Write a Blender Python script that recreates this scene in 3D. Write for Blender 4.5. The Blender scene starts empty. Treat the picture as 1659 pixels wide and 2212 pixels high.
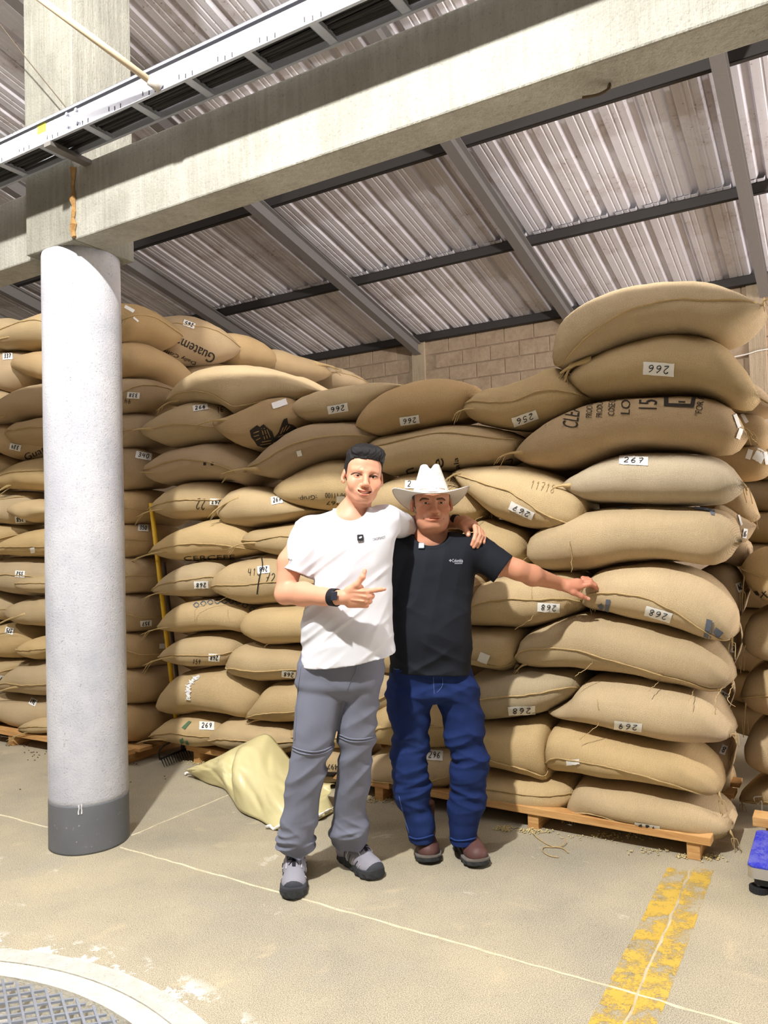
import bpy, bmesh, math, random
import numpy as np
from mathutils import Vector, Matrix
from mathutils.bvhtree import BVHTree
random.seed(7); np.random.seed(7)
SC = bpy.context.scene; COL = SC.collection
# ---------------- camera (26 mm phone lens, chest height, pitched up 2 deg, rolled 1.6 deg)
FPX, PITCH, ROLL, AZ, H = 1660.0, 0.0341349, -0.0280702, 1.03441501, 1.42
cp, sp = math.cos(PITCH), math.sin(PITCH)
RM = np.array([[1, 0, 0], [0, sp, -cp], [0, cp, sp]])
cr, sr = math.cos(ROLL), math.sin(ROLL)
RM = np.array([[cr, -sr, 0], [sr, cr, 0], [0, 0, 1]]) @ RM
CAMP = np.array([0, 0, H])
U = np.array([-math.sin(AZ), math.cos(AZ), 0.0]); V = np.array([math.cos(AZ), math.sin(AZ), 0.0]); Z = np.array([0, 0, 1.0])
cd = bpy.data.cameras.new('camera'); cam = bpy.data.objects.new('camera', cd); COL.objects.link(cam)
cd.sensor_fit = 'VERTICAL'; cd.sensor_height = 36.0; cd.lens = FPX / 2212 * 36.0; cd.clip_start = 0.05
M4 = Matrix.Identity(4)
for i in range(3):
    M4[i][0] = RM[0][i]; M4[i][1] = -RM[1][i]; M4[i][2] = -RM[2][i]; M4[i][3] = CAMP[i]
cam.matrix_world = M4; SC.camera = cam
# ---------------- light: open-sided hall, soft daylight from outside, two high-bay lamps under the roof, an added roof fill
w = bpy.data.worlds.new('world'); SC.world = w; w.use_nodes = True
bg = w.node_tree.nodes['Background']; bg.inputs[0].default_value = (1.0, 0.88, 0.77, 1); bg.inputs[1].default_value = 0.19
def lamp(name, loc, power, r, col):
    l = bpy.data.lights.new(name, 'POINT'); l.energy = power; l.shadow_soft_size = r; l.color = col
    o = bpy.data.objects.new(name, l); o.location = loc; COL.objects.link(o)
lamp('high_bay_lamp', (-1.12, 0.55, 4.95), 1430, 0.07, (1, 0.985, 0.95))
lamp('high_bay_lamp.001', (-4.9, 3.1, 4.75), 230, 0.12, (1, 0.95, 0.88))
ad = bpy.data.lights.new('roof_fill_light', 'AREA'); ad.shape = 'RECTANGLE'; ad.size = 2.4; ad.size_y = 2.6; ad.energy = 520; ad.color = (1, 0.93, 0.90)
ao = bpy.data.objects.new('roof_fill_light', ad); COL.objects.link(ao); ao.location = U * -4.4 + V * 7.2 + Z * 1.9   # unseen fill light added at the far right to brighten the roof
ao.rotation_euler = Vector(U * 1.0 + V * .05 + Z * .30).to_track_quat('-Z', 'Z').to_euler()
vs = SC.view_settings; vs.view_transform = 'Standard'; vs.look = 'None'; vs.gamma = 1; vs.exposure = 0.0
try: vs.use_curve_mapping = False
except Exception: pass
SC.cycles.max_bounces = 6; SC.cycles.diffuse_bounces = 3

# ---------------- pixel helpers: where a point of the photograph lies on a known plane of the place
def ray(x, y): return RM.T @ np.array([(x - 829.5) / FPX, (y - 1106) / FPX, 1.0])
def onv(x, y, v): d = ray(x, y); return CAMP + d * (v / (d @ V))
def onu(x, y, u): d = ray(x, y); return CAMP + d * (u / (d @ U))
def onz(x, y, z): d = ray(x, y); return CAMP + d * ((z - H) / d[2])
def ony(x, y, Y): d = ray(x, y); return CAMP + d * (Y / d[1])
def uv(a, b, z): return U * a + V * b + Z * z
# ---------------- object helpers
def tag(o, label=None, cat=None, group=None, kind=None):
    if label: o['label'] = label
    if cat: o['category'] = cat
    if group: o['group'] = group
    if kind: o['kind'] = kind
    return o
def empty(name, loc=(0, 0, 0), parent=None):
    o = bpy.data.objects.new(name, None); COL.objects.link(o)
    o.matrix_world = Matrix.Translation(Vector(loc))
    if parent: adopt(o, parent)
    return o
def wmat(o):
    m = o.matrix_basis.copy()
    if o.parent: m = wmat(o.parent) @ o.matrix_parent_inverse @ m
    return m
def adopt(o, parent):
    o.parent = parent; o.matrix_parent_inverse = wmat(parent).inverted()
def mk(name, verts, faces, mat, parent=None, smooth=False, uvs=None):
    us_ = sorted({i for f in faces for i in f})
    if len(us_) < len(verts):
        rm = {a: b for b, a in enumerate(us_)}; verts = [verts[i] for i in us_]; faces = [[rm[i] for i in f] for f in faces]
        if uvs is not None: uvs = np.asarray(uvs)[us_]
    me = bpy.data.meshes.new(name)
    me.from_pydata([tuple(map(float, p)) for p in verts], [], [tuple(int(i) for i in f) for f in faces])
    if smooth: me.shade_smooth()
    if uvs is not None:
        l = me.uv_layers.new(name='UVMap'); vi = np.zeros(len(me.loops), dtype=np.int32); me.loops.foreach_get('vertex_index', vi)
        l.data.foreach_set('uv', np.asarray(uvs, dtype=np.float32)[vi].ravel())
    for m in (mat if isinstance(mat, (list, tuple)) else [mat]): me.materials.append(m)
    o = bpy.data.objects.new(name, me); COL.objects.link(o)
    if parent: adopt(o, parent)
    return o
class MB:
    def __init__(s): s.v = []; s.f = []
    def add(s, v, f):
        b = len(s.v); s.v += [np.asarray(p, float) for p in v]; s.f += [tuple(i + b for i in q) for q in f]; return s
    def hexa(s, c8): return s.add(c8, [(0, 3, 2, 1), (4, 5, 6, 7), (0, 1, 5, 4), (1, 2, 6, 5), (2, 3, 7, 6), (3, 0, 4, 7)])
    def box(s, o, a, b, c):   # corner o and three edge vectors
        o, a, b, c = map(np.asarray, (o, a, b, c))
        return s.hexa([o, o + a, o + a + b, o + b, o + c, o + a + c, o + a + b + c, o + b + c])
    def ubox(s, u0, u1, v0, v1, z0, z1): return s.box(uv(u0, v0, z0), U * (u1 - u0), V * (v1 - v0), Z * (z1 - z0))
    def prism(s, poly, d):   # planar polygon (3D) swept by d
        n = len(poly); d = np.asarray(d, float)
        return s.add(list(poly) + [np.asarray(p) + d for p in poly], [tuple(range(n))[::-1], tuple(range(n, 2 * n))] + [(i, (i + 1) % n, n + (i + 1) % n, n + i) for i in range(n)])
    def tube(s, pts, r, n=8, cap=True, flat=None):
        pts = [np.asarray(p, float) for p in pts]; rs = r if hasattr(r, '__len__') else [r] * len(pts)
        rings = []; up = None
        for i, p in enumerate(pts):
            t = pts[min(i + 1, len(pts) - 1)] - pts[max(i - 1, 0)]; t = t / (np.linalg.norm(t) + 1e-12)
            if up is None: up = np.array([0, 0, 1.0]) if abs(t[2]) < .9 else np.array([1.0, 0, 0])
            a = np.cross(t, up); a /= np.linalg.norm(a) + 1e-12; b = np.cross(a, t); up = b
            k = flat or 1
            rings.append([p + rs[i] * (math.cos(x) * a + k * math.sin(x) * b) for x in np.linspace(0, 2 * math.pi, n, endpoint=False)])
        v = [q for g in rings for q in g]; f = []
        for i in range(len(pts) - 1):
            for j in range(n): f.append((i * n + j, i * n + (j + 1) % n, (i + 1) * n + (j + 1) % n, (i + 1) * n + j))
        if cap: f += [tuple(range(n))[::-1], tuple((len(pts) - 1) * n + j for j in range(n))]
        return s.add(v, f)
    def build(s, name, mat, parent=None, smooth=False, bevel=0, uvs=None):
        o = mk(name, s.v, s.f, mat, parent, smooth, uvs)
        if bevel: bev(o, bevel)
        return o
def bev(o, w, seg=2):
    bm = bmesh.new(); bm.from_mesh(o.data)
    es = [e for e in bm.edges if len(e.link_faces) == 2 and e.calc_face_angle(0) > 0.5]
    bmesh.ops.bevel(bm, geom=es, offset=w, segments=seg, profile=.5, affect='EDGES', clamp_overlap=True)
    bm.to_mesh(o.data); bm.free(); return o
def spline(P, n):
    P = [np.asarray(p, float) for p in P]
    if len(P) == 2: P = [P[0], (P[0] + P[1]) / 2, P[1]]
    Q = [2 * P[0] - P[1]] + P + [2 * P[-1] - P[-2]]; out = []
    for i in range(1, len(Q) - 2):
        for t in np.linspace(0, 1, 14, endpoint=False):
            a, b, c, d = Q[i - 1:i + 3]
            out.append(.5 * (2 * b + (c - a) * t + (2 * a - 5 * b + 4 * c - d) * t * t + (3 * b - a - 3 * c + d) * t ** 3))
    out.append(P[-1]); out = np.array(out)
    s = np.r_[0, np.cumsum(np.linalg.norm(np.diff(out, axis=0), axis=1))]
    q = np.asarray(n) * s[-1] if hasattr(n, '__len__') else np.linspace(0, s[-1], n)
    return np.stack([np.interp(q, s, out[:, k]) for k in range(out.shape[1])], 1)
def copy_child(c, parent):
    d = c.copy(); COL.objects.link(d); d.parent = parent; d.matrix_parent_inverse = c.matrix_parent_inverse.copy(); return d
# value noise (numpy)
def hsh(i, j, k, s):
    h = (i * 374761393 + j * 668265263 + k * 2147483647 + s * 974711) & 0xffffffff
    h = ((h ^ (h >> 13)) * 1274126177) & 0xffffffff
    return ((h ^ (h >> 16)) & 0xffff) / 65535.0
def vnoise(X, Y, W, s=0):
    i, j, k = (np.floor(q).astype(np.int64) for q in (X, Y, W)); fx, fy, fz = X - i, Y - j, W - k
    fx, fy, fz = (q * q * (3 - 2 * q) for q in (fx, fy, fz)); r = 0
    for a in (0, 1):
        for b in (0, 1):
            for c in (0, 1):
                r = r + hsh(i + a, j + b, k + c, s) * (fx if a else 1 - fx) * (fy if b else 1 - fy) * (fz if c else 1 - fz)
    return r * 2 - 1
# ---------------- materials
def lin(c): return tuple(((x / 255) / 12.92 if x / 255 <= .04045 else ((x / 255 + .055) / 1.055) ** 2.4) for x in c) + (1,)
class NT:
    def __init__(s, name):
        s.m = bpy.data.materials.new(name); s.m.use_nodes = True; s.t = s.m.node_tree; s.b = s.t.nodes['Principled BSDF']
    def n(s, typ, **k):
        q = s.t.nodes.new('ShaderNode' + typ)
        for a, b in k.items():
            if a.startswith('i_'):
                key = a[2:]; key = int(key) if key.isdigit() else key.replace('_', ' ')
                if hasattr(b, 'is_output') or isinstance(b, bpy.types.NodeSocket): s.t.links.new(b, q.inputs[key])
                else: q.inputs[key].default_value = b
            else: setattr(q, a, b)
        return q
    def link(s, a, b): s.t.links.new(a, b)
    def coord(s, kind='Object'): return s.n('TexCoord').outputs[kind]
    def pos(s): return s.n('NewGeometry').outputs['Position']
    def noise(s, vec, scale, detail=4, rough=.6, dist=0):
        q = s.n('TexNoise', i_Scale=scale, i_Detail=detail, i_Roughness=rough, i_Distortion=dist)
        if vec is not None: s.link(vec, q.inputs['Vector'])
        return q.outputs['Fac']
    def ramp(s, fac, stops, interp='LINEAR'):
        q = s.n('ValToRGB'); s.link(fac, q.inputs[0]); e = q.color_ramp; e.interpolation = interp
        while len(e.elements) < len(stops): e.elements.new(.5)
        for el, (p, c) in zip(e.elements, stops): el.position = p; el.color = c if len(c) == 4 else tuple(c) + (1,)
        return q.outputs[0]
    def mix(s, fac, a, b, mode='MIX'):
        q = s.n('MixRGB', blend_type=mode)
        for i, x in enumerate((fac, a, b)):
            if isinstance(x, bpy.types.NodeSocket): s.link(x, q.inputs[i])
            else: q.inputs[i].default_value = x
        return q.outputs[0]
    def math(s, op, a, b=0.0):
        q = s.n('Math', operation=op)
        for i, x in enumerate((a, b)):
            if isinstance(x, bpy.types.NodeSocket): s.link(x, q.inputs[i])
            else: q.inputs[i].default_value = x
        return q.outputs[0]
    def mapping(s, vec, scale=(1, 1, 1), rot=(0, 0, 0), loc=(0, 0, 0)):
        q = s.n('Mapping'); s.link(vec, q.inputs[0]); q.inputs['Scale'].default_value = scale; q.inputs['Rotation'].default_value = rot; q.inputs['Location'].default_value = loc
        return q.outputs[0]
    def bump(s, h, strength=.3, dist=.01, normal=None):
        q = s.n('Bump', i_Strength=strength, i_Distance=dist); s.link(h, q.inputs['Height'])
        if normal is not None: s.link(normal, q.inputs['Normal'])
        return q.outputs[0]
    def out(s, col=None, rough=.8, normal=None, metal=0, spec=.3):
        b = s.b
        if col is not None:
            if isinstance(col, bpy.types.NodeSocket): s.link(col, b.inputs['Base Color'])
            else: b.inputs['Base Color'].default_value = col
        if isinstance(rough, bpy.types.NodeSocket): s.link(rough, b.inputs['Roughness'])
        else: b.inputs['Roughness'].default_value = rough
        if normal is not None: s.link(normal, b.inputs['Normal'])
        b.inputs['Metallic'].default_value = metal; b.inputs['Specular IOR Level'].default_value = spec
        return s.m
def plain(name, c, rough=.7, metal=0, spec=.3, var=.08, bump=0, scale=60):
    t = NT(name); n = t.noise(t.pos(), scale, 3)
    col = t.mix(n, tuple(x * (1 - var) for x in c[:3]) + (1,), tuple(min(1, x * (1 + var)) for x in c[:3]) + (1,))
    return t.out(col, rough, t.bump(n, bump, .004) if bump else None, metal, spec)

def burlap(name, base):
    t = NT(name); uvc = t.coord('UV'); oi = t.n('ObjectInfo').outputs['Random']
    wa = t.n('TexWave', wave_type='BANDS', bands_direction='X', i_Scale=70.0, i_Distortion=2.5, i_Detail=1.5); t.link(uvc, wa.inputs[0])
    wb = t.n('TexWave', wave_type='BANDS', bands_direction='Y', i_Scale=70.0, i_Distortion=2.5, i_Detail=1.5); t.link(uvc, wb.inputs[0])
    weave = t.math('MULTIPLY', wa.outputs['Fac'], wb.outputs['Fac'])
    big = t.noise(t.pos(), 5, 3); sl = t.noise(t.mapping(uvc, (6, 160, 1)), 1.0, 3); s2 = t.noise(t.mapping(uvc, (160, 6, 1)), 1.0, 3)
    fine = t.noise(t.mapping(uvc, (320, 320, 1)), 1.0, 2)
    d = lambda k: tuple(x * k for x in base[:3]) + (1,)
    c = t.mix(big, d(.84), d(1.12))
    c = t.mix(t.math('MULTIPLY', t.math('ADD', sl, s2), .5), t.mix(.30, c, (.16, .10, .04, 1)), c)
    c = t.mix(t.ramp(fine, [(.3, (0, 0, 0)), (.62, (1, 1, 1))]), t.mix(.40, c, (.10, .06, .025, 1)), t.mix(.16, c, (1, .9, .7, 1)))
    hs = t.n('HueSaturation'); t.link(c, hs.inputs['Color'])
    t.link(t.math('ADD', t.math('MULTIPLY', oi, .20), .90), hs.inputs['Value'])
    t.link(t.math('ADD', t.math('MULTIPLY', t.math('FRACT', t.math('MULTIPLY', oi, 7.3)), .20), .84), hs.inputs['Saturation'])
    hgt = t.math('ADD', t.math('MULTIPLY', weave, .6), t.math('MULTIPLY', fine, .6))
    return t.out(hs.outputs[0], .92, t.bump(hgt, .75, .004), 0, .12)
BURLAP = burlap('burlap_jute', lin((219, 187, 131)))
BURLAP2 = burlap('burlap_brown', lin((208, 172, 118)))
BURLAP3 = burlap('burlap_grey', lin((202, 182, 146)))
ROPE = plain('jute_rope', lin((188, 162, 116)), .95, bump=.6, scale=260, var=.3)
PAPER = plain('paper', lin((236, 234, 228)), .6, var=.04, scale=40)
INK = plain('black_ink', lin((38, 36, 40)), .6, var=.1)
PRINT = plain('black_sack_print', lin((52, 46, 40)), .9, var=.35, scale=300)
PRINTB = plain('blue_grey_print', lin((98, 104, 116)), .9, var=.3, scale=300)
PRINTG = plain('green_sack_print', lin((84, 112, 84)), .9, var=.3, scale=300)
def concrete(name, c1, c2, vstreak=False, scale=3, rough=.85, b=.5):
    t = NT(name); p = t.pos(); a = t.noise(p, scale, 5, .65); g = t.noise(p, 90, 3)
    st = t.noise(t.mapping(p, (38, 38, 2.2)), 1.0, 4, .7) if vstreak else t.noise(p, 18, 4)
    f = t.math('ADD', t.math('MULTIPLY', a, .6), t.math('MULTIPLY', st, .4))
    c = t.mix(t.ramp(f, [(.33, (0, 0, 0)), (.67, (1, 1, 1))]), c1, c2)
    c = t.mix(t.math('MULTIPLY', t.ramp(g, [(.3, (1, 1, 1)), (.42, (0, 0, 0))]), .35), c, tuple(x * .45 for x in c1[:3]) + (1,))
    h = t.math('ADD', t.math('MULTIPLY', st, 1.0), t.math('MULTIPLY', g, .5))
    return t.out(c, rough, t.bump(h, b, .012), 0, .25)
CONC = concrete('beam_concrete', lin((142, 139, 128)), lin((180, 178, 168)), True)
CONC2 = concrete('column_concrete', lin((122, 120, 110)), lin((158, 156, 144)), True)
BLOCKM = concrete('concrete_block', lin((150, 128, 106)), lin((178, 156, 132)), False, 6)
MORTAR = concrete('mortar', lin((140, 120, 100)), lin((170, 150, 126)), False, 8)
# ================= STRUCTURE =================
BZ, BT = 2.845, 3.19          # beam bottom and top
PITC = np.array([-1.637, 1.353]); PR0, PR1 = 1.291, 1.442
# --- floor: one slab around the round pit
def floor_mat():
    t = NT('floor_concrete'); p = t.pos()
    a = t.noise(p, 1.1, 6, .62); b2 = t.noise(p, 3.7, 5, .65, .6); g = t.noise(p, 300, 2, .6); g2 = t.noise(p, 60, 3, .7)
    c = t.ramp(a, [(.32, lin((108, 101, 84))), (.5, lin((144, 132, 104))), (.68, lin((170, 154, 118)))])
    c = t.mix(t.math('MULTIPLY', t.ramp(b2, [(.56, (0, 0, 0)), (.72, (1, 1, 1))]), .55), c, lin((128, 124, 112)))
    c = t.mix(t.math('MULTIPLY', t.ramp(t.noise(p, 2.3, 4, .6, 1.2), [(.60, (0, 0, 0)), (.70, (1, 1, 1))]), .5), c, lin((196, 172, 130)))
    c = t.mix(t.math('MULTIPLY', t.ramp(t.noise(t.mapping(p, (1, 1, 1), loc=(3, 7, 0)), 2.6, 6, .7, .8), [(.63, (0, 0, 0)), (.70, (1, 1, 1))]), .55), c, lin((226, 222, 208)))
    c = t.mix(t.ramp(g, [(.36, (0, 0, 0)), (.62, (1, 1, 1))]), t.mix(.34, c, (.14, .11, .06, 1)), t.mix(.36, c, (1, .95, .8, 1)))
    c = t.mix(t.math('MULTIPLY', t.ramp(g2, [(.30, (1, 1, 1)), (.40, (0, 0, 0))]), .35), c, lin((110, 100, 82)))
    # worn white cement spots near the pit rim (a ring-shaped mask with broken edges)
    d = t.n('VectorMath', operation='DISTANCE'); t.link(p, d.inputs[0]); d.inputs[1].default_value = (PITC[0], PITC[1], 0)
    rim = t.ramp(t.math('MULTIPLY', d.outputs['Value'], .5), [(.715, (0, 0, 0)), (.722, (1, 1, 1)), (.74, (1, 1, 1)), (.785, (0, 0, 0))])
    sp_ = t.math('MULTIPLY', rim, t.ramp(t.noise(p, 7, 5, .75), [(.52, (0, 0, 0)), (.58, (1, 1, 1))]))
    c = t.mix(sp_, c, lin((236, 236, 232)))
    h = t.math('ADD', t.math('MULTIPLY', g, .5), t.math('MULTIPLY', b2, .6))
    return t.out(c, .78, t.bump(h, .13, .004), 0, .25)
FLOORM = floor_mat()
N = 96; v = []; f = []
ang = np.linspace(0, 2 * math.pi, N, endpoint=False)
for r in (PR1, 2.2): v += [(PITC[0] + r * math.cos(x), PITC[1] + r * math.sin(x), 0) for x in ang]
sq = []
for x in ang:
    m = max(abs(math.cos(x)), abs(math.sin(x))); sq.append((PITC[0] + 18 * math.cos(x) / m, PITC[1] + 18 * math.sin(x) / m, 0))
v += sq
for k in (0, 1):
    for i in range(N): j = (i + 1) % N; f.append((k * N + i, k * N + N + i, k * N + N + j, k * N + j))
floor = tag(mk('floor', v, f, FLOORM), kind='structure')
# joints of the slab: thin ridges of pale filler
JOINT = concrete('joint_filler', lin((190, 178, 146)), lin((226, 216, 188)), False, 14)
def strip(pts, w, z0=0.0005, z1=0.004, name='joint', mat=None, parent=None, jit=.004):
    m = MB(); P = np.array(pts, float); n = max(6, int(np.linalg.norm(P[-1] - P[0]) / .05)); Q = np.stack([np.linspace(P[0][k], P[-1][k], n) for k in (0, 1)], 1)
    t = (P[-1] - P[0])[:2]; t /= np.linalg.norm(t); nn = np.array([-t[1], t[0]]); L = []; R = []
    for q in Q:
        ww = w * random.uniform(.6, 1.3); o = nn * random.uniform(-jit, jit)
        L.append([*(q + nn * ww / 2 + o), z0]); R.append([*(q - nn * ww / 2 + o), z0])
    C = [[(a[0] + b[0]) / 2, (a[1] + b[1]) / 2, z1] for a, b in zip(L, R)]
    m.add(L + C + R, [(k * n + i, (k + 1) * n + i, (k + 1) * n + i + 1, k * n + i + 1) for k in (0, 1) for i in range(n - 1)])
    return m.build(name, mat or JOINT, parent)
strip([uv(2.98, 2.50, 0), uv(-1.2, 2.40, 0)], .012, parent=floor)
strip([uv(5.5, 2.52, 0), uv(3.36, 2.50, 0)], .012, parent=floor)
strip([uv(3.05, 2.62, 0), uv(3.02, 3.5, 0)], .008, parent=floor)
strip([uv(.60, 3.46, 0), uv(.595, .9, 0)], .010, z1=.0065, parent=floor)
# yellow double line, worn through to the concrete
def paint_mat():
    t = NT('worn_yellow_paint'); p = t.pos(); a = t.noise(p, 9, 6, .72); b2 = t.noise(p, 150, 3); g = t.noise(p, 3, 3)
    c = t.mix(g, lin((202, 164, 62)), lin((220, 188, 90)))
    c = t.mix(t.math('MULTIPLY', t.ramp(t.noise(p, 14, 4, .7), [(.58, (0, 0, 0)), (.68, (1, 1, 1))]), .7), c, lin((120, 112, 96)))
    m = t.math('ADD', t.math('MULTIPLY', a, .75), t.math('MULTIPLY', b2, .25))
    al = t.ramp(m, [(.43, (0, 0, 0)), (.53, (.9, .9, .9))])
    t.out(c, .7); t.link(al, t.b.inputs['Alpha']); return t.m
YEL = paint_mat()
def ragged(u0, u1, v0, v1, z):
    n = 60; vs_ = np.linspace(v0, v1, n); a = [uv(u0 + random.uniform(-.002, .002), x, z) for x in vs_]; b = [uv(u1 + random.uniform(-.002, .002), x, z) for x in vs_]
    return MB().add(a + b, [(i, i + 1, n + i + 1, n + i) for i in range(n - 1)])
m = ragged(.515, .60, .9, 3.47, .0012); m2 = ragged(.60, .69, .9, 3.42, .0012); m.add(m2.v, m2.f)
tag(m.build('floor_line', YEL), 'worn yellow painted line running across the floor to the pallet', 'floor marking')
# --- round pit rim, walls, floor and grating
def ring(r0, r1, z, n=128): 
    A = np.linspace(0, 2 * math.pi, n, endpoint=False)
    vv = [(PITC[0] + r * math.cos(x), PITC[1] + r * math.sin(x), z) for r in (r0, r1) for x in A]
    return vv, [(i, n + i, n + (i + 1) % n, (i + 1) % n) for i in range(n)]
RIM1 = concrete('pit_rim_grey', lin((182, 180, 170)), lin((206, 204, 196)), False, 9)
RIM2 = concrete('pit_rim_cream', lin((206, 198, 178)), lin((232, 226, 208)), False, 12)
pit = tag(empty('floor_pit', (PITC[0], PITC[1], 0)), kind='structure')
def lathe(name, prof, mat, parent, n=128):
    A = np.linspace(0, 2 * math.pi, n, endpoint=False); k = len(prof)
    vv = [(PITC[0] + r * math.cos(x), PITC[1] + r * math.sin(x), z) for r, z in prof for x in A]
    return mk(name, vv, [(j * n + i, j * n + (i + 1) % n, (j + 1) * n + (i + 1) % n, (j + 1) * n + i) for j in range(k - 1) for i in range(n)], mat, parent, False)
lathe('rim_band', [(PR1 + .004, .0), (PR1, .006), (1.366, .007), (1.366, 0)], RIM1, pit)
lathe('rim_inner_band', [(1.366, .001), (1.364, .004), (PR0 + .002, .003), (PR0, -.30)], RIM2, pit)
PITF = concrete('pit_bottom', lin((70, 68, 66)), lin((214, 210, 200)), False, 16)
A = np.linspace(0, 2 * math.pi, 64, endpoint=False)
mk('pit_bottom', [(PITC[0] + PR0 * math.cos(x), PITC[1] + PR0 * math.sin(x), -.12) for x in A], [tuple(range(64))], PITF, pit)
GALV = plain('grating_steel', lin((176, 182, 194)), .38, .55, .5, .1)
m = MB(); g1 = (onz(60, 2190, 0) - onz(39, 2090, 0))[:2]; g1 /= np.linalg.norm(g1); g2 = (onz(113, 2142, 0) - onz(60, 2150, 0))[:2]; g2 /= np.linalg.norm(g2)
CELL = .040
def clipdisc(p, d, R):
    q = p - PITC; b = q @ d; c = q @ q - R * R; D = b * b - c
    if D <= 0: return None
    s = math.sqrt(D); return -b - s, -b + s
for fam, (d, o) in enumerate(((g1, g2), (g2, g1))):
    for k in range(-36, 37):
        p = PITC + o * k * CELL; r = clipdisc(p, d, PR0 - .01)
        if not r: continue
        t0, t1 = r; ys = [(p + d * t)[1] for t in (t0, t1)]
        if max(ys) < PITC[1] + .25: continue
        a3 = np.r_[p + d * t0, -.006]; b3 = np.r_[p + d * t1, -.006]; n3 = np.r_[-d[1], d[0], 0]
        wv = n3 * .0075; m.box(a3 - wv / 2 - Z * (.004 if fam else .0), b3 - a3, wv, Z * .007)
gr = tag(m.build('floor_grating', GALV), 'square-mesh steel grating over the round pit', 'grating')
BRK = concrete('rubble', lin((96, 92, 88)), lin((228, 224, 214)), False, 20)
for k in range(26):
    x = PITC[0] + random.uniform(-.1, 1.0); y = PITC[1] + random.uniform(.55, 1.15)
    if (x - PITC[0]) ** 2 + (y - PITC[1]) ** 2 > 1.15 ** 2: continue
    s = random.uniform(.025, .07); b_ = MB().box((x, y, -.12), (s, s * .3, 0), (-s * .25, s * .8, 0), (0, s * .1, s * .55)).build('rubble_chunk', BRK, pit, bevel=.004)
# --- round column: white plastered shaft, grey painted foot
CC = np.array([-1.467, 3.767]); CR = .184
def white_mat():
    t = NT('white_plaster'); p = t.pos(); a = t.noise(p, 3, 5, .6); g = t.noise(p, 120, 3, .7); st = t.noise(t.mapping(p, (26, 26, 1.4)), 1.0, 5, .7)
    c = t.mix(t.ramp(a, [(.35, (0, 0, 0)), (.65, (1, 1, 1))]), lin((186, 187, 196)), lin((212, 212, 216)))
    m_ = t.math('MULTIPLY', t.ramp(g, [(.32, (1, 1, 1)), (.44, (0, 0, 0))]), t.ramp(st, [(.42, (.15, .15, .15)), (.62, (.9, .9, .9))]))
    c = t.mix(m_, c, lin((138, 136, 134)))
    c = t.mix(t.math('MULTIPLY', t.ramp(st, [(.60, (0, 0, 0)), (.75, (1, 1, 1))]), .3), c, lin((176, 176, 178)))
    return t.out(c, .8, t.bump(g, .5, .006), 0, .3)
WHITE = white_mat()
def greyfoot():
    t = NT('grey_base_paint'); p = t.pos(); g = t.noise(p, 42, 5, .75)
    c = t.mix(t.ramp(g, [(.66, (0, 0, 0)), (.70, (1, 1, 1))]), t.mix(t.noise(p, 5, 3), lin((98, 101, 106)), lin((118, 120, 124))), lin((196, 196, 196)))
    return t.out(c, .6, t.bump(g, .2, .003))
GREYF = greyfoot()
col = tag(empty('column', (CC[0], CC[1], 0)), kind='structure')
def cyl(name, r, z0, z1, mat, parent, n=64, rows=24, wob=.002, cap=True):
    vv = []; zs = np.linspace(z0, z1, rows)
    for z in zs:
        for x in np.linspace(0, 2 * math.pi, n, endpoint=False):
            rr = r + wob * float(vnoise(np.array(math.cos(x) * 2 + 5), np.array(math.sin(x) * 2), np.array(z * 3)))
            vv.append((CC[0] + rr * math.cos(x), CC[1] + rr * math.sin(x), z))
    ff = [(j * n + i, j * n + (i + 1) % n, (j + 1) * n + (i + 1) % n, (j + 1) * n + i) for j in range(rows - 1) for i in range(n)]
    ff += [tuple(range(n))[::-1], tuple((rows - 1) * n + i for i in range(n))]
    return mk(name, vv, ff, mat, parent, True)
cyl('column_foot', CR, 0, .225, GREYF, col)
cyl('column_shaft', CR - .001, .2, BZ, WHITE, col, rows=60)
DRIP = plain('white_drip', lin((232, 232, 234)), .6)
for px, l in ((162, 20), (169, 21)):
    P = [onv(px + random.uniform(-1, 1) * (k > 0), 1750 + l * k / 5, 2.488 - .195) for k in range(6)]
    P = [np.r_[CC + (p[:2] - CC) / np.linalg.norm(p[:2] - CC) * (CR + .0005), p[2]] for p in P]
    MB().tube(P, [.003, .003, .0025, .0025, .003, .0035], 5).build('paint_drip', DRIP, col)
# square upper column on the same axis
cu, cv = CC @ U[:2], CC @ V[:2]; S = .178
MB().ubox(cu - S, cu + S, cv - S, cv + S, BZ, 6.2).build('upper_shaft', CONC2, col, bevel=.006)
# rust-coloured crack where beam and column meet
CRACK = concrete('crack_foam', lin((128, 92, 52)), lin((186, 148, 96)), False, 30)
P = [uv(cu - S - .006, cv - S - .004, z) for z in np.linspace(BZ + .01, BT - .01, 12)]
P = [p + U * random.uniform(-.006, .006) for p in P]
MB().tube(P, [.012 * random.uniform(.6, 1.5) for _ in P], 6).build('crack_filler', CRACK, col)
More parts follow.
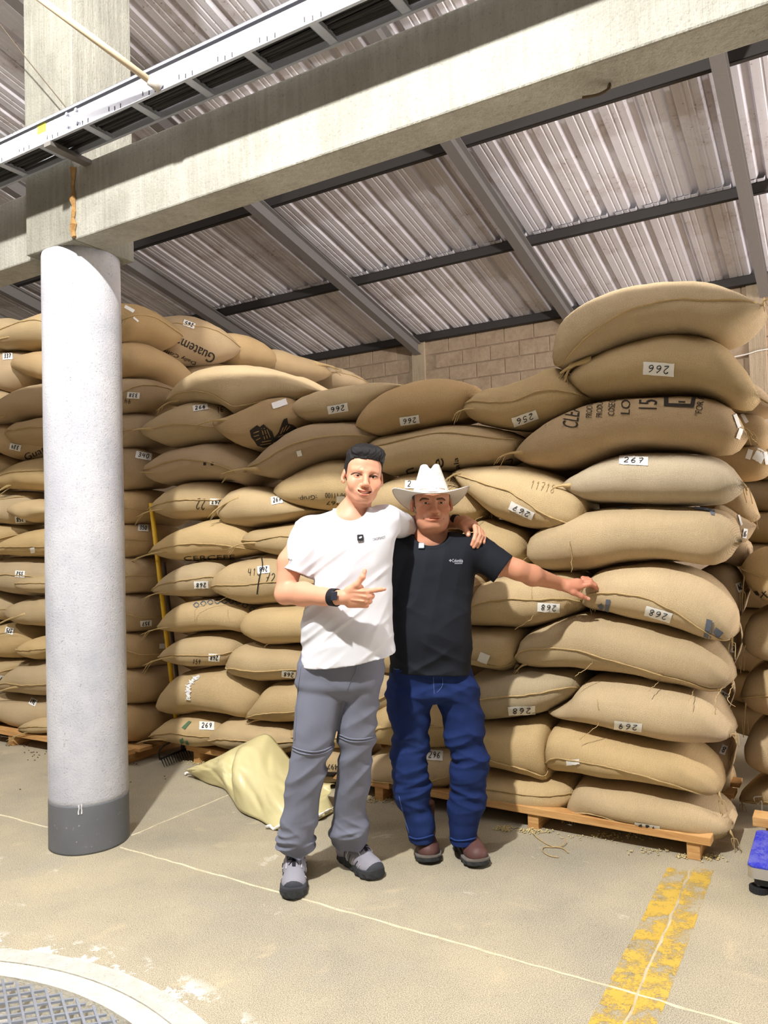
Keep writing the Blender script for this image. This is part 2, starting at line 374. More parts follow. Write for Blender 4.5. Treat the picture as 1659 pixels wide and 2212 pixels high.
# --- concrete beam
def beamseg(name, u0, u1, v0, v1):
    n = 60; vv = []; us = np.linspace(u0, u1, n)
    prof = [(v0, BZ), (v1, BZ), (v1, BT), (v0, BT)]
    m_ = MB(); m_.ubox(u0, u1, v0, v1, BZ, BT)
    return m_.build(name, CONC, None, bevel=.008)
tag(beamseg('trim_1', -4.5, cu - S, 2.312, 2.485), kind='structure')
tag(beamseg('trim_2', cu + S, 12, 2.36, 2.52), kind='structure')
REB = plain('rusty_rebar', lin((96, 80, 62)), .8, .3)
P = spline([onv(1258, 207, 2.42), onv(1290, 201, 2.42), onv(1312, 190, 2.40), onv(1318, 182, 2.42), onv(1313, 168, 2.46)], 14)
P = [np.array([p[0], p[1], min(p[2], BZ + .0)]) - Z * .006 for p in P]
tag(MB().tube(P, .0045, 6).build('bent_rebar', REB), 'thin bent rebar end sticking out under the concrete beam', 'rebar')
# --- block wall with pilasters
VW = 9.3; WT = 4.12
wall = tag(MB().ubox(-4, 14, VW + .012, VW + .2, 0, WT - .02).build('wall_back', MORTAR), kind='structure')
bm_ = MB().box((-.195, 0, -.0935), (.39, 0, 0), (0, .05, 0), (0, 0, .187)).build('block', BLOCKM, wall, bevel=.007)
meb = bm_.data; first = True
RZ = Matrix(((-U[0], V[0], 0, 0), (-U[1], V[1], 0, 0), (0, 0, 1, 0), (0, 0, 0, 1)))
for r in range(9):
    z = WT - .02 - .1 - r * .2
    for k in range(26):
        uu = -.55 + k * .4 + (.2 if r % 2 else 0)
        if uu > 7.4: continue
        if 4.70 < uu < 5.1: continue
        if r > 6 and uu > 2.2: continue
        o = bm_ if first else bm_.copy()
        if not first: COL.objects.link(o); o.parent = wall
        first = False
        o.matrix_parent_inverse.identity()
        o.matrix_basis = Matrix.Translation(Vector(uv(uu, VW - random.uniform(0, .004), z))) @ RZ
PIL = concrete('pilaster_concrete', lin((160, 142, 118)), lin((184, 166, 142)), True)
for (a, b_) in ((4.80, 5.0), (.62, .80), (2.62, 2.82), (6.9, 7.1)):
    MB().ubox(a, b_, VW - .03, VW + .1, 1.6, WT - .01).build('pilaster', PIL, wall, bevel=.006)
# --- roof: steel rafters, purlins and ribbed metal sheets
SL = .23
def zr(vv): return 4.17 + SL * (9.3 - vv)
def deck_mat():
    t = NT('roof_sheet_steel'); p = t.pos(); al = t.coord('Object')
    st = t.noise(t.mapping(al, (30, 1.2, 1)), 1.0, 5, .7); a = t.noise(p, 2.2, 5, .7); sp_ = t.noise(p, 30, 4, .75); oi = t.n('ObjectInfo').outputs['Random']
    c = t.mix(st, lin((204, 200, 206)), lin((238, 236, 242)))
    c = t.mix(t.math('MULTIPLY', t.ramp(a, [(.52, (0, 0, 0)), (.70, (1, 1, 1))]), .45), c, lin((168, 146, 132)))
    c = t.mix(t.math('MULTIPLY', t.ramp(t.math('ADD', t.math('MULTIPLY', sp_, .7), t.math('MULTIPLY', a, .3)), [(.59, (0, 0, 0)), (.64, (1, 1, 1))]), .6), c, lin((112, 90, 78)))
    hs = t.n('HueSaturation'); t.link(c, hs.inputs['Color']); t.link(t.math('ADD', t.math('MULTIPLY', oi, .2), .9), hs.inputs['Value'])
    return t.out(hs.outputs[0], .55, t.bump(st, .15, .004), .25, .4)
DECK = deck_mat()
ceil = tag(empty('ceiling', (0, 0, 0)), kind='structure')
RIB = .281; NR = 4
prof = []
for k in range(NR):
    b0 = k * RIB
    prof += [(b0, 0), (b0 + .062, 0), (b0 + .068, .006), (b0 + .078, .006), (b0 + .084, 0), (b0 + .116, 0), (b0 + .122, .006), (b0 + .132, .006), (b0 + .138, 0), (b0 + .192, 0), (b0 + .214, .052), (b0 + .256, .052), (b0 + .276, 0)]
prof.append((NR * RIB + .02, 0.0))
def sheetmesh(v0, v1):
    """sheet in local coordinates: x = along -u, y = along v (down the slope), z = up; 1.5 mm thick"""
    vv = []; L = v1 - v0
    for y in (0, L):
        for x, z in prof: vv.append((x, y, z - SL * y))
    n = len(prof); th = .0015
    vv += [(x, y, z + th) for x, y, z in vv]
    ff = [(i, i + 1, n + i + 1, n + i) for i in range(n - 1)] + [(2 * n + i, 3 * n + i, 3 * n + i + 1, 2 * n + i + 1) for i in range(n - 1)]
    ff += [(i, 2 * n + i, 2 * n + i + 1, i + 1) for i in range(n - 1)] + [(n + i, n + i + 1, 3 * n + i + 1, 3 * n + i) for i in range(n - 1)]
    return vv, ff
TIERS = [(7.62, 9.46, 0.0), (6.0, 7.74, .012), (3.0, 6.12, .02), (-.5, 3.12, .028), (-6, -.4, .036)]
for ti, (v0, v1, dz) in enumerate(TIERS):
    vv, ff = sheetmesh(v0, v1); base = None
    for k in range(-5, 13):
        uu = k * NR * RIB + .1 + (.06 if ti == 1 else 0)
        if base is None: o = base = mk('roof_sheet', vv, ff, DECK, ceil)
        else: o = base.copy(); COL.objects.link(o); o.parent = ceil
        o.matrix_parent_inverse.identity()
        o.matrix_basis = Matrix.Translation(Vector(uv(uu + NR * RIB, v0, zr(v0) + dz))) @ RZ
DSTEEL = plain('dark_purlin_steel', lin((58, 54, 52)), .6, .3)
GSTEEL = plain('grey_rafter_steel', lin((128, 124, 122)), .55, .25, .4, .1)
def cpurlin(vv):
    z = zr(vv) - .002; h, wd, th = .10, .05, .006
    m_ = MB(); u0, u1 = -5.5, 13
    m_.ubox(u0, u1, vv, vv + th, z - h, z); m_.ubox(u0, u1, vv, vv + wd, z - th, z - .0005); m_.ubox(u0, u1, vv, vv + wd, z - h, z - h + th)
    m_.build('purlin', DSTEEL, ceil)
for vv in (9.22, 7.66, 6.06, 4.46, 2.95, 1.3, -.3): cpurlin(vv)
for uu in (.615, 2.723, 4.892, 6.998, 9.1, 11.2, -1.5, -3.6):
    m_ = MB()
    for (du0, du1, h0, h1) in ((-.006, .006, -.25, -.10), (-.05, .05, -.26, -.25), (-.05, .05, -.112, -.102)):
        va, vb = -6, 9.25
        m_.hexa([uv(uu + du0, va, zr(va) + h0), uv(uu + du1, va, zr(va) + h0), uv(uu + du1, vb, zr(vb) + h0), uv(uu + du0, vb, zr(vb) + h0),
                 uv(uu + du0, va, zr(va) + h1), uv(uu + du1, va, zr(va) + h1), uv(uu + du1, vb, zr(vb) + h1), uv(uu + du0, vb, zr(vb) + h1)])
    m_.build('rafter', GSTEEL, ceil)
# --- cable ladder with its cables, hung on a strut over the beam
TRAY = plain('galvanised_tray', lin((188, 191, 202)), .35, .35, .5, .06)
TRAYD = plain('tray_slot', lin((70, 66, 66)), .7)
tr = tag(empty('cable_ladder', uv(1.5, 2.18, BT)), 'long galvanised cable ladder running above the concrete beam', 'cable tray')
T0, T1 = 2.116, 2.25; U0, U1 = -1.6, 6.5; TH = .112
m = MB(); m.ubox(U0, U1, T0, T0 + .003, BT, BT + TH); m.ubox(U0, U1, T0 - .010, T0, BT + TH - .003, BT + TH); m.ubox(U0, U1, T0 - .010, T0, BT, BT + .003); m.ubox(U0, U1, T0 - .010, T0 - .008, BT + TH - .012, BT + TH)
m.build('side_rail', TRAY, tr)
m = MB(); m.ubox(U0, U1, T1 - .003, T1, BT, BT + TH); m.ubox(U0, U1, T1, T1 + .010, BT, BT + .003)
m.build('side_rail', TRAY, tr)
rg = None
for k in range(28):
    uu = U0 + .12 + k * .297
    if uu > U1: break
    if rg is None:
        m = MB(); m.ubox(-.02, .02, T0, T1, .006, .009); m.ubox(-.02, -.017, T0, T1, .006, .022); m.ubox(.017, .02, T0, T1, .006, .022)
        rg = m.build('rung', TRAY, tr); o = rg
    else: o = rg.copy(); COL.objects.link(o); o.parent = tr; o.matrix_parent_inverse = rg.matrix_parent_inverse.copy()
    o.location = Vector(U * uu + Z * BT)
m = MB()
for k in range(40):
    uu = U0 + .05 + k * .2
    for j, (du, dz) in enumerate(((0, .012), (.035, .012), (.07, .02))):
        m.ubox(uu + du, uu + du + .004, T0 - .0012, T0 - .0002, BT + dz, BT + dz + .018)
tag(m.build('rail_slots', TRAYD, tr), kind='stuff')
CABLE = plain('black_cable', lin((26, 24, 24)), .5, 0, .5, .2)
m = MB()
for k in range(9):
    vv = T0 + .016 + k * .0128; P = [uv(uu, vv + .004 * math.sin(uu * 2.1 + k), BT + .028 + .006 * math.sin(uu * 3 + k * 1.7)) for uu in np.linspace(U0, U1, 60)]
    m.tube(P, .0075, 6)
for k in range(6):
    vv = T0 + .02 + k * .018; P = [uv(uu, vv + .006 * math.sin(uu * 1.3 + k), BT + .044 + .005 * math.sin(uu * 2.2 + k)) for uu in np.linspace(U0, U1, 60)]
    m.tube(P, .0085, 6)
m.build('cables', CABLE, tr)
MB().ubox(2.88, 2.925, T0 - .015, 2.35, BT - .022, BT - .002).build('strut_bracket', plain('bracket_steel', lin((120, 116, 112)), .5, .5), tr)
m = MB()
for du in (0, .06):
    for dz in (.03, .085):
        c = uv(2.72 + du, T0 - .004, BT + dz); m.tube([c, c - V * .006], .008, 8)
m.build('splice_bolts', plain('bolt_zinc', lin((190, 192, 200)), .3, .6), tr)
MB().ubox(2.93, 2.99, T0 - .0012, T0 - .0004, BT + .06, BT + .10).build('warning_sticker', plain('yellow_sticker', lin((222, 216, 60)), .5), tr)
MB().ubox(3.00, 3.16, T0 - .0012, T0 - .0004, BT + .03, BT + .075).build('white_sticker', plain('white_sticker', lin((214, 216, 226)), .5), tr)
# --- pale conduit from the roof into the ladder
CON = plain('conduit_cream', lin((196, 178, 150)), .45, 0, .4)
cdt = tag(empty('conduit', onv(338, 182, 2.11)), 'cream conduit pipe slanting down into the cable ladder', 'pipe')
E0 = onv(338, 185, 2.10); E1 = onv(50, -30, 1.75)
MB().tube([E1, E0], .0135, 14).build('pipe', CON, cdt, True)
d = (E0 - E1) / np.linalg.norm(E0 - E1)
MB().tube([E0 - d * .03, E0 + d * .02], .019, 14).build('coupling', plain('coupling', lin((190, 184, 174)), .4, .3), cdt, True)
wr = [onv(-6, 45, 2.2), onv(60, 130, 2.24), onv(145, 235, 2.26)]
tag(MB().tube(spline(wr, 14), .0028, 5).build('hanger_wire', plain('wire', lin((92, 80, 66)), .6)), 'thin taut wire slanting past the upper column to the ladder', 'wire')
# --- thin white cord along the block wall
cw = [onv(x, y, VW - .05) for x, y in ((1560, 776), (1613, 765), (1640, 757), (1700, 748))]
tag(MB().tube(spline(cw, 20), .006, 5).build('wall_cord', PAPER), 'white cord strung along the block wall at far right', 'cord')
# ================= SACKS =================
DIG = {'0': [[(.5, 1), (.15, .8), (.1, .4), (.35, 0), (.7, .1), (.85, .55), (.7, .92), (.5, 1)]], '1': [[(.3, .75), (.55, 1), (.5, 0)]],
 '2': [[(.1, .8), (.35, 1), (.75, .9), (.75, .6), (.15, .0), (.9, .05)]], '3': [[(.15, .95), (.6, 1), (.8, .75), (.4, .52), (.85, .3), (.6, 0), (.1, .08)]],
 '4': [[(.2, 1), (.12, .45), (.85, .5)], [(.75, .95), (.68, 0)]], '5': [[(.85, 1), (.3, .97), (.25, .55), (.7, .58), (.85, .25), (.55, 0), (.1, .1)]],
 '6': [[(.7, 1), (.3, .7), (.12, .3), (.35, 0), (.75, .1), (.8, .38), (.5, .48), (.18, .3)]], '7': [[(.1, .95), (.85, 1), (.4, 0)], [(.25, .5), (.75, .5)]],
 '8': [[(.5, .52), (.15, .75), (.45, 1), (.8, .8), (.5, .52), (.12, .25), (.45, 0), (.85, .22), (.5, .52)]], '9': [[(.8, .7), (.5, .5), (.2, .7), (.45, 1), (.8, .85), (.7, .4), (.5, 0)]]}
class Sack: pass
FAINT = plain('faint_marker', lin((142, 120, 84)), .9, var=.3, scale=300)
ALLS = {}; TAGQ = []
def pts(s): return [tuple(float(q) for q in p.split(',')) for p in s.split()]
def front(sk, x, y, off=.003):
    """point of the sack's surface seen at a pixel (ray on the finished sack), lifted by off"""
    d = Vector(ray(x, y)).normalized(); h = sk.bvh.ray_cast(Vector(CAMP), d)
    if h[0] is None: return None
    n = h[1] if h[1].dot(d) < 0 else -h[1]
    return np.array(h[0] + n * off)
def ribbon(sk, poly, wpx, off, seg=5):
    """a thin pen stroke on the sack: polyline in pixels -> narrow strip lying on the cloth"""
    P = spline([np.array(p) for p in poly], max(4, seg * (len(poly) - 1))); T = np.gradient(P, axis=0); T /= np.linalg.norm(T, axis=1)[:, None] + 1e-9
    Nn = np.stack([-T[:, 1], T[:, 0]], 1) * wpx / 2; v = []; f = []
    for p, n in zip(P, Nn):
        a, b = front(sk, *(p + n), off), front(sk, *(p - n), off)
        if a is None or b is None: continue
        v += [a, b]
    return v, [(2 * i, 2 * i + 1, 2 * i + 3, 2 * i + 2) for i in range(len(v) // 2 - 1)]
def rot(ang, sx=1): c, s = math.cos(ang), math.sin(ang); return np.array([[c, -s], [s, c]])
def strokes(sk, text, cx, cy, w, h, ang, off, wpx, mat, parent, name='handwriting'):
    m = MB(); n = len(text); cw = w / n; Rr = rot(math.radians(ang))
    for i, ch in enumerate(text):
        for st in DIG.get(ch, []):
            q = []
            for a, b in st:
                lx = -w / 2 + (i + .12 + .76 * a) * cw + (b - .5) * cw * .12; ly = (.5 - b) * h
                q.append(Rr @ np.array([lx, ly]) + (cx, cy))
            v, f = ribbon(sk, q, wpx, off); m.add(v, f)
    if m.f: return m.build(name, mat, parent)
def papertag(sk, text, x, y, w, h, ang, flip=1):
    """paper label lying on the cloth, number written on it (flip = label put on upside down)"""
    Rr = rot(math.radians(ang)); nx, ny = 7, 4; v = []; bad = False
    for j in range(ny):
        for i in range(nx):
            q = Rr @ np.array([(i / (nx - 1) - .5) * w * random.uniform(.98, 1.02), (j / (ny - 1) - .5) * h * random.uniform(.96, 1.04)]) + (x, y)
            p = front(sk, *q, .0035 + .0012 * ((i + j) % 2))
            if p is None: bad = True; break
            v.append(p)
        if bad: break
    if bad: print('NOTAG', sk.o['label']); return
    f = [(j * nx + i, j * nx + i + 1, (j + 1) * nx + i + 1, (j + 1) * nx + i) for j in range(ny - 1) for i in range(nx - 1)]
    t = mk('paper_tag', v, f, PAPER, sk.o, True)
    if text: strokes(sk, text, x, y, w * .74, h * .56, ang + (180 if flip else 0), .0065, max(1.5, h * .07), INK, t)
FONTC = {}
def textmesh(text):
    if text not in FONTC:
        c = bpy.data.curves.new('t', 'FONT'); c.body = text; c.resolution_u = 3
        o = bpy.data.objects.new('t', c); COL.objects.link(o); bpy.context.view_layer.update()
        me = bpy.data.meshes.new_from_object(o); bpy.data.objects.remove(o)
        bm = bmesh.new(); bm.from_mesh(me); bmesh.ops.triangulate(bm, faces=bm.faces[:])
        for _ in range(2):
            es = [e for e in bm.edges if e.calc_length() > .22]
            if es: bmesh.ops.subdivide_edges(bm, edges=es, cuts=1); bmesh.ops.triangulate(bm, faces=[q for q in bm.faces if len(q.verts) > 3])
        V_ = np.array([q.co[:2] for q in bm.verts]) if bm.verts else np.zeros((0, 2)); F_ = [[q.index for q in g.verts] for g in bm.faces]; bm.free()
        FONTC[text] = (V_, F_)
    return FONTC[text]
def printed(sk, text, x, y, w, h, ang, mat=None, off=.0035, name='printed_text', shear=0):
    """lettering printed on the cloth: glyph outlines laid on the surface; x,y = centre, w,h = size in pixels"""
    V_, F_ = textmesh(text)
    if not len(V_): return
    lo, hi = V_.min(0), V_.max(0); q = (V_ - (lo + hi) / 2) / np.maximum(hi - lo, 1e-6) * (w, -h); q[:, 0] += q[:, 1] * shear
    q = q @ rot(math.radians(ang)).T + (x, y); v = []; ok = []
    for p in q:
        a = front(sk, *p, off); ok.append(a is not None); v.append(a if a is not None else np.zeros(3))
    f = [t for t in F_ if all(ok[i] for i in t)]
    if f: return mk(name, v, f, mat or PRINT, sk.o)
def polyprint(sk, polys, mat, name='printed_mark', off=.004, lines=()):
    m = MB()
    for pl in polys:   # filled polygons given in pixels, cut into small cells so they follow the cloth
        bm = bmesh.new(); bm.faces.new([bm.verts.new((a, b, 0)) for a, b in pl]); bmesh.ops.triangulate(bm, faces=bm.faces[:])
        for _ in range(3):
            es = [e for e in bm.edges if e.calc_length() > 5]
            if es: bmesh.ops.subdivide_edges(bm, edges=es, cuts=1); bmesh.ops.triangulate(bm, faces=[q for q in bm.faces if len(q.verts) > 3])
        bm.verts.index_update(); vv = [front(sk, q.co.x, q.co.y, off) for q in bm.verts]
        ff = [[q.index for q in g.verts] for g in bm.faces if all(vv[q.index] is not None for q in g.verts)]
        m.add([p if p is not None else np.zeros(3) for p in vv], ff); bm.free()
    for pl, wd in lines:
        v, f = ribbon(sk, pl, wd, off); m.add(v, f)
    if m.f: return tag(m.build(name, mat, sk.o), kind='stuff' if len(lines) + len(polys) > 1 else None)
NS, NR_ = 30, 26
def sack(key, label, plane, L, R, T, B, D=.27, off=0, seam=(.55, .5, .55), tags=(), ears=(), threads=(), mat=None, group='coffee sacks in the stack', tipd=.32, seamcol=None, wr=1):
    kind, val = plane; n = (-V if kind == 'v' else -U)
    fn0 = (lambda x, y: onv(x, y, val - off)) if kind == 'v' else (lambda x, y: onu(x, y, val - off))
    kz = 1 - .6 * D / 3.9 if kind == 'v' else 1 - .35 * D / 4.5      # the outline seen is that of the bulging front, not of the axis
    def fn(x, y): p = fn0(x, y); p[2] = H + (p[2] - H) * kz; return p
    L, R = pts(L)[0], pts(R)[0]; T, B = pts(T), pts(B)
    Tc = spline([fn(*L)] + [fn(*p) for p in T] + [fn(*R)], NS); Bc = spline([fn(*L)] + [fn(*p) for p in B] + [fn(*R)], NS)
    t = np.linspace(0, 1, NS); c = (Tc + Bc) / 2; hv = (Tc - Bc) / 2
    hmax = np.linalg.norm(hv, axis=1).max()
    dd = D * (tipd + (1 - tipd) * np.clip(1 - np.abs(2 * t - 1) ** 2.4, 0, 1) ** .55)
    a = np.linspace(0, 2 * math.pi, NR_, endpoint=False); S_ = lambda x, e: np.sign(x) * np.abs(x) ** e
    sd = sum(ord(ch) * (i + 3) for i, ch in enumerate(key)) % 997
    P = c[:, None, :] + hv[:, None, :] * S_(np.cos(a), .80)[None, :, None] + n[None, None, :] * (dd[:, None] * S_(np.sin(a), .86)[None, :])[:, :, None]
    # lumps of the beans inside, soft sag and gathers near the tied ends
    rad = hv[:, None, :] * np.cos(a)[None, :, None] + n[None, None, :] * (dd[:, None] * np.sin(a)[None, :])[:, :, None]
    rad /= np.linalg.norm(rad, axis=2, keepdims=True) + 1e-6
    q = P * 7 + sd; lump = vnoise(q[..., 0], q[..., 1], q[..., 2], sd) * .010
    q = P * 19 + sd; lump += vnoise(q[..., 0], q[..., 1], q[..., 2], sd + 1) * .004
    ln = np.linalg.norm(Tc[-1] - Tc[0]); e = np.exp(-(t * ln) / .13) + np.exp(-((1 - t) * ln) / .13)
    k = 9 + sd % 4
    fold = (np.sin(a * k + sd)[None, :] * .55 + np.sin(a * (k * 2 + 1) + sd * 2)[None, :] * .45) * (e * np.minimum(1, np.linalg.norm(hv, axis=1) / .03))[:, None] * .010 * wr
    fade = np.minimum(1, np.linalg.norm(hv, axis=1) / .05)[:, None]
    P = P + rad * ((lump * fade + fold))[:, :, None]
    us = np.r_[0, np.cumsum(np.linalg.norm(np.diff(c, axis=0), axis=1))]
    per = 2 * math.pi * math.sqrt((hmax ** 2 + D ** 2) / 2); aa = np.abs(np.linspace(-1, 1, NR_, endpoint=False))
    uvs = np.stack([np.repeat(us[:, None], NR_, 1), np.repeat((aa * per / 2)[None, :], NS, 0)], 2).reshape(-1, 2) + sd
    vv = P.reshape(-1, 3)
    ff = [(i * NR_ + j, i * NR_ + (j + 1) % NR_, (i + 1) * NR_ + (j + 1) % NR_, (i + 1) * NR_ + j) for i in range(NS - 1) for j in range(NR_)]
    ff += [tuple(range(NR_))[::-1], tuple((NS - 1) * NR_ + j for j in range(NR_))]
    o = mk('coffee_sack', vv, ff, mat or BURLAP, None, True, uvs); tag(o, label, 'sack', group)
    sk = Sack(); sk.o = o; sk.n = n; sk.fn = fn; sk.D = D; sk.P = P
    sk.bvh = BVHTree.FromPolygons([tuple(p) for p in vv], ff); ALLS[key] = sk
    if seam is not None:   # welted closing seam, a folded hem standing proud of the cloth
        fr = np.interp(t, (0, .5, 1), seam); m = MB(); ring = []; hgt = 1 - 2 * fr
        al = np.arccos(np.clip(S_(hgt, 1 / .80), -1, 1))
        for i in range(1, NS - 1):
            x = al[i] / (2 * math.pi) * NR_; j = int(x); w_ = x - j
            p = P[i, j % NR_] * (1 - w_) + P[i, (j + 1) % NR_] * w_; r_ = rad[i, j % NR_]
            ring.append(p + r_ * .003 + np.array([0, 0, random.uniform(-.002, .002)]))
        ring = spline(ring, 44); m.tube(ring, [.0065 * random.uniform(.6, 1.25) for _ in ring], 6, flat=.6)
        m.build('seam', seamcol or ROPE, o, True)
    for ea in ears:        # gathered, tied corner with loose yarn
        x0, y0, x1, y1 = ea[:4]; th = ea[4] if len(ea) > 4 else .016
        p0 = front(sk, x0, y0, -.01); p0 = p0 if p0 is not None else fn(x0, y0) + n * D * .4
        dep = (p0 - fn(x0, y0)) @ n; p1 = fn(x1, y1) + n * dep; mid = (p0 + p1) / 2 + Z * .012 + n * .008
        m = MB(); C = spline([p0, mid, p1], 9); m.tube(C, [th * .85 * k * .8 for k in (1.2, 1.05, .75, .55, .45, .52, .4, .34, .2)], 8)
        for s_ in (-1, .2, 1): m.tube(spline([C[5], C[6] + U * .012 * s_, C[8] - Z * random.uniform(.015, .06) + U * random.uniform(.004, .02) * s_], 6), .0019, 4)
        m.build('tied_ear', ROPE, o, True)
    for th in threads:
        P_ = [];
        for x, y in pts(th):
            p = front(sk, x, y, .004); P_.append(p if p is not None else fn(x, y) + n * (D + .005))
        Q_ = spline(P_, 7 * len(P_)); Q_ = Q_ + np.array([[random.uniform(-.004, .004), 0, random.uniform(-.003, .003)] for _ in Q_]); MB().tube(Q_, .0016, 5).build('loose_thread', ROPE, o, True)
    for tg in tags: TAGQ.append((sk, tg))
    return sk
CP = ('v', 3.82)
G0 = 'coffee sacks in the middle stack'
def C(key, label, *a, **k): k.setdefault('group', G0); return sack(key, label, CP, *a, **k)
# ---- middle stack, left column from the top
s = C('s1', 'big light sack on top at the left end of the middle stack, corner drooping', '385,866', '712,838', '435,806 480,783 540,774 617,788 675,812', '430,870 505,872 556,900 620,872 670,858', seam=(.55, .78, .95), ears=[(388, 866, 381, 882)])
s = C('s2', 'sack tagged 266 with a faint 16 beside the tag, at left under the drooping sack', '332,926', '528,908', '370,897 420,868 470,857 512,874', '356,944 400,962 458,956 512,942', seam=(.5, .55, .7), tags=[('266', 433, 881, 32, 12, -8, 0)], ears=[(334, 926, 327, 934)])
strokes(s, '16', 475, 885, 15, 12, -8, .003, 1.2, PRINT, s.o)
s = C('s3', 'sack printed with a black drawing of old church buildings', '490,905', '680,898', '540,886 611,852 655,848', '510,930 545,958 590,968 642,946', seam=None, off=.05, tags=[('', 604, 873, 32, 13, -18, 0)], ears=[(492, 905, 480, 918)], mat=BURLAP2)
polyprint(s, [[(540, 930), (556, 918), (562, 922), (570, 916), (578, 924), (588, 932), (592, 944), (588, 962), (570, 966), (556, 962), (550, 952), (543, 944)],
 [(592, 945), (601, 934), (607, 918), (613, 905), (620, 903), (612, 912), (622, 914), (632, 917), (641, 924), (630, 930), (615, 940), (600, 952), (592, 956)]], PRINT, 'printed_skyline')
polyprint(s, [], PAPER if False else plain('print_gap', lin((176, 138, 92)), .9), 'printed_gaps', .0045,
  [([(566, 925), (572, 948)], 1.6), ([(571, 924), (578, 946)], 1.6), ([(577, 927), (584, 944)], 1.4), ([(548, 935), (560, 931)], 1.5), ([(549, 942), (560, 939)], 1.5), ([(553, 950), (563, 945)], 1.5), ([(566, 954), (586, 950)], 1.6), ([(562, 960), (586, 956)], 1.4), ([(606, 936), (612, 922)], 1.4), ([(612, 932), (619, 918)], 1.4), ([(618, 929), (626, 919)], 1.4), ([(600, 943), (612, 938)], 1.4)])
s = C('s4', 'sack with an upside-down 266 tag, just left of the puckered-knot sack', '646,882', '897,826', '697,845 777,823 850,817', '665,898 729,909 795,901 855,868', seam=None, tags=[('266', 730, 882, 44, 17, -10)], ears=[(868, 832, 886, 826, .012)])
s = C('s5', 'sack with an upside-down 266 tag and a puckered knot at its right end', '792,926', '1044,852', '806,893 845,847 899,821 969,809 1023,820', '839,936 920,921 985,908 1024,893', seam=None, tags=[('266', 885, 907, 42, 18, -8)], off=.02, mat=BURLAP2)
s = C('s6', 'sack tagged 256 upside down, right of the puckered knot in the top row', '1022,872', '1284,852', '1060,838 1101,827 1162,806 1222,788', '1032,900 1071,914 1131,924 1192,911 1252,886', seam=(.35, .55, .4), tags=[('256', 1134, 903, 55, 20, -19)], ears=[(1026, 884, 1018, 896, .01)])
s = C('s7', 'long sack with half-hidden black letters under the two middle top sacks', '812,965', '1147,945', '845,938 920,922 1010,908 1090,920', '854,1023 920,1017 1011,1010 1086,1002 1132,978', seam=(.35, .25, .35))
printed(s, 'e', 950, 1000, 20, 18, -100); printed(s, 'n', 886, 1017, 12, 18, -105); printed(s, 'ala', 986, 1000, 24, 11, -100)
polyprint(s, [], PRINT, 'printed_corner', .003, [([(1092, 994), (1106, 991), (1104, 1000)], 2)])
s = C('s8', 'dark shaded sack with a small cloth label on its seam, above the man in white', '552,1016', '836,938', '601,976 633,944 681,914 745,903 800,906', '585,1025 633,1033 690,1008 742,986 800,966', seam=(.5, .5, .55), off=.03, tags=[('', 647, 979, 10, 12, -12)], ears=[(562, 1014, 532, 1022, .02)], mat=BURLAP2)
s = C('s9', 'shaded sack with two small stitched holes on its seam, second layer from the left top', '332,1021', '594,1004', '356,992 410,961 490,951 560,960', '356,1032 394,1046 458,1035 522,1037 568,1048', seam=(.5, .45, .75), ears=[(334, 1021, 326, 1027, .01)], mat=BURLAP2)
for hx in (443, 459): polyprint(s, [[(hx - 3, 999), (hx + 3, 999), (hx + 3, 1005), (hx - 3, 1005)]], PRINT, 'stitched_hole')
s = C('s10', 'sack marked 22 in marker beside an upside-down 267 tag', '352,1104', '534,1072', '375,1080 410,1047 464,1034 510,1041', '380,1110 419,1122 470,1119 516,1108', seam=(.5, .5, .6), tags=[('267', 475, 1092, 26, 13, 3)], ears=[(356, 1100, 350, 1116, .012)])
strokes(s, '22', 434, 1089, 22, 22, 185, .003, 1.6, PRINT, s.o)
s = C('s11', 'sack with a hanging white 267 slip and a bunched left end tied with string', '507,1098', '694,1100', '532,1056 573,1045 617,1056 658,1080', '515,1127 547,1139 601,1136 658,1120', seam=None, off=.02, tags=[('267', 598, 1066, 25, 16, -8, 0)], ears=[(516, 1072, 510, 1112, .02), (684, 1092, 672, 1108, .014)])
s = C('s12', 'sack printed 90 11100 upside down, behind the head of the man in white', '617,1060', '853,1046', '649,1028 697,1002 742,987 812,1002', '649,1084 700,1098 760,1100 818,1082', seam=None, tags=[('', 736, 1078, 18, 14, 0)])
printed(s, '90 11100', 725, 1070, 44, 11, 182); printed(s, ':Grup.', 665, 1074, 40, 12, 172); printed(s, '267', 720, 1086, 30, 8, 182)
s = C('s13', 'sack behind the white hat with a 2 showing on its tag', '802,1096', '1066,1098', '848,1041 914,1014 981,1014 1040,1056', '840,1122 920,1126 1011,1130 1050,1122', seam=None, off=-.03, ears=[(1062, 1100, 1068, 1118, .01)], threads=['1064,1108 1070,1124 1064,1138'])
papertag(s, '', 892, 1047, 34, 17, 0, 0); strokes(s, '2', 885, 1046, 10, 11, 0, .0065, 1.3, INK, s.o)
s = C('s14', 'sack slanting down to the right with an upside-down 267 tag, right of the hat', '996,1018', '1282,1112', '1030,1006 1101,1001 1174,1011 1234,1040 1274,1066', '1017,1045 1056,1087 1101,1123 1174,1145 1254,1146', seam=(.45, .42, .92), off=.03, tags=[('267', 1127, 1103, 56, 18, 26)], ears=[(1000, 1018, 994, 1040, .016)], threads=['1264,1142 1266,1170 1271,1200 1272,1234'])
strokes(s, '11718', 1172, 1052, 56, 18, 12, .003, 1.0, FAINT, s.o)
s = C('s15', 'plain sack just behind the hand resting on a shoulder', '1000,1180', '1167,1182', '1050,1124 1101,1128 1148,1144', '1050,1226 1100,1229 1148,1219', seam=None, off=-.03, ears=[(1160, 1190, 1172, 1204, .01)], threads=['1161,1190 1170,1210 1174,1228 1192,1236'])
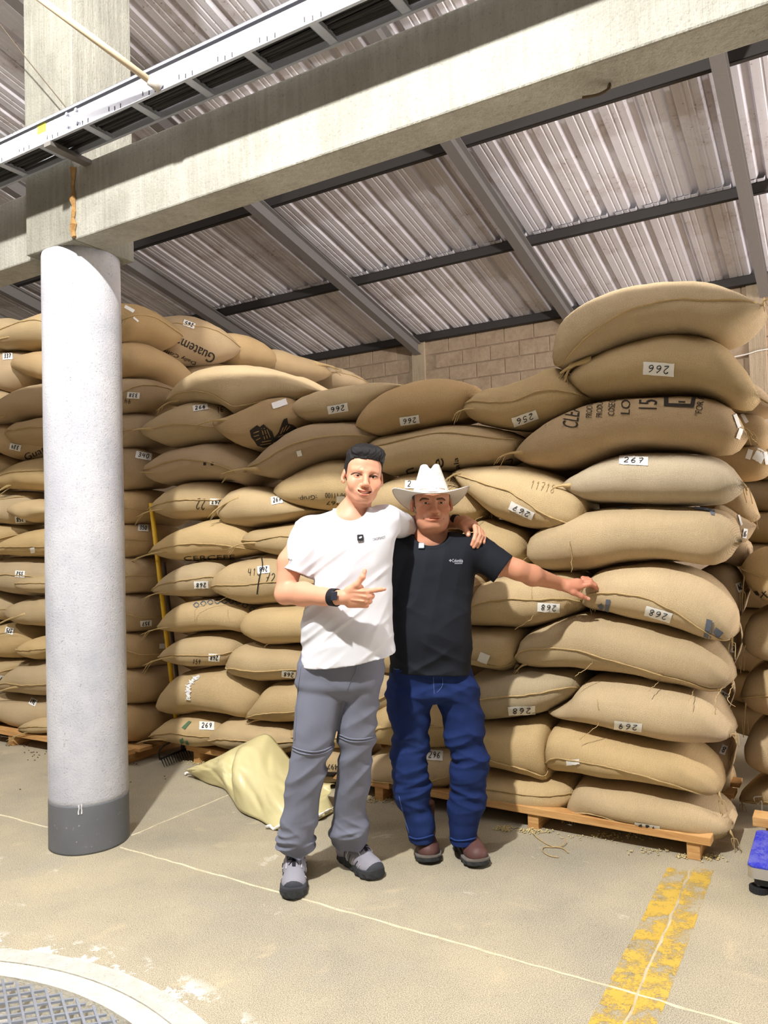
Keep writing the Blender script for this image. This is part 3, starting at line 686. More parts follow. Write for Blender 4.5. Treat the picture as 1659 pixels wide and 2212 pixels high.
# ---- middle stack, right end from the top
s = C('s16', 'topmost sack of all, standing highest at the right end', '1210,778', '1655,652', '1219,712 1240,674 1280,645 1340,619 1440,601 1536,597 1600,620', '1244,792 1310,761 1400,727 1490,716 1569,728 1625,694', seam=(.9, .6, .35), D=.31, ears=[(1240, 784, 1236, 830, .02), (1650, 652, 1662, 640, .012)], off=.05)
s = C('s17', 'sack tagged 266 upside down, second from the top at the right end', '1237,815', '1640,846', '1274,776 1340,742 1430,717 1491,714 1560,732 1605,776', '1261,837 1289,853 1400,851 1521,847 1605,872', seam=None, D=.3, tags=[('266', 1423, 797, 67, 27, 4)], ears=[(1276, 776, 1238, 806, .03)])
s = C('s18', 'brown sack printed with big sideways black letters and a boxed 11', '1124,981', '1614,930', '1177,922 1240,882 1340,854 1430,849 1521,847 1578,868', '1162,1003 1220,1012 1295,996 1370,972 1450,968 1572,976', seam=None, D=.3, mat=BURLAP2, tags=[('', 1591, 900, 8, 30, -20), ('', 1596, 937, 9, 22, 20)], ears=[(1128, 978, 1108, 990, .014), (1608, 926, 1624, 930, .014)])
for tx, x, y, w_, h_, a_ in (('CLEAN', 1236, 893, 62, 34, -82), ('PRODUCT', 1274, 880, 46, 13, -85), ('PRODUCED', 1296, 876, 52, 13, -86), ('COSECHA', 1322, 873, 50, 14, -86), ('LOT', 1352, 872, 46, 20, -87), ('150', 1400, 867, 34, 40, -88), ('11', 1473, 862, 16, 15, -88), ('"FOR FIN', 1512, 871, 56, 15, -80)):
    printed(s, tx, x, y, w_, h_, a_)
polyprint(s, [[(1434, 850), (1444, 850), (1444, 872), (1434, 876)], [(1434, 872), (1500, 874), (1498, 881), (1434, 878)], [(1496, 850), (1505, 850), (1499, 878), (1490, 877)]], PRINT, 'printed_box')
s = C('s19', 'pale sack with an upright 267 tag near its top, right end fourth from the top', '1224,1050', '1606,1042', '1264,1016 1310,990 1370,975 1430,970 1521,975 1572,993', '1249,1067 1289,1085 1370,1090 1460,1092 1551,1089 1592,1068', seam=None, D=.3, mat=BURLAP3, tags=[('267', 1369, 990, 62, 18, 3, 0)], ears=[(1232, 1048, 1212, 1062, .016), (1602, 1040, 1614, 1056, .016)])
s = C('s20', 'long bright sack with cut-off blue print along its top edge, right of the dangling cord', '1160,1182', '1599,1172', '1178,1146 1240,1114 1300,1095 1430,1091 1530,1095 1582,1116', '1170,1222 1230,1236 1310,1229 1370,1217 1450,1215 1553,1221', seam=None, D=.3)
polyprint(s, [[(1325, 1094), (1365, 1095), (1362, 1099), (1325, 1098)], [(1500, 1096), (1530, 1099), (1544, 1104), (1543, 1114), (1536, 1113), (1532, 1105), (1500, 1101)]], PRINTB, 'cut_off_print')
s = C('s21', 'sack with blue patterned bands and an upside-down 268 tag beside the resting hand', '1272,1300', '1593,1380', '1287,1252 1330,1225 1415,1215 1491,1229 1551,1263 1590,1322', '1289,1319 1340,1331 1430,1352 1521,1380 1572,1390', seam=(.45, .55, .88), D=.3, tags=[('268', 1422, 1326, 58, 21, 17)], ears=[(1588, 1374, 1590, 1400, .012)])
polyprint(s, [[(1310, 1294), (1320, 1295), (1314, 1326), (1306, 1322)], [(1526, 1336), (1538, 1340), (1530, 1378), (1520, 1374)], [(1300, 1302), (1306, 1312), (1298, 1318), (1291, 1308)], [(1546, 1354), (1562, 1366), (1552, 1378), (1540, 1366)]], PRINTB, 'patterned_band', lines=[([(1317, 1296), (1311, 1325)], 2), ([(1541, 1344), (1534, 1378)], 2.5)])
s = C('s22', 'sack tagged 268 upside down, the one the man in black rests his hand on', '1000,1342', '1284,1302', '1020,1300 1061,1259 1130,1240 1200,1236 1255,1237 1282,1262', '1030,1355 1090,1358 1151,1358 1219,1346 1264,1324', seam=(.45, .42, .6), tags=[('268', 1185, 1312, 48, 19, 3)], ears=[(1262, 1286, 1300, 1302, .022)], threads=['1148,1262 1150,1290 1152,1330 1153,1356'])
s = C('s22b', 'rounded brown sack end in shade beside the hip of the man in black', '900,1285', '1054,1278', '960,1236 1010,1230 1046,1246', '960,1322 1010,1322 1046,1306', seam=None, off=.06, mat=BURLAP2)
s = C('s23', 'shaded sack with a small white cloth label, beside the waist of the man in black', '940,1405', '1148,1404', '1000,1355 1070,1356 1138,1362', '1000,1430 1060,1446 1118,1454', seam=(.6, .7, .98), tags=[('', 1045, 1421, 22, 20, 22)], ears=[(1136, 1440, 1126, 1466, .012)])
s = C('s24', 'sack with a long frayed hem running down its lower edge, under the blue-banded sack', '1134,1436', '1588,1482', '1148,1380 1189,1352 1249,1331 1290,1326 1380,1341 1460,1362 1530,1388 1576,1436', '1189,1449 1280,1452 1370,1464 1460,1485 1548,1502', seam=(.3, .68, .86), D=.3, ears=[(1140, 1436, 1136, 1462, .012)], threads=['1276,1408 1280,1430 1283,1452', '1430,1450 1426,1466 1432,1482', '1560,1484 1566,1500 1568,1530', '1480,1462 1500,1485 1512,1502', '1584,1470 1592,1500 1606,1514'])
s = C('s25', 'grey sack with a green stripe, tagged 268 upside down, with a stitched corner', '1030,1506', '1273,1488', '1040,1462 1090,1449 1191,1447 1256,1455', '1047,1562 1134,1558 1197,1545 1247,1518', seam=(.5, .45, .45), mat=BURLAP3, tags=[('268', 1127, 1540, 58, 18, -2)])
polyprint(s, [[(1050, 1556), (1130, 1546), (1196, 1536), (1196, 1540), (1130, 1551), (1052, 1560)]], PRINTG, 'green_stripe'); printed(s, '0016101', 1168, 1550, 48, 8, 173)
s = C('s26', 'coarse-woven sack tagged 269 upside down, pointed at both ends', '1198,1543', '1590,1600', '1250,1514 1280,1477 1320,1464 1400,1468 1460,1480 1536,1510 1572,1560', '1234,1561 1295,1574 1370,1592 1460,1610 1553,1614', seam=None, D=.3, tags=[('269', 1357, 1574, 60, 18, 6)], ears=[(1584, 1598, 1600, 1598, .008)], threads=['1288,1476 1292,1520 1294,1560 1292,1586'])
s = C('s27', 'plain upright-sided sack with a hem along its right edge, next to the blue jeans', '1020,1618', '1208,1640', '1050,1563 1130,1559 1198,1558', '1058,1656 1105,1671 1163,1685 1204,1696', seam=(.6, .72, .9), ears=[(1205, 1680, 1208, 1708, .01)])
s = C('s28', 'wide sack with a crumpled white scrap on its hem above the right pallet', '1203,1650', '1565, 1724'.replace(' ', ''), '1208,1582 1250,1569 1340,1588 1460,1612 1510,1640 1551,1680', '1212,1676 1260,1683 1340,1688 1430,1703 1523,1725', seam=(.55, .55, .8), D=.3, tags=[('', 1238, 1646, 28, 11, -6)], ears=[(1560, 1722, 1570, 1748, .01)])
s = C('s29', 'bottom sack beside the right boot, its right end tied in a hanging tassel', '975,1722', '1264,1722', '1030,1668 1105,1672 1200,1682 1250,1692', '1030,1745 1134,1755 1200,1764 1244,1758', seam=(.3, .32, .4), ears=[(1246, 1744, 1226, 1806, .016), (1246, 1750, 1252, 1790, .012)])
s = C('s30', 'bottom right corner sack resting on the pallet with a cord curling off its corner', '1246,1766', '1590,1806', '1249,1730 1276,1692 1340,1689 1430,1705 1506,1728 1562,1768', '1268,1776 1340,1782 1430,1797 1506,1814 1555,1821', seam=(.5, .85, .85), D=.3, tags=[('167', 1398, 1786, 56, 8, 9)], ears=[(1584, 1806, 1597, 1832, .010)])
# ---- middle stack, left column, lower layers
s = C('s31', 'lit sack with black letters cut off along its underside, left column', '352,1198', '600,1188', '394,1159 442,1131 506,1115 562,1131', '375,1202 410,1213 490,1210 562,1200', seam=(.5, .58, .75), ears=[(360, 1192, 334, 1214, .014)])
printed(s, 'CERCEFE', 452, 1204, 110, 9, -2); 
s = C('s32', 'small sack with a drawn-in lip between the lit sack and the white sleeve', '553,1171', '780,1160', '572,1145 620,1134 700,1128', '573,1182 620,1201 700,1206', seam=(.6, .35, .5), off=.02, ears=[(556, 1172, 548, 1184, .012)])
s = C('s33', 'sack tagged 268 upside down with hem above it, left column below the lettered sack', '365,1283', '518,1250', '385,1255 413,1228 458,1210 506,1212', '394,1290 435,1294 487,1290 508,1275', seam=(.4, .5, .45), tags=[('268', 435, 1263, 30, 15, -2)], ears=[(368, 1280, 361, 1294, .012)])
s = C('s34', 'sack with 725 scrawled on it and a hanging black thread, left of the pointing man', '489,1270', '760,1262', '502,1234 535,1210 580,1203 640,1200', '500,1286 540,1304 580,1311 640,1306', seam=(.55, .55, .5), off=.03, tags=[('268', 570, 1231, 26, 16, -6)], threads=['492,1270 490,1290 493,1310 488,1340'])
strokes(s, '725', 590, 1249, 34, 20, 6, .003, 1.5, PRINT, s.o); strokes(s, '418', 550, 1236, 30, 15, 0, .003, 1.2, PRINT, s.o)
m = MB().tube(spline([front(s, x, y, .006) for x, y in ((566, 1206), (568, 1224), (562, 1246), (558, 1268), (556, 1282))], 16), .0035, 5).build('black_thread', INK, s.o)
s = C('s35', 'sack with a row of blue diamonds along its top', '371,1359', '580,1342', '396,1330 426,1302 474,1292 530,1299 568,1312', '394,1368 435,1374 506,1366 558,1373', seam=None, ears=[(374, 1357, 362, 1370, .012)], threads=['489,1296 492,1320 496,1345'])
for k in range(9):
    x = 424 + k * 15; y = 1311 - 12 * math.sin((k + 1) / 10 * 3.1) + (k > 6) * (k - 6) * 5
    polyprint(s, [], PRINTB, 'blue_diamond', .003, [([(x - 6, y), (x, y - 5), (x + 6, y), (x, y + 5), (x - 6, y)], 2)])
s = C('s36', 'round-bellied sack at the elbow of the man in white', '555,1354', '790,1350', '567,1322 602,1308 650,1306 720,1310', '562,1380 600,1397 660,1396 720,1390', seam=None, off=.03, ears=[(590, 1390, 600, 1408, .012)])
s = C('s37', 'sack with 159 scrawled left of an upside-down 268 tag', '376,1424', '550,1408', '403,1397 435,1375 483,1368 532,1378', '400,1434 426,1443 474,1448 527,1443', seam=(.5, .55, .6), tags=[('268', 463, 1420, 24, 16, 4)], ears=[(380, 1420, 372, 1436, .012)])
strokes(s, '159', 425, 1429, 18, 10, 5, .003, 1.2, PRINT, s.o)
s = C('s38', 'sack with an upside-down 268 tag at the hip of the man in white', '520,1441', '770,1440', '534,1415 556,1392 610,1396 670,1399', '534,1463 565,1475 620,1479 680,1472', seam=(.6, .62, .6), off=.02, tags=[('268', 624, 1462, 30, 14, 6)])
s = C('s39', 'fat sack with a white scribble of thread on its shoulder, left column', '368,1536', '602,1506', '384,1503 415,1463 460,1450 522,1449 577,1468', '385,1548 420,1552 470,1545 520,1553 577,1563', seam=None)
SCRIB = plain('white_thread', lin((238, 238, 238)), .8)
P = []
for k in range(90):
    tt = k / 89; bx = 408 + 20 * max(0, .45 - tt) / .45; by = 1510 - 46 * min(1, (1 - tt) * 1.1)
    p = front(s, bx + 5 * math.sin(k * 1.9) + 2 * math.sin(k * 3.1), by + 4 * math.cos(k * 2.3), .005)
    if p is not None: P.append(p)
if len(P) > 5: MB().tube(P, .003, 5).build('thread_scribble', SCRIB, s.o)
s = C('s40', 'sack with a drooping left corner at the thigh of the man in white', '562,1558', '770,1520', '582,1528 618,1482 670,1476 710,1478', '595,1563 640,1570 690,1567 730,1560', seam=(.6, .65, .6), off=.03, ears=[(568, 1556, 564, 1576, .01)])
s = C('s41', 'bottom left sack on the pallet with a big upright 269 tag and green marks', '357,1601', '530,1594', '378,1576 410,1554 458,1547 507,1560', '385,1606 426,1616 493,1624', seam=(.5, .45, .6), tags=[('269', 447, 1568, 32, 17, 2, 0)], ears=[(362, 1599, 352, 1606, .014)])
polyprint(s, [[(393, 1572), (408, 1558), (414, 1560), (400, 1576)], [(388, 1598), (396, 1593), (398, 1603), (392, 1607)], [(400, 1600), (406, 1599), (410, 1612), (404, 1611)]], PRINTG, 'green_marks')
s = C('s42', 'bottom sack half hidden behind the yellow plastic sheet', '480,1604', '720,1602', '506,1572 530,1558 590,1562 650,1570', '520,1624 580,1634 650,1636', seam=(.6, .45, .5), off=.03)
# ---- middle stack behind the two men
s = C('m1', 'sack showing between the legs of the man in white, just under the crotch', '640,1500', '905,1492', '700,1448 800,1440 870,1452', '700,1552 800,1560 870,1545', seam=(.5, .8, .5))
s = C('m2', 'sack with a loose tied ear left of the blue jeans at knee height', '800,1590', '1052,1566', '850,1520 930,1506 1000,1522', '850,1618 930,1628 1010,1614', seam=(.5, .45, .5), ears=[(822, 1570, 830, 1600, .014)])
s = C('m3', 'sack tagged 296 seen between the legs of the man in jeans', '790,1676', '1044,1662', '840,1632 920,1610 1000,1618', '840,1704 920,1716 1004,1708', seam=(.6, .75, .6), tags=[('296', 939, 1632, 36, 22, 4, 0)], ears=[(812, 1690, 826, 1718, .014)])
printed(s, '@e19.com', 945, 1614, 60, 9, 4)
s = C('m5', 'sack with 0497 printed upside down, between the grey trouser legs', '650,1660', '800,1650', '690,1612 750,1606', '690,1700 760,1700', seam=None)
printed(s, '0497', 722, 1656, 30, 11, 182); polyprint(s, [[(700, 1666), (740, 1668), (740, 1678), (700, 1676)]], PRINT, 'black_bar')
s = C('m4', 'sack above the 0497 print, between the knees of the man in white', '640,1590', '832,1594', '700,1556 770,1556', '700,1622 770,1626', seam=(.5, .5, .5))
for k, (y0, y1, x0, x1) in enumerate(((1120, 1215, 690, 1010), (1200, 1300, 640, 960), (1290, 1385, 660, 1020), (1375, 1460, 700, 1010))):
    C('hid%d' % k, ['sack hidden behind the two men at chest height', 'sack hidden behind the two men at elbow height', 'sack hidden behind the two men at hand height', 'sack hidden behind the two men at waist height'][k], '%d,%d' % (x0, (y0 + y1) // 2), '%d,%d' % (x1, (y0 + y1) // 2), '%d,%d %d,%d' % (x0 + 80, y0, x1 - 80, y0), '%d,%d %d,%d' % (x0 + 80, y1, x1 - 80, y1), seam=None, off=-.05)
# ---- second row of the middle stack, glimpsed through the gaps
nb_ = 0; nd_ = 0
for r in range(12):
    for k, (ua, ub) in enumerate(((3.72, 2.75), (2.72, 1.75), (1.72, .78))):
        if (r > 10 and k > 0) or (r > 9 and k == 1): continue
        nb_ += 1
        if nb_ - 1 not in (7, 8, 11, 14, 15, 17, 20, 22, 23, 24, 26, 29): continue      # only those that show through the gaps
        za = .14 + r * .195; q = [uv(ua, 4.3, za + .095), uv(ub, 4.3, za + .095)]
        key = 'back%d_%d' % (r, k); vv_ = []
        if 'back' not in ALLS:
            b_ = sack('back', 'shaded sack of the second row glimpsed through gaps in the middle stack', ('v', 4.30), '300,1000', '640,1000', '360,955 470,945 580,955', '360,1045 470,1055 580,1045', seam=None, group='second row of the middle stack')
            bo = b_.o; me_ = bo.data; xs = np.array([v_.co for v_ in me_.vertices]); cen = (xs.max(0) + xs.min(0)) / 2
            me_.transform(Matrix.Translation(-Vector(cen))); ee = xs - cen; eu = np.ptp(ee @ U); ez = np.ptp(ee[:, 2]); ev = np.ptp(ee @ V); ob = bo
        else: ob = bo.copy(); COL.objects.link(ob)
        B3 = np.outer(U, U) * (1.04 / eu) + np.outer(V, V) * (.50 / ev) + np.outer(Z, Z) * (.23 / ez)
        mm = Matrix.Identity(4)
        for a_ in range(3):
            for c_ in range(3): mm[a_][c_] = B3[a_][c_]
        c3 = uv((ua + ub) / 2 + random.uniform(-.03, .03), 4.34, za + .1)
        for a_ in range(3): mm[a_][3] = c3[a_]
        ob.matrix_basis = mm
for r in range(9):
    for k, (ua, ub, vv0) in enumerate(((.72, -.25, 5.25), (-.28, -1.25, 5.2), (-.45, -1.4, 4.75))):
        if k == 2 and r > 6: continue
        nd_ += 1
        if nd_ - 1 not in (0, 3, 6, 9, 12, 15, 18, 21, 23): continue
        ob = ALLS['back'].o.copy(); COL.objects.link(ob); ob['label'] = 'shaded sack deep behind the stacks at the right edge'; ob['group'] = 'sacks deep behind the right stacks'
        c3 = uv((ua + ub) / 2, vv0 + random.uniform(-.03, .03), .14 + r * .195 + .1); mm = mm.copy()
        for a_ in range(3): mm[a_][3] = c3[a_]
        ob.matrix_basis = mm
# ---- right flank of the middle stack: sack ends of the rows behind
RP = ('v', 4.5); G1 = 'sack ends on the right flank of the middle stack'
def Rf(key, label, *a, **k): k.setdefault('group', G1); k.setdefault('mat', BURLAP2); return sack(key, label, RP, *a, **k)
Rf('ra', 'sack end behind the second sack from the top at right', '1500,856', '1684,880', '1600,812 1630,822 1660,848', '1590,896 1645,892', seam=(.5, .3, .4))
Rf('rb', 'sack end beside the lettered brown sack', '1500,930', '1672,926', '1590,890 1645,892', '1580,966 1650,962', seam=None, tags=[('', 1600, 905, 8, 22, -30)])
Rf('rc', 'sack end with white slips hanging, right of the lettered sack', '1500,990', '1676,992', '1590,962 1645,960', '1580,1030 1645,1028', seam=None, tags=[('', 1618, 982, 11, 20, 20), ('', 1640, 985, 22, 26, 30), ('', 1654, 980, 8, 26, -10)], threads=['1636,950 1640,965 1634,975'])
Rf('rd', 'sack end with a red smear below the pale 267 sack', '1500,1080', '1640,1116', '1575,1032 1612,1046', '1570,1130 1624,1128', seam=None, ears=[(1610, 1050, 1632, 1118, .02)])
Rf('re', 'square-cornered brown sack end with two tags', '1480,1118', '1632,1135', '1545,1098 1564,1083 1604,1110', '1560,1176 1606,1176', seam=None, tags=[('9', 1600, 1160, 9, 20, 10), ('', 1598, 1118, 4, 22, -16)], off=.12)
Rf('rf', 'dark sack end under the square-cornered one', '1480,1200', '1622,1192', '1585,1162 1614,1168', '1580,1222 1614,1220', seam=None)
Rf('rg', 'sack end with a wrinkled tag right of the blue-banded sack', '1450,1270', '1618,1282', '1540,1222 1574,1215 1600,1244', '1560,1350 1600,1338', seam=None, tags=[('24', 1596, 1269, 12, 20, -20)], off=.08)
Rf('rh', 'sack end with a tag just below the blue-banded sack', '1470,1395', '1600,1402', '1560,1345 1590,1350', '1560,1452 1588,1444', seam=None, tags=[('45', 1582, 1404, 9, 16, 14)], off=.06)
Rf('ri', 'sack end with a tag below the frayed hem', '1450,1525', '1584,1518', '1540,1470 1571,1476', '1540,1570 1570,1560', seam=None, tags=[('58', 1552, 1512, 18, 20, 30)], off=.06)
Rf('rj', 'sack end with a tag and a red line below the coarse-woven sack', '1450,1650', '1588,1640', '1540,1590 1577,1600', '1540,1706 1577,1694', seam=None, tags=[('8', 1562, 1620, 12, 20, 20)], off=.06)
Rf('rk', 'lowest sack end on the right flank', '1450,1745', '1584,1742', '1550,1688 1577,1690', '1550,1795 1578,1786', seam=None, off=.06)
# ---- neighbouring stack at the right edge
NP = ('v', 4.35); G2 = 'sacks of the stack at the right edge'
def Nf(key, label, *a, **k): k.setdefault('group', G2); return sack(key, label, NP, *a, **k)
s = Nf('n1', 'sack with black diamond print and a hanging cord, highest at the right edge', '1603,1228', '1840,1240', '1624,1199 1659,1182 1720,1175', '1625,1275 1659,1306 1720,1310', seam=(.5, .55, .5), ears=[(1606, 1230, 1612, 1302, .008)])
polyprint(s, [[(1626, 1277), (1636, 1276), (1642, 1284), (1634, 1287)]], PRINT, 'diamond_print', lines=[([(1646, 1278), (1659, 1290)], 2.5), ([(1655, 1276), (1644, 1290)], 2.5), ([(1624, 1290), (1640, 1302), (1659, 1308)], 1.5)])
Nf('n2', 'sack with a looped cord at its left end, second at the right edge', '1608,1388', '1840,1372', '1622,1342 1659,1316 1720,1308', '1624,1418 1659,1436 1720,1440', seam=None, ears=[(1610, 1386, 1610, 1432, .006)])
Nf('n3', 'sack with a plain seam, third at the right edge', '1604,1508', '1840,1500', '1620,1462 1659,1441 1720,1436', '1623,1537 1659,1554 1720,1558', seam=(.5, .45, .5), ears=[(1608, 1512, 1618, 1570, .007)])
Nf('n4', 'half-shaded sack, fourth at the right edge above the blue scale', '1613,1622', '1840,1620', '1630,1583 1659,1562 1720,1556', '1622,1662 1659,1681 1720,1684', seam=None)
s = Nf('n5', 'flat empty sack with a white drawstring on the pallet behind the scale', '1600,1735', '1800,1732', '1625,1708 1648,1693 1700,1690', '1640,1742 1700,1746', seam=(.5, .7, .5), ears=[(1604, 1736, 1610, 1752, .008)], D=.2)
P = [front(s, x, y, .006) for x, y in ((1646, 1720), (1630, 1722), (1636, 1734), (1646, 1730))]; P = [p for p in P if p is not None]
if len(P) > 2: MB().tube(spline(P + [P[-1] - Z * .04, P[-1] - Z * .10], 20), .0032, 6).build('white_drawstring', SCRIB, s.o)
# ---- left stack: front face
LP = ('v', 3.70); G3 = 'sacks on the front of the left stack'
def Lf(key, label, *a, **k): k.setdefault('group', G3); return sack(key, label, LP, *a, **k)
Lf('la', 'sack with faint green print on top at the far left', '-150,720', '86,690', '-60,676 0,670 50,673', '-60,762 0,756 52,736', seam=None)
printed(ALLS['la'], 'EPE', 34, 681, 50, 7, 4, PRINTG)
Lf('lb', 'sack with a pale knotted ear, top row left of the white column', '18,728', '190,716', '45,705 100,676 160,660', '40,744 100,742 160,742', seam=(.3, .3, .4), off=.04, ears=[(22, 727, 12, 750, .012)])
Lf('lc', 'sack tagged 337 near the left edge, second row from the top', '-150,790', '106,780', '-50,765 20,749 84,744', '-50,832 0,824 55,840 95,818', seam=None, tags=[('337', 17, 764, 21, 14, -3, 0)], mat=BURLAP2)
Lf('ld', 'sack squeezed between the 337 sack and the white column', '62,782', '190,790', '80,766 110,749 160,750', '85,800 110,808 160,820', seam=None, off=.03, mat=BURLAP2)
Lf('le', 'shaded sack with a twisted string tie at the left edge', '-150,855', '60,852', '-40,830 20,830 50,836', '-40,900 10,892 42,876', seam=None, ears=[(20, 872, 12, 896, .014)], mat=BURLAP2)
Lf('lf', 'large shaded sack running behind the white column at its upper third', '12,898', '190,870', '30,873 60,842 100,824 170,812', '36,908 70,906 110,898 180,900', seam=None, off=.05, ears=[(16, 898, 8, 928, .012)], mat=BURLAP2)
s = Lf('lg', 'sack printed with sideways black letters and tagged 334 at the far left', '0,934', '190,962', '14,912 50,906 110,915 170,920', '15,950 40,974 80,991 150,986', seam=None, tags=[('334', 34, 963, 24, 13, 12)], mat=BURLAP2)
printed(s, 'Guate', 80, 976, 58, 14, -24)
Lf('lg2', 'pointed sack overlapping the lettered one left of the column', '57,943', '190,940', '72,908 100,898 160,892', '80,959 110,966 170,960', seam=(.4, .4, .4), off=.06, mat=BURLAP2)
Lf('lh', 'small sack end at the left edge level with the lettered sack', '-120,952', '22,955', '-40,925 0,930', '-40,976 0,975', seam=None, mat=BURLAP2, off=.09)
Lf('li', 'sack with a faint circle drawn on it, left edge at head height', '-150,1012', '76,1006', '-50,975 20,974 55,982', '-50,1062 5,1058 42,1036', seam=None)
Lf('lj', 'sack with frayed strips hanging from its left ear, left of the column', '20,1049', '190,1020', '40,1028 72,998 110,982 170,978', '48,1053 100,1056 170,1056', seam=(.4, .45, .45), off=.04, ears=[(24, 1048, 14, 1090, .016), (28, 1050, 22, 1100, .008)])
Lf('lk', 'sack tagged 358 upside down left of the column', '-150,1095', '113,1078', '-50,1062 45,1055 100,1058', '-50,1127 20,1127 70,1135 106,1120', seam=(.3, .35, .2), tags=[('358', 44, 1101, 22, 15, -6)])
Lf('lk2', 'small pale sack end touching the column beside the 358 tag', '57,1107', '190,1100', '80,1085 120,1074', '85,1116 120,1127', seam=None, off=.06)
Lf('ll', 'sack with a wavy hem at the left edge, below the 358 tag', '-150,1165', '93,1150', '-40,1132 45,1130 82,1138', '-40,1197 15,1199 52,1180', seam=(.6, .55, .7))
Lf('lm', 'sack with a blue scrap on its hem, left of the column', '15,1200', '190,1172', '36,1178 60,1162 105,1142 170,1135', '45,1199 105,1204 170,1200', seam=(.4, .6, .7), off=.04, tags=[('', 71, 1188, 10, 11, -10)], ears=[(18, 1199, 8, 1206, .012)])
Lf('ln', 'sliver of a sack at the left edge above the 352 tag', '-120,1206', '15,1206', '-40,1190 0,1197', '-40,1224 0,1216', seam=None)
Lf('lo', 'yellowish sack tagged 352 upside down left of the column', '-6,1240', '190,1246', '15,1212 60,1203 110,1203 170,1210', '5,1264 40,1281 90,1289 160,1286', seam=(.5, .42, .5), tags=[('352', 44, 1255, 21, 14, 2)])
Lf('lo2', 'folded sack corner against the column beside the 352 tag', '75,1262', '190,1260', '100,1246 150,1240', '95,1276 150,1285', seam=(.4, .4, .4), off=.06)
Lf('lp', 'sack at the left edge below the 352 tag', '-150,1302', '64,1320', '-40,1272 20,1280 60,1296', '-40,1332 10,1335 42,1344', seam=(.7, .6, .5))
Lf('lq', 'plain rounded sack left of the column below the 352 tag', '50,1324', '190,1322', '68,1305 108,1292 170,1285', '65,1343 108,1357 170,1358', seam=None, off=.04, ears=[(54, 1326, 46, 1358, .018)])
Lf('lr', 'sliver of a sack at the left edge at hip height', '-120,1355', '29,1353', '-40,1335 5,1338', '-40,1380 5,1373', seam=None)
Lf('ls', 'sack with a tilted tag reading 375 near its top left of the column', '-130,1400', '126,1390', '-30,1366 30,1352 90,1352', '-30,1426 20,1425 80,1426', seam=None, tags=[('375', 21, 1363, 18, 14, 12)])
Lf('ls2', 'little folded corner against the column right of the 375 tag', '79,1404', '190,1400', '95,1390 130,1376', '95,1419 130,1431', seam=(.4, .5, .4), off=.06)
Lf('lt', 'sack with part of a tag at the left edge reading 72', '-150,1462', '86,1446', '-30,1428 40,1427 78,1434', '-30,1492 36,1493 62,1470', seam=(.4, .4, .6), tags=[('72', 8, 1472, 18, 12, 6)])
Lf('lu', 'sack with a ragged ear hanging off its left corner, left of the column foot', '35,1484', '190,1470', '55,1465 75,1443 115,1432 170,1430', '60,1502 115,1510 170,1508', seam=(.4, .6, .6), off=.04, ears=[(40, 1484, 40, 1506, .016)])
Lf('lw', 'bottom sack with a tilted 361 tag left of the column', '-4,1522', '190,1546', '15,1508 50,1498 110,1508 160,1515', '20,1546 75,1580 130,1586', seam=None, tags=[('361', 72, 1517, 16, 15, 26)])
Lf('lx', 'bottom sack at the left edge', '-120,1552', '41,1558', '-40,1520 5,1528', '-40,1592 5,1584', seam=(.3, .3, .5), off=.09)
Lf('ly', 'bottom sack end hanging over the left pallet beside the column', '85,1579', '190,1576', '112,1558 150,1552', '112,1590 150,1593', seam=(.4, .4, .4), off=.06, ears=[(90, 1578, 80, 1600, .012)])
# ---- left stack: flank facing the aisle, right of the column
FP = ('u', 4.28); G4 = 'sacks on the flank of the left stack'
def Ff(key, label, *a, **k): k.setdefault('group', G4); k.setdefault('mat', BURLAP2); return sack(key, label, FP, *a, **k)
Ff('f1', 'brown sack at the very top right of the white column', '226,690', '368,733', '240,648 285,660 325,688', '240,730 280,742 325,756', seam=(.4, .4, .5), tags=[('', 280, 658, 22, 7, 30), ('', 293, 690, 14, 4, 40)], off=.04)
s = Ff('f2', 'brown sack printed Guatemala upside down, top of the left stack', '324,700', '499,756', '345,677 390,678 440,700', '335,769 380,784 450,783', seam=(.3, .3, .5), tags=[('265', 408, 701, 26, 12, 20)], ears=[(328, 696, 322, 684, .014)], off=.02)
printed(s, 'Guatemala', 414, 752, 108, 22, 206); printed(s, 'Daily Coffee', 384, 768, 84, 10, 202)
Ff('f3', 'large smooth brown sack under the topmost one, right of the column', '226,770', '411,846', '250,732 301,748 350,778 388,816', '250,808 300,820 350,852 382,858', seam=None, off=.03)
s = Ff('f4', 'brown sack tagged 338 upside down right of the column', '226,850', '371,887', '250,812 300,818 346,840', '250,886 290,892 336,894', seam=(.3, .3, .4), tags=[('338', 288, 854, 26, 13, 4)], ears=[(366, 882, 376, 892, .014)], off=.03)
strokes(s, '94', 276, 866, 16, 10, 185, .003, 1.2, PRINT, s.o)
Ff('f5', 'dark sack below the 338 tag', '226,930', '396,976', '250,888 315,895 362,926', '250,967 310,977 372,990', seam=(.5, .5, .5))
s = Ff('f6', 'dark sack tagged upright 340 right of the column', '226,1010', '372,1036', '250,966 310,973 352,998', '250,1057 310,1057 350,1051', seam=None, tags=[('340', 310, 985, 34, 15, 10, 0)], off=.02)
Ff('f7', 'dark sack just above the top of the yellow pole', '226,1095', '388,1117', '250,1058 320,1057 358,1073', '250,1132 320,1137 362,1139', seam=(.6, .6, .6))
Ff('f8', 'dark sack tagged 350 right of the column', '226,1166', '376,1172', '250,1132 325,1129 356,1143', '250,1206 320,1203 362,1191', seam=(.5, .5, .5), tags=[('350', 309, 1141, 22, 14, 4, 0)])
Ff('f9', 'dark plain sack behind the yellow pole, below the 350 tag', '226,1245', '374,1246', '250,1204 330,1203 362,1216', '250,1285 320,1282 362,1276', seam=(.5, .5, .5))
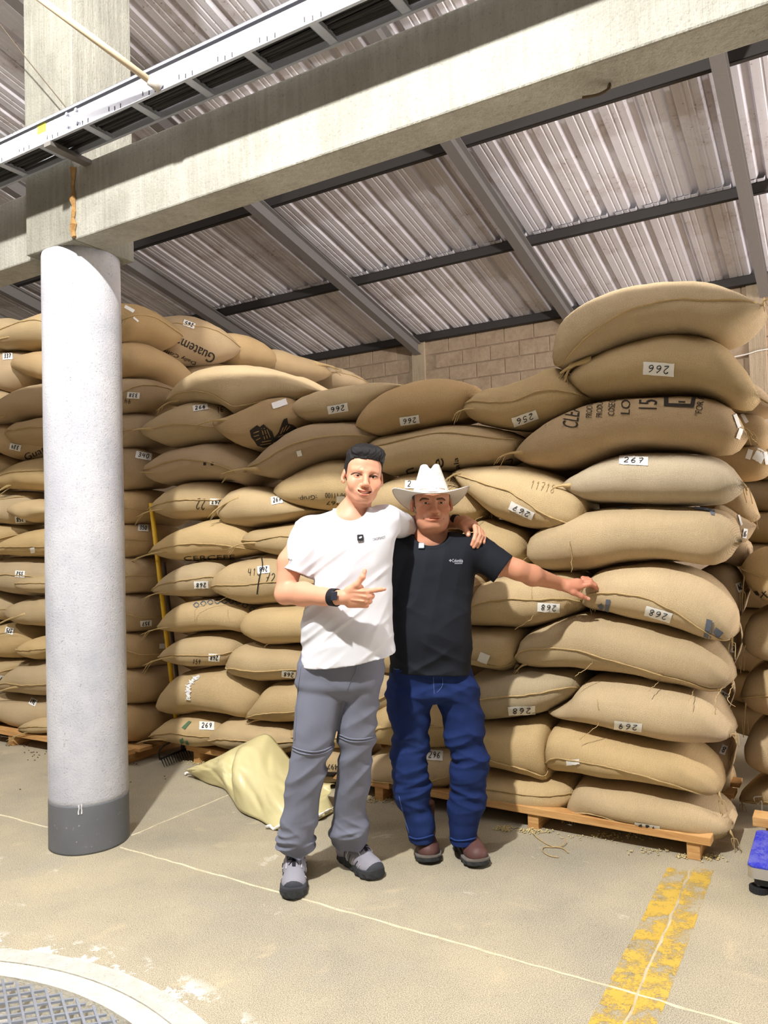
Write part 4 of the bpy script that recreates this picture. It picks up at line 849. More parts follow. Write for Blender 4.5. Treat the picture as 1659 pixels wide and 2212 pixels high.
Ff('f10', 'dark sack tagged 357 upside down behind the yellow pole', '226,1325', '382,1322', '250,1284 330,1280 367,1296', '250,1370 320,1364 367,1349', seam=(.6, .6, .6), tags=[('357', 315, 1346, 24, 12, -4)])
Ff('f11', 'dark sack with a faded scrap, below the 357 tag', '226,1405', '390,1402', '250,1368 330,1360 374,1371', '250,1448 330,1442 377,1431', seam=(.6, .6, .6), tags=[('', 350, 1411, 13, 10, 0)])
Ff('f12', 'dark sack third from the floor behind the yellow pole', '226,1485', '392,1472', '250,1446 330,1440 377,1441', '250,1526 330,1520 380,1502', seam=None)
Ff('f13', 'dark bottom sack of the flank right of the column foot', '226,1565', '394,1542', '250,1524 330,1517 380,1510', '250,1610 330,1597 382,1568', seam=None)
Ff('f14', 'shaded sack tucked under the Guatemala sack', '360,802', '525,812', '390,786 445,782 490,792', '390,840 450,844 490,838', seam=None, tags=[], off=-.02)
Ff('f15', 'brown sack receding behind the Guatemala sack', '440,738', '572,784', '470,712 510,722 548,746', '470,778 510,792 548,798', seam=None, off=.0)
Ff('f16', 'brown rolled-top sack further back along the top of the left stack', '530,768', '692,806', '565,748 610,762 655,776', '565,806 620,820 660,824', seam=None, ears=[(680, 784, 690, 800, .03)])
Ff('f17', 'furthest brown sack visible on top of the left stack', '670,800', '770,830', '700,788 735,806', '700,838 740,842', seam=(.4, .4, .4))
for k, lab_ in ((0, 'dim sack deep in the aisle, highest visible'), (2, 'dim sack deep in the aisle, between the highest and lowest'), (3, 'dim sack deep in the aisle, lowest visible')):
    y = 1290 + k * 46
    Ff('gap%d' % k, lab_, '350,%d' % y, '440,%d' % (y + 6), '380,%d 410,%d' % (y - 24, y - 22), '380,%d 410,%d' % (y + 22, y + 24), seam=None, off=-.05, group='dim sacks deep in the aisle')
# ---- paper labels go on last, where nothing in front hides them
def covered(sk, x, y):
    d = Vector(ray(x, y)).normalized(); h = sk.bvh.ray_cast(Vector(CAMP), d)
    if h[0] is None: return True
    return any(o is not sk and o.near < h[3] and (lambda q: q[0] is not None and q[3] < h[3] - .004)(o.bvh.ray_cast(Vector(CAMP), d)) for o in ALLS.values())
for o_ in ALLS.values(): o_.near = np.linalg.norm(o_.P.reshape(-1, 3) - CAMP, axis=1).min()
for sk, (tx, x, y, w_, h_, a_, *fl) in TAGQ:
    Rr = rot(math.radians(a_)); cs = [Rr @ np.array([i * w_ / 2, j * h_ / 2]) for i in (-1, 0, 1) for j in (-1, 1)]; best = (99, 0, 0)
    for dx, dy in [(0, 0), (0, -3), (0, 3), (0, -6), (0, 6), (0, -10), (0, 10), (0, -15), (0, 15), (-8, 0), (8, 0), (-8, -8), (8, -8), (0, -20), (0, 20)]:
        n_ = sum(covered(sk, x + dx + c[0], y + dy + c[1]) for c in cs)
        if n_ < best[0]: best = (n_, dx, dy)
        if n_ == 0: break
    papertag(sk, tx, x + best[1], y + best[2], w_, h_, a_, *fl)
# ---- pallets
def wood_mat():
    t = NT('pallet_pine'); p = t.coord('Object'); a = t.noise(t.mapping(p, (3, 3, 46)), 1.0, 5, .65, .8); g = t.noise(p, 2.5, 3)
    c = t.mix(t.ramp(a, [(.35, (0, 0, 0)), (.65, (1, 1, 1))]), lin((222, 178, 118)), lin((186, 134, 78))); c = t.mix(t.math('MULTIPLY', g, .3), c, lin((160, 118, 74)))
    return t.out(c, .7, t.bump(a, .2, .003))
WOOD = wood_mat()
def pallet(label, u0, u1, v0, vr, depth=1.05):
    """front edge from (u0,v0) to (u1,vr); three bearers under it, deck boards on top"""
    A = uv(u0, v0, 0); Bq = uv(u1, vr, 0); d = Bq - A; L = np.linalg.norm(d); d /= L; b = np.cross(Z, d); b = b if b @ V > 0 else -b
    p = tag(empty('pallet', A), label, 'pallet', 'wooden pallets under the sack stacks')
    MB().box(A + Z * .074, d * L, b * .07, Z * .036).build('front_board', WOOD, p, bevel=.003)
    for k in (0.03, .5, .93):
        q = A + d * (L * k) + b * .012; MB().box(q, d * .055, b * (depth - .02), Z * .074).build('bearer', WOOD, p, bevel=.003)
    for k in range(5):
        q = A + b * (.10 + k * .19) + Z * .074; MB().box(q, d * L, b * .11, Z * .022).build('deck_board', WOOD, p, bevel=.002)
pallet('pine pallet under the right half of the middle stack, end at the yellow line', .533, 2.08, 3.53, 3.57)
pallet('pine pallet under the left half of the middle stack beside the rake', 2.14, 3.735, 3.57, 3.67)
pallet('pine pallet under the left stack behind the white column', 3.98, 6.4, 3.40, 3.40)
q = onv(1626, 1775, 4.0)
A_ = onz(1612, 1782, .0); p = tag(empty('pallet', A_), 'pale pallet board under the sacks behind the blue scale', 'pallet', 'wooden pallets under the sack stacks')
q = onv(1625, 1764, 3.75); MB().box(q - Z * .042, -U * .9, V * .10, Z * .042).build('front_board', WOOD, p, bevel=.003)
MB().box(np.array([q[0], q[1], 0]) - U * .05 + V * .02, -U * .08, V * .3, Z * (q[2] - .042)).build('bearer', WOOD, p, bevel=.003)
# ================= PEOPLE: signed-distance sculpting, meshed with surface nets =================
def smin(a, b, k):
    if k <= 0: return np.minimum(a, b)
    h = np.clip(.5 + .5 * (a - b) / k, 0, 1); return a + (b - a) * h - k * h * (1 - h)
def box_of(pts_, r): P = np.array(pts_, float); return P.min(0) - r, P.max(0) + r
def cap(a, b, r1, r2=None):
    a, b = np.array(a, float), np.array(b, float); r2 = r1 if r2 is None else r2; ab = b - a; L = ab @ ab + 1e-12
    def f(X, Y, W):
        px, py, pz = X - a[0], Y - a[1], W - a[2]; t = np.clip((px * ab[0] + py * ab[1] + pz * ab[2]) / L, 0, 1)
        return np.sqrt((px - t * ab[0]) ** 2 + (py - t * ab[1]) ** 2 + (pz - t * ab[2]) ** 2) - (r1 + t * (r2 - r1))
    return (f,) + box_of([a, b], max(r1, r2))
def ell(c, r, R=None):
    c, r = np.array(c, float), np.array(r, float); R = np.eye(3) if R is None else R   # rows of R = local axes
    def f(X, Y, W):
        p = (X - c[0], Y - c[1], W - c[2]); q = [R[i][0] * p[0] + R[i][1] * p[1] + R[i][2] * p[2] for i in range(3)]
        k0 = np.sqrt(sum((q[i] / r[i]) ** 2 for i in range(3))); k1 = np.sqrt(sum((q[i] / r[i] ** 2) ** 2 for i in range(3))) + 1e-9
        return k0 * (k0 - 1) / k1
    e = np.sqrt(((R.T * r) ** 2).sum(1)); return f, c - e, c + e
def loft(rows, e=2.3):
    """rows (z, cx, cy, rx, ry): stacked rounded sections"""
    A = np.array(sorted(rows)); zs = A[:, 0]
    def sm(z, col):   # smooth interpolation
        i = np.clip(np.searchsorted(zs, z) - 1, 0, len(zs) - 2); t = np.clip((z - zs[i]) / (zs[i + 1] - zs[i]), 0, 1)
        m = np.gradient(A[:, col], zs); h = zs[i + 1] - zs[i]; t2, t3 = t * t, t * t * t
        return (2 * t3 - 3 * t2 + 1) * A[i, col] + (t3 - 2 * t2 + t) * h * m[i] + (3 * t2 - 2 * t3) * A[i + 1, col] + (t3 - t2) * h * m[i + 1]
    def f(X, Y, W):
        z1 = np.unique(W); tab = [sm(z1, c) for c in (1, 2, 3, 4)]; idx = np.searchsorted(z1, W); cx, cy, rx, ry = (t[idx] for t in tab)
        n = ((np.abs((X - cx) / rx) ** e + np.abs((Y - cy) / ry) ** e)) ** (1 / e)
        d = (n - 1) * np.minimum(rx, ry); return np.maximum(d, np.maximum(zs[0] - W, W - zs[-1]))
    return f, np.array([(A[:, 1] - A[:, 3]).min(), (A[:, 2] - A[:, 4]).min(), zs[0]]), np.array([(A[:, 1] + A[:, 3]).max(), (A[:, 2] + A[:, 4]).max(), zs[-1]])
def sculpt(ops, vox, pad=.02):
    lo = np.min([o[1][1] for o in ops if o[0] == 'add'], 0) - pad; hi = np.max([o[1][2] for o in ops if o[0] == 'add'], 0) + pad
    n = np.ceil((hi - lo) / vox).astype(int) + 1; D = np.full(n, 1.0, np.float64)
    ax = [lo[i] + vox * np.arange(n[i]) for i in range(3)]
    for o in ops:
        kind, prim, k = o[0], o[1], (o[2] if len(o) > 2 else 0)
        if kind in ('add', 'sub'):
            m = 2.0 * k + 3 * vox + .004; a = np.clip(np.floor((prim[1] - m - lo) / vox).astype(int), 0, n); b = np.clip(np.ceil((prim[2] + m - lo) / vox).astype(int) + 1, 0, n)
            if (b <= a).any(): continue
            sl = tuple(slice(a[i], b[i]) for i in range(3)); X, Y, W = np.meshgrid(*(ax[i][sl[i]] for i in range(3)), indexing='ij')
            d = prim[0](X, Y, W)
            D[sl] = smin(D[sl], d, k) if kind == 'add' else -smin(-D[sl], d, k)
        else:      # 'cut' keeps prim<0 (half-space or any function); 'disp' adds a displacement in a narrow band
            if kind == 'cut':
                X, Y, W = np.meshgrid(*ax, indexing='ij'); D = np.maximum(D, prim(X, Y, W))
            else:
                I = np.nonzero(np.abs(D) < .05); D[I] += prim(ax[0][I[0]], ax[1][I[1]], ax[2][I[2]])
    S = D < 0; nx, ny, nz = np.array(D.shape) - 1
    c = sum(S[i:i + nx, j:j + ny, k:k + nz].astype(np.int8) for i in (0, 1) for j in (0, 1) for k in (0, 1))
    cells = np.nonzero((c > 0) & (c < 8)); ci = np.stack(cells, 1); idx = np.full((nx, ny, nz), -1, np.int64); idx[cells] = np.arange(len(ci))
    acc = np.zeros((len(ci), 3)); cnt = np.zeros(len(ci)); corners = [(i, j, k) for i in (0, 1) for j in (0, 1) for k in (0, 1)]
    for p in corners:
        for d in range(3):
            if p[d]: continue
            q = list(p); q[d] = 1; A = D[ci[:, 0] + p[0], ci[:, 1] + p[1], ci[:, 2] + p[2]]; B = D[ci[:, 0] + q[0], ci[:, 1] + q[1], ci[:, 2] + q[2]]
            x = (A < 0) != (B < 0); t = np.where(x, A / np.where(x, A - B, 1), 0); P = np.tile(np.array(p, float), (len(ci), 1)); P[:, d] = t
            acc[x] += P[x]; cnt[x] += 1
    verts = lo + vox * (ci + acc / cnt[:, None]); faces = []
    for d in range(3):
        a, b = [(1, 2), (2, 0), (0, 1)][d]; sl0 = [slice(1, -1)] * 3; sl1 = [slice(1, -1)] * 3; sl0[d] = slice(0, -1); sl1[d] = slice(1, None)
        s0, s1 = S[tuple(sl0)], S[tuple(sl1)]; x = np.nonzero(s0 != s1); base = np.stack(x, 1) + 1; base[:, d] -= 1; fl = s0[x]
        ea = np.zeros(3, int); ea[a] = 1; eb = np.zeros(3, int); eb[b] = 1
        g = lambda v: idx[v[:, 0], v[:, 1], v[:, 2]]
        q = np.stack([g(base - ea - eb), g(base - eb), g(base), g(base - ea)], 1); q[~fl] = q[~fl][:, ::-1]; faces.append(q)
    F = np.concatenate(faces); F = F[(F >= 0).all(1)]
    # light smoothing removes voxel stepping
    for _ in range(2):
        s = np.zeros_like(verts); w_ = np.zeros(len(verts))
        for i in range(4):
            p, q = F[:, i], F[:, (i + 1) % 4]; np.add.at(s, p, verts[q]); np.add.at(w_, p, 1); np.add.at(s, q, verts[p]); np.add.at(w_, q, 1)
        verts = verts * .5 + .5 * s / np.maximum(w_, 1)[:, None]
    return verts, F
def npmesh(name, parts, mat, parent=None, colors=None):
    vs_ = np.concatenate([p[0] for p in parts]); off = np.cumsum([0] + [len(p[0]) for p in parts]); fs = np.concatenate([p[1] + o for p, o in zip(parts, off)])
    me = bpy.data.meshes.new(name); me.vertices.add(len(vs_)); me.vertices.foreach_set('co', vs_.astype(np.float32).ravel())
    me.loops.add(len(fs) * 4); me.loops.foreach_set('vertex_index', fs.astype(np.int32).ravel())
    me.polygons.add(len(fs)); me.polygons.foreach_set('loop_start', np.arange(0, len(fs) * 4, 4, dtype=np.int32)); me.update(calc_edges=True); me.validate()
    me.shade_smooth()
    if colors is not None:
        ca = me.color_attributes.new('tint', 'FLOAT_COLOR', 'POINT'); ca.data.foreach_set('color', np.c_[colors, np.ones(len(colors))].astype(np.float32).ravel())
    me.materials.append(mat); o = bpy.data.objects.new(name, me); COL.objects.link(o)
    if parent: adopt(o, parent)
    return o
class Surf:   # so that print and pen strokes can be laid on clothes and faces too
    def __init__(s, o):
        s.o = o; me = o.data; s.bvh = BVHTree.FromPolygons([v.co[:] for v in me.vertices], [p.vertices[:] for p in me.polygons])
def row(y, xl, xr, Y, ry, cy=0):
    a, b = ony(xl, y, Y), ony(xr, y, Y); return ((a[2] + b[2]) / 2, (a[0] + b[0]) / 2, Y + cy, (b[0] - a[0]) / 2, ry)
def plane_cut(p, n): p, n = np.array(p, float), np.array(n, float); n /= np.linalg.norm(n); return lambda X, Y, W: (X - p[0]) * n[0] + (Y - p[1]) * n[1] + (W - p[2]) * n[2]
def fold(X, Y, W, ang, fa, fc, s, fy=4):   # ridged noise stretched along a direction in the picture plane
    c, n = math.cos(ang), math.sin(ang); a = X * c + W * n; b = -X * n + W * c
    v_ = vnoise(a * fa + s, b * fc, Y * fy, s); return 1 - 2 * np.abs(v_)
def skin_mat(name, base, sss=.12):
    t = NT(name); vc = t.n('VertexColor', layer_name='tint').outputs['Color']; p = t.pos(); n = t.noise(p, 45, 4, .6); g = t.noise(p, 420, 2)
    c = t.mix(1.0, base, vc, 'MULTIPLY'); c = t.mix(t.math('MULTIPLY', n, .16), c, tuple(x * .75 for x in base[:3]) + (1,))
    t.out(c, .48, t.bump(t.math('ADD', n, t.math('MULTIPLY', g, .5)), .12, .002), 0, .35)
    t.b.inputs['Subsurface Weight'].default_value = sss; t.b.inputs['Subsurface Radius'].default_value = (.012, .004, .002); t.b.inputs['Subsurface Scale'].default_value = 1.0
    return t.m
def cloth_mat(name, c, rough=.85, var=.12, scale=900, weave=.25, sheen=.0, wear=None):
    t = NT(name); p = t.pos(); n = t.noise(p, scale, 2); b_ = t.noise(p, 9, 4, .6)
    col_ = t.mix(n, tuple(x * (1 - var) for x in c[:3]) + (1,), tuple(min(1, x * (1 + var)) for x in c[:3]) + (1,)); col_ = t.mix(t.math('MULTIPLY', b_, .18), col_, tuple(x * .78 for x in c[:3]) + (1,))
    if wear: col_ = t.mix(t.math('MULTIPLY', t.ramp(t.noise(t.mapping(p, (5, 5, 2.4)), 1, 4, .65), [(.48, (0, 0, 0)), (.72, (1, 1, 1))]), .5), col_, wear)
    return t.out(col_, rough, t.bump(n, weave, .002), 0, .2)
SKIN_A = skin_mat('skin_light', lin((218, 158, 128))); SKIN_B = skin_mat('skin_tanned', lin((206, 146, 116)))
EYEW = plain('eye_white', lin((232, 226, 220)), .25, 0, .5, .02); IRIS = plain('iris_brown', lin((70, 46, 30)), .2, 0, .5); PUP = plain('pupil', lin((10, 8, 8)), .15)
TEETH = plain('teeth', lin((236, 230, 220)), .3, 0, .5, .03); HAIRB = plain('hair_black', lin((34, 30, 32)), .45, 0, .5, .35, .5, 500); HAIRG = plain('hair_grey_brown', lin((84, 70, 58)), .6, 0, .3, .3, .5, 500)
BROW = plain('eyebrow', lin((92, 66, 52)), .8, var=.3, scale=700); MOUTHD = plain('mouth_dark', lin((70, 24, 22)), .7)

class Head:
    """local head axes: x to the viewer's right, f forward out of the face, z up; origin midway between the eyes, at the middle of the head"""
    def __init__(s, o, yaw, roll, pitch, k=1.0, wide=1.0):
        s.o = np.array(o, float); s.k = k; cy, sy = math.cos(yaw), math.sin(yaw); cr_, sr_ = math.cos(roll), math.sin(roll); cp_, sp_ = math.cos(pitch), math.sin(pitch)
        x = np.array([cy, sy, 0]); f = np.array([sy, -cy, 0]); z = np.array([0, 0, 1.0])
        f, z = f * cp_ + z * sp_, z * cp_ - f * sp_; x, z = x * cr_ - z * sr_, z * cr_ + x * sr_
        s.R = np.array([x, f, z]); s.w = wide
    def p(s, a): a = np.array(a, float) * s.k; a[0] *= s.w; return s.o + s.R.T @ a
    def ell(s, c, r, rotx=0): 
        R = s.R
        if rotx: c_, n_ = math.cos(rotx), math.sin(rotx); R = np.array([R[0] * c_ + R[2] * n_, R[1], R[2] * c_ - R[0] * n_])
        rr = np.array(r, float) * s.k; rr[0] *= s.w; return ell(s.p(c), rr, R)
    def cap(s, a, b, r1, r2=None): return cap(s.p(a), s.p(b), r1 * s.k, (r2 if r2 is not None else r1) * s.k)
    def loc(s, P): q = (P - s.o) @ s.R.T / s.k; q[:, 0] /= s.w; return q
def head_ops(h, age=0, smile=0):
    E, K = h.ell, h.cap; ops = [('add', E((0, -.014, .036), (.076, .098, .086)))]
    ops += [('add', E((0, .044, .045), (.060, .046, .056)), .03), ('add', E((0, .034, -.028), (.063, .056, .076)), .03), ('add', E((0, .036, -.072), (.046 + .006 * age, .048, .034)), .022)]
    ops += [('add', E((0, .072, -.093), (.022 + .003 * age, .018, .015)), .018)]
    for s in (-1, 1):
        ops += [('add', K((s * .0505, -.002, -.054), (s * .018, .066, -.091), .0160 + .002 * age, .0145), .018), ('add', E((s * .045, .058, -.024), (.024, .022, .019)), .022)]
        ops += [('add', K((s * .014, .086, .019), (s * .046, .068, .022), .0115, .009), .016)]
        if age: ops += [('add', E((s * .045, .026, -.068), (.021, .034, .030)), .018)]
        if smile: ops += [('add', E((s * .040, .066, -.042), (.020, .019, .019)), .018)]
    ops += [('sub', E((s * .0315, .099, .001), (.021, .017, .0130)), .010) for s in (-1, 1)]
    nb = .0015 * age
    ops += [('add', K((0, .089, .012), (0, .108, -.030), .0085 + nb, .0105 + nb), .012), ('add', E((0, .112, -.037), (.0135 + nb, .0125, .0115)), .007)]
    for s in (-1, 1):
        ops += [('add', E((s * (.0145 + nb), .099, -.041), (.0085 + nb, .0125, .0085)), .006), ('sub', E((s * .0075, .106, -.0495), (.0045, .006, .004)), .003)]
        ops += [('add', E((s * .0315, .0745, .0015), (.0172, .0150, .0142)), .004)]                       # lids
        ops += [('sub', E((s * .0315, .0905, -.0005 - .001 * smile), (.0138, .0110, .0039 - .0005 * smile - .0005 * age), -s * .06), .0008)]   # the open slit
        ops += [('add', K((s * .019, .0855, -.0125), (s * .043, .0755, -.0115), .0042), .006)] if age else []
        ops += [('sub', K((s * .021, .0985, -.044), (s * (.037 + .003 * smile), .083, -.066 - .008 * age), .0028 + .0012 * age, .002 + .001 * age), .008)]
    # mouth
    zc, ze = (-.069, -.059) if smile else (-.069, -.0698); w_ = .0295 if smile else .0275; n = 11
    up, lo = [], []
    for i in range(n):
        t = i / (n - 1) * 2 - 1; x = w_ * t; f = .0985 - .0125 * t * t - .002 * smile * abs(t); z = zc + (ze - zc) * t * t
        up.append((x, f - .0005, z + (.0052 if not smile else .0066) * (1 - abs(t) ** 2.2) ** .8)); lo.append((x, f - .002, z - (.0062 if not smile else .0100) * (1 - abs(t) ** 2.2) ** .8))
    ops += [('add', E((0, .081, -.065), (.036, .016, .021)), .016)]
    for P_, r in ((up, .0043), (lo, .0064 if smile else .0058)):
        for a, b in zip(P_[:-1], P_[1:]): ops.append(('add', K(a, b, r), .005))
    h.lips = (up, lo)
    mid = [((a[0] + b[0]) / 2, a[1] + .005, (a[2] + b[2]) / 2 + (.0005 if smile else .0008)) for a, b in zip(up, lo)]
    for i in range(n - 1):
        t = abs((i + .5) / (n - 1) * 2 - 1); r = (.0046 * (1 - t ** 2.4) ** .6 + .0007) if smile else .0022
        a, b = mid[i], mid[i + 1]; ops.append(('sub', K((a[0], a[1] + .006, a[2]), (b[0], b[1] + .006, b[2]), r), .001)); ops.append(('sub', K((a[0], a[1] + .012, a[2]), (b[0], b[1] + .012, b[2]), r), .001)); ops.append(('sub', K((a[0], a[1] - .002, a[2]), (b[0], b[1] - .002, b[2]), r), .0012)); ops.append(('sub', K((a[0], a[1] - .007, a[2]), (b[0], b[1] - .007, b[2]), r * .9), .001)) if smile else None
    ops.append(('sub', E((0, .107, -.084), (.014, .007, .004)), .008))
    for s in (-1, 1):   # ears
        ops += [('add', E((s * .0805, -.012, .004), (.0085, .018, .029), s * .16), .006), ('sub', E((s * .0885, -.005, .007), (.0075, .0105, .017), s * .16), .003), ('sub', E((s * .087, -.001, -.008), (.006, .006, .007)), .003), ('add', E((s * .0775, -.003, -.022), (.0055, .008, .008)), .006)]
    return ops
def head_tint(h, P, base_red=1.0, stub=0.0):
    L = h.loc(P); x, f, z = L.T; T = np.ones((len(P), 3))
    def blob(c, r): return np.exp(-(((x - c[0]) / r[0]) ** 2 + ((f - c[1]) / r[1]) ** 2 + ((z - c[2]) / r[2]) ** 2))
    red = sum(blob((s * .042, .065, -.03), (.022, .03, .02)) for s in (-1, 1)) + blob((0, .11, -.036), (.016, .02, .016)) + sum(blob((s * .083, -.01, -.005), (.02, .03, .03)) for s in (-1, 1)) * .8
    T *= 1 - np.clip(red, 0, 1)[:, None] * np.array([.02, .16, .18]) * base_red
    up, lo = h.lips; dmin = np.full(len(P), 1.0)
    for ch, r in ((up, .0047), (lo, .0062)):
        for a, b in zip(ch[:-1], ch[1:]):
            a, b = np.array(a), np.array(b); ab = b - a; t = np.clip(((L - a) @ ab) / (ab @ ab), 0, 1); dmin = np.minimum(dmin, np.linalg.norm(L - a - t[:, None] * ab, axis=1) - r)
    lip = np.clip(1 - dmin / .0022, 0, 1)[:, None]; T = T * (1 - lip * np.array([.12, .42, .40]))
    inside = blob((0, .083, -.067), (.032, .012, .010)); T *= 1 - .0 * inside[:, None]
    sock = sum(blob((s * .031, .082, -.004), (.02, .02, .012)) for s in (-1, 1)); T *= 1 - np.clip(sock, 0, 1)[:, None] * np.array([.10, .16, .16])
    if stub: m = np.clip((-.045 - z) / .02, 0, 1) * np.clip((f - .0) / .03, 0, 1) * (1 - lip[:, 0]); T *= 1 - m[:, None] * np.array([.16, .13, .10]) * stub
    return T
def eyes(h, parent, look=(0, 0)):
    for s in (-1, 1):
        c = h.p((s * .0315, .0745, .0)); r = .0131 * h.k; vv, ff = [], []; n, m_ = 20, 14
        e = mk('eye', *sphere(c, r), EYEW, parent, True); fw = h.R[1] + h.R[0] * look[0] + h.R[2] * look[1]; fw = fw / np.linalg.norm(fw)
        for nm, rr, mt, out_ in (('iris', .0060, IRIS, .0006), ('pupil', .0028, PUP, .0011)):
            a = np.cross(fw, Z); a /= np.linalg.norm(a); b = np.cross(a, fw); d = math.sqrt(r * r - (rr * h.k) ** 2) + out_ * h.k
            P_ = [c + fw * d + rr * h.k * (math.cos(t) * a + math.sin(t) * b) for t in np.linspace(0, 2 * math.pi, 20, endpoint=False)] + [c + fw * (d + .0008)]
            mk(nm, P_, [(i, (i + 1) % 20, 20) for i in range(20)], mt, e, True)
def sphere(c, r, n=18, m_=12):
    v = [np.array(c) + r * np.array([math.sin(math.pi * j / m_) * math.cos(2 * math.pi * i / n), math.sin(math.pi * j / m_) * math.sin(2 * math.pi * i / n), math.cos(math.pi * j / m_)]) for j in range(m_ + 1) for i in range(n)]
    return v, [(j * n + i, (j + 1) * n + i, (j + 1) * n + (i + 1) % n, j * n + (i + 1) % n) for j in range(m_) for i in range(n)]
def chain(P, r, k=.004, first=None):
    r = r if hasattr(r, '__len__') else [r] * len(P); return [('add', cap(a, b, r[i], r[i + 1]), k) for i, (a, b) in enumerate(zip(P[:-1], P[1:]))]
def pxy(L): return [ony(x, y, Y) for x, y, Y in L]
def brows(surf, lines, parent, th=.0032):
    for ln in lines:
        P_ = [front(surf, x, y, .0006) for x, y in spline([np.array(q, float) for q in ln], 12)]; P_ = [p for p in P_ if p is not None]
        if len(P_) > 3: MB().tube(P_, [th * .5 * k for k in np.interp(np.linspace(0, 1, len(P_)), (0, .3, .8, 1), (.7, 1, .8, .35))], 8, flat=2.2).build('eyebrow', BROW, parent, True)
def nail(surf, x, y, w, hh, ang, parent):
    t = NT('x') if False else None
    Rr = rot(math.radians(ang)); n = 10; v = []
    for i in range(n):
        a = 2 * math.pi * i / n; p = front(surf, *(Rr @ np.array([math.cos(a) * w / 2, math.sin(a) * hh / 2]) + (x, y)), .0006)
        if p is None: return
        v.append(p)
    c = front(surf, x, y, .0012)
    if c is not None: mk('fingernail', v + [c], [(i, (i + 1) % n, n) for i in range(n)], NAIL, parent, True)
NAIL = plain('fingernail', lin((226, 176, 156)), .25, 0, .5, .04)
# ---------------- PERSON A: tall man in a white T-shirt, pointing
YA = 3.20
pa = tag(empty('person', onz(700, 1895, 0)), 'tall dark-haired man in white T-shirt and grey trousers pointing sideways, smiling', 'person')
hA = Head(ony(783.5, 1033, YA - .01), .17, .115, .02, 1.0, 1.0)
ops = head_ops(hA, 0, 1)
ops += [('add', cap(hA.p((0, -.028, -.075)), ony(759, 1118, YA + .02), .054, .060), .03), ('add', cap(ony(757, 1108, YA + .03), ony(716, 1132, YA + .03), .046, .038), .03), ('add', cap(ony(757, 1108, YA + .03), ony(804, 1124, YA + .03), .046, .038), .03), ('add', ell(ony(757, 1125, YA), (.085, .055, .045)), .03)]
headv = sculpt(ops, .0019)
# arm with pointing hand (right arm) and arm laid round the neighbour's shoulders (left arm)
el, wr_ = ony(616, 1283, 3.15), ony(722, 1291, 2.985)
armA = [('add', cap(ony(668, 1150, 3.2), ony(628, 1215, 3.18), .056, .052), .01), ('add', cap(ony(628, 1215, 3.18), el, .052, .040), .02), ('add', cap(el, ony(655, 1283, 3.09), .041, .047), .02), ('add', cap(ony(655, 1283, 3.09), ony(700, 1289, 3.02), .046, .033), .02), ('add', cap(ony(700, 1289, 3.02), wr_, .033, .028), .02)]
armA += [('add', cap(wr_, ony(745, 1290, 2.97), .0275, .030), .012), ('add', ell(ony(765, 1289, 2.965), (.037, .017, .035)), .014), ('add', cap(ony(757, 1276, 2.96), ony(794, 1279, 2.955), .016, .0125), .012), ('add', cap(ony(760, 1289, 2.962), ony(795, 1290, 2.955), .016, .0125), .010), ('add', cap(ony(757, 1300, 2.966), ony(791, 1300, 2.96), .015, .0115), .010), ('add', cap(ony(754, 1306, 2.97), ony(785, 1308, 2.968), .013, .010), .010)]
armA += chain(pxy([(795, 1277, 2.955), (813, 1274.5, 2.95), (823, 1273.3, 2.95), (831, 1272.5, 2.952)]), [.0105, .0092, .0084, .0068])
armA += chain(pxy([(797, 1288, 2.955), (804, 1287, 2.965), (803, 1290, 2.99), (790, 1292, 2.995)]), [.0108, .0100, .0088, .0085])
armA += chain(pxy([(793, 1298, 2.958), (799, 1299, 2.97), (797, 1301, 2.992), (786, 1301, 2.998)]), [.0105, .0096, .0088, .008])
armA += chain(pxy([(786, 1306, 2.966), (792, 1308, 2.974), (789, 1309, 2.992), (781, 1309, 2.996)]), [.0098, .0088, .008, .0075])
armA += chain(pxy([(752, 1276, 2.962), (771, 1263, 2.95), (783, 1247, 2.945), (788, 1233, 2.948)]), [.016, .0125, .0105, .0088], .008)
armA += [('add', ell(ony(774, 1268, 2.965), (.020, .010, .012)), .012)]
for a, b in (((765, 1285), (790, 1289)), ((760, 1296), (786, 1299)), ((764, 1277), (788, 1278))): armA.append(('add', cap(ony(*a, 2.946), ony(*b, 2.943), .0022), .006))
armv = sculpt(armA, .0021)
wl = ony(984, 1128, 3.57)
YH = 3.385
armB = [('add', cap(ony(838, 1122, 3.24), ony(880, 1138, 3.50), .055, .048), .01), ('add', cap(ony(880, 1138, 3.50), ony(905, 1132, 3.60), .048, .044), .02), ('add', cap(ony(905, 1132, 3.60), ony(955, 1128, 3.60), .044, .036), .02), ('add', cap(ony(955, 1128, 3.60), wl, .036, .029), .02), ('add', cap(wl, ony(1003, 1130, 3.53), .029, .030), .015), ('add', cap(ony(1003, 1130, 3.53), ony(1020, 1135, 3.46), .030, .024), .02)]
armB += [('add', ell(ony(1014, 1136, 3.475), (.034, .045, .026)), .02)]
armB += chain(pxy([(1018, 1134, 3.46), (1026, 1138, YH + .02), (1028, 1152, YH - .02), (1024, 1166, YH - .03), (1019, 1177, YH - .028)]), [.014, .0112, .0102, .0092, .0075])
armB += chain(pxy([(1024, 1134, 3.465), (1033, 1142, YH + .03), (1036, 1156, YH - .012), (1030, 1171, YH - .028), (1023, 1182, YH - .026)]), [.013, .0106, .0098, .0088, .0072])
armB += chain(pxy([(1028, 1136, 3.47), (1038, 1146, YH + .04), (1041, 1158, YH), (1036, 1172, YH - .020), (1031, 1182, YH - .018)]), [.012, .0100, .0094, .0084, .007])
armB += chain(pxy([(1031, 1138, 3.475), (1042, 1150, YH + .05), (1046, 1162, YH + .012), (1045, 1171, YH), (1043, 1177, YH + .002)]), [.011, .0090, .0082, .0074, .0062])
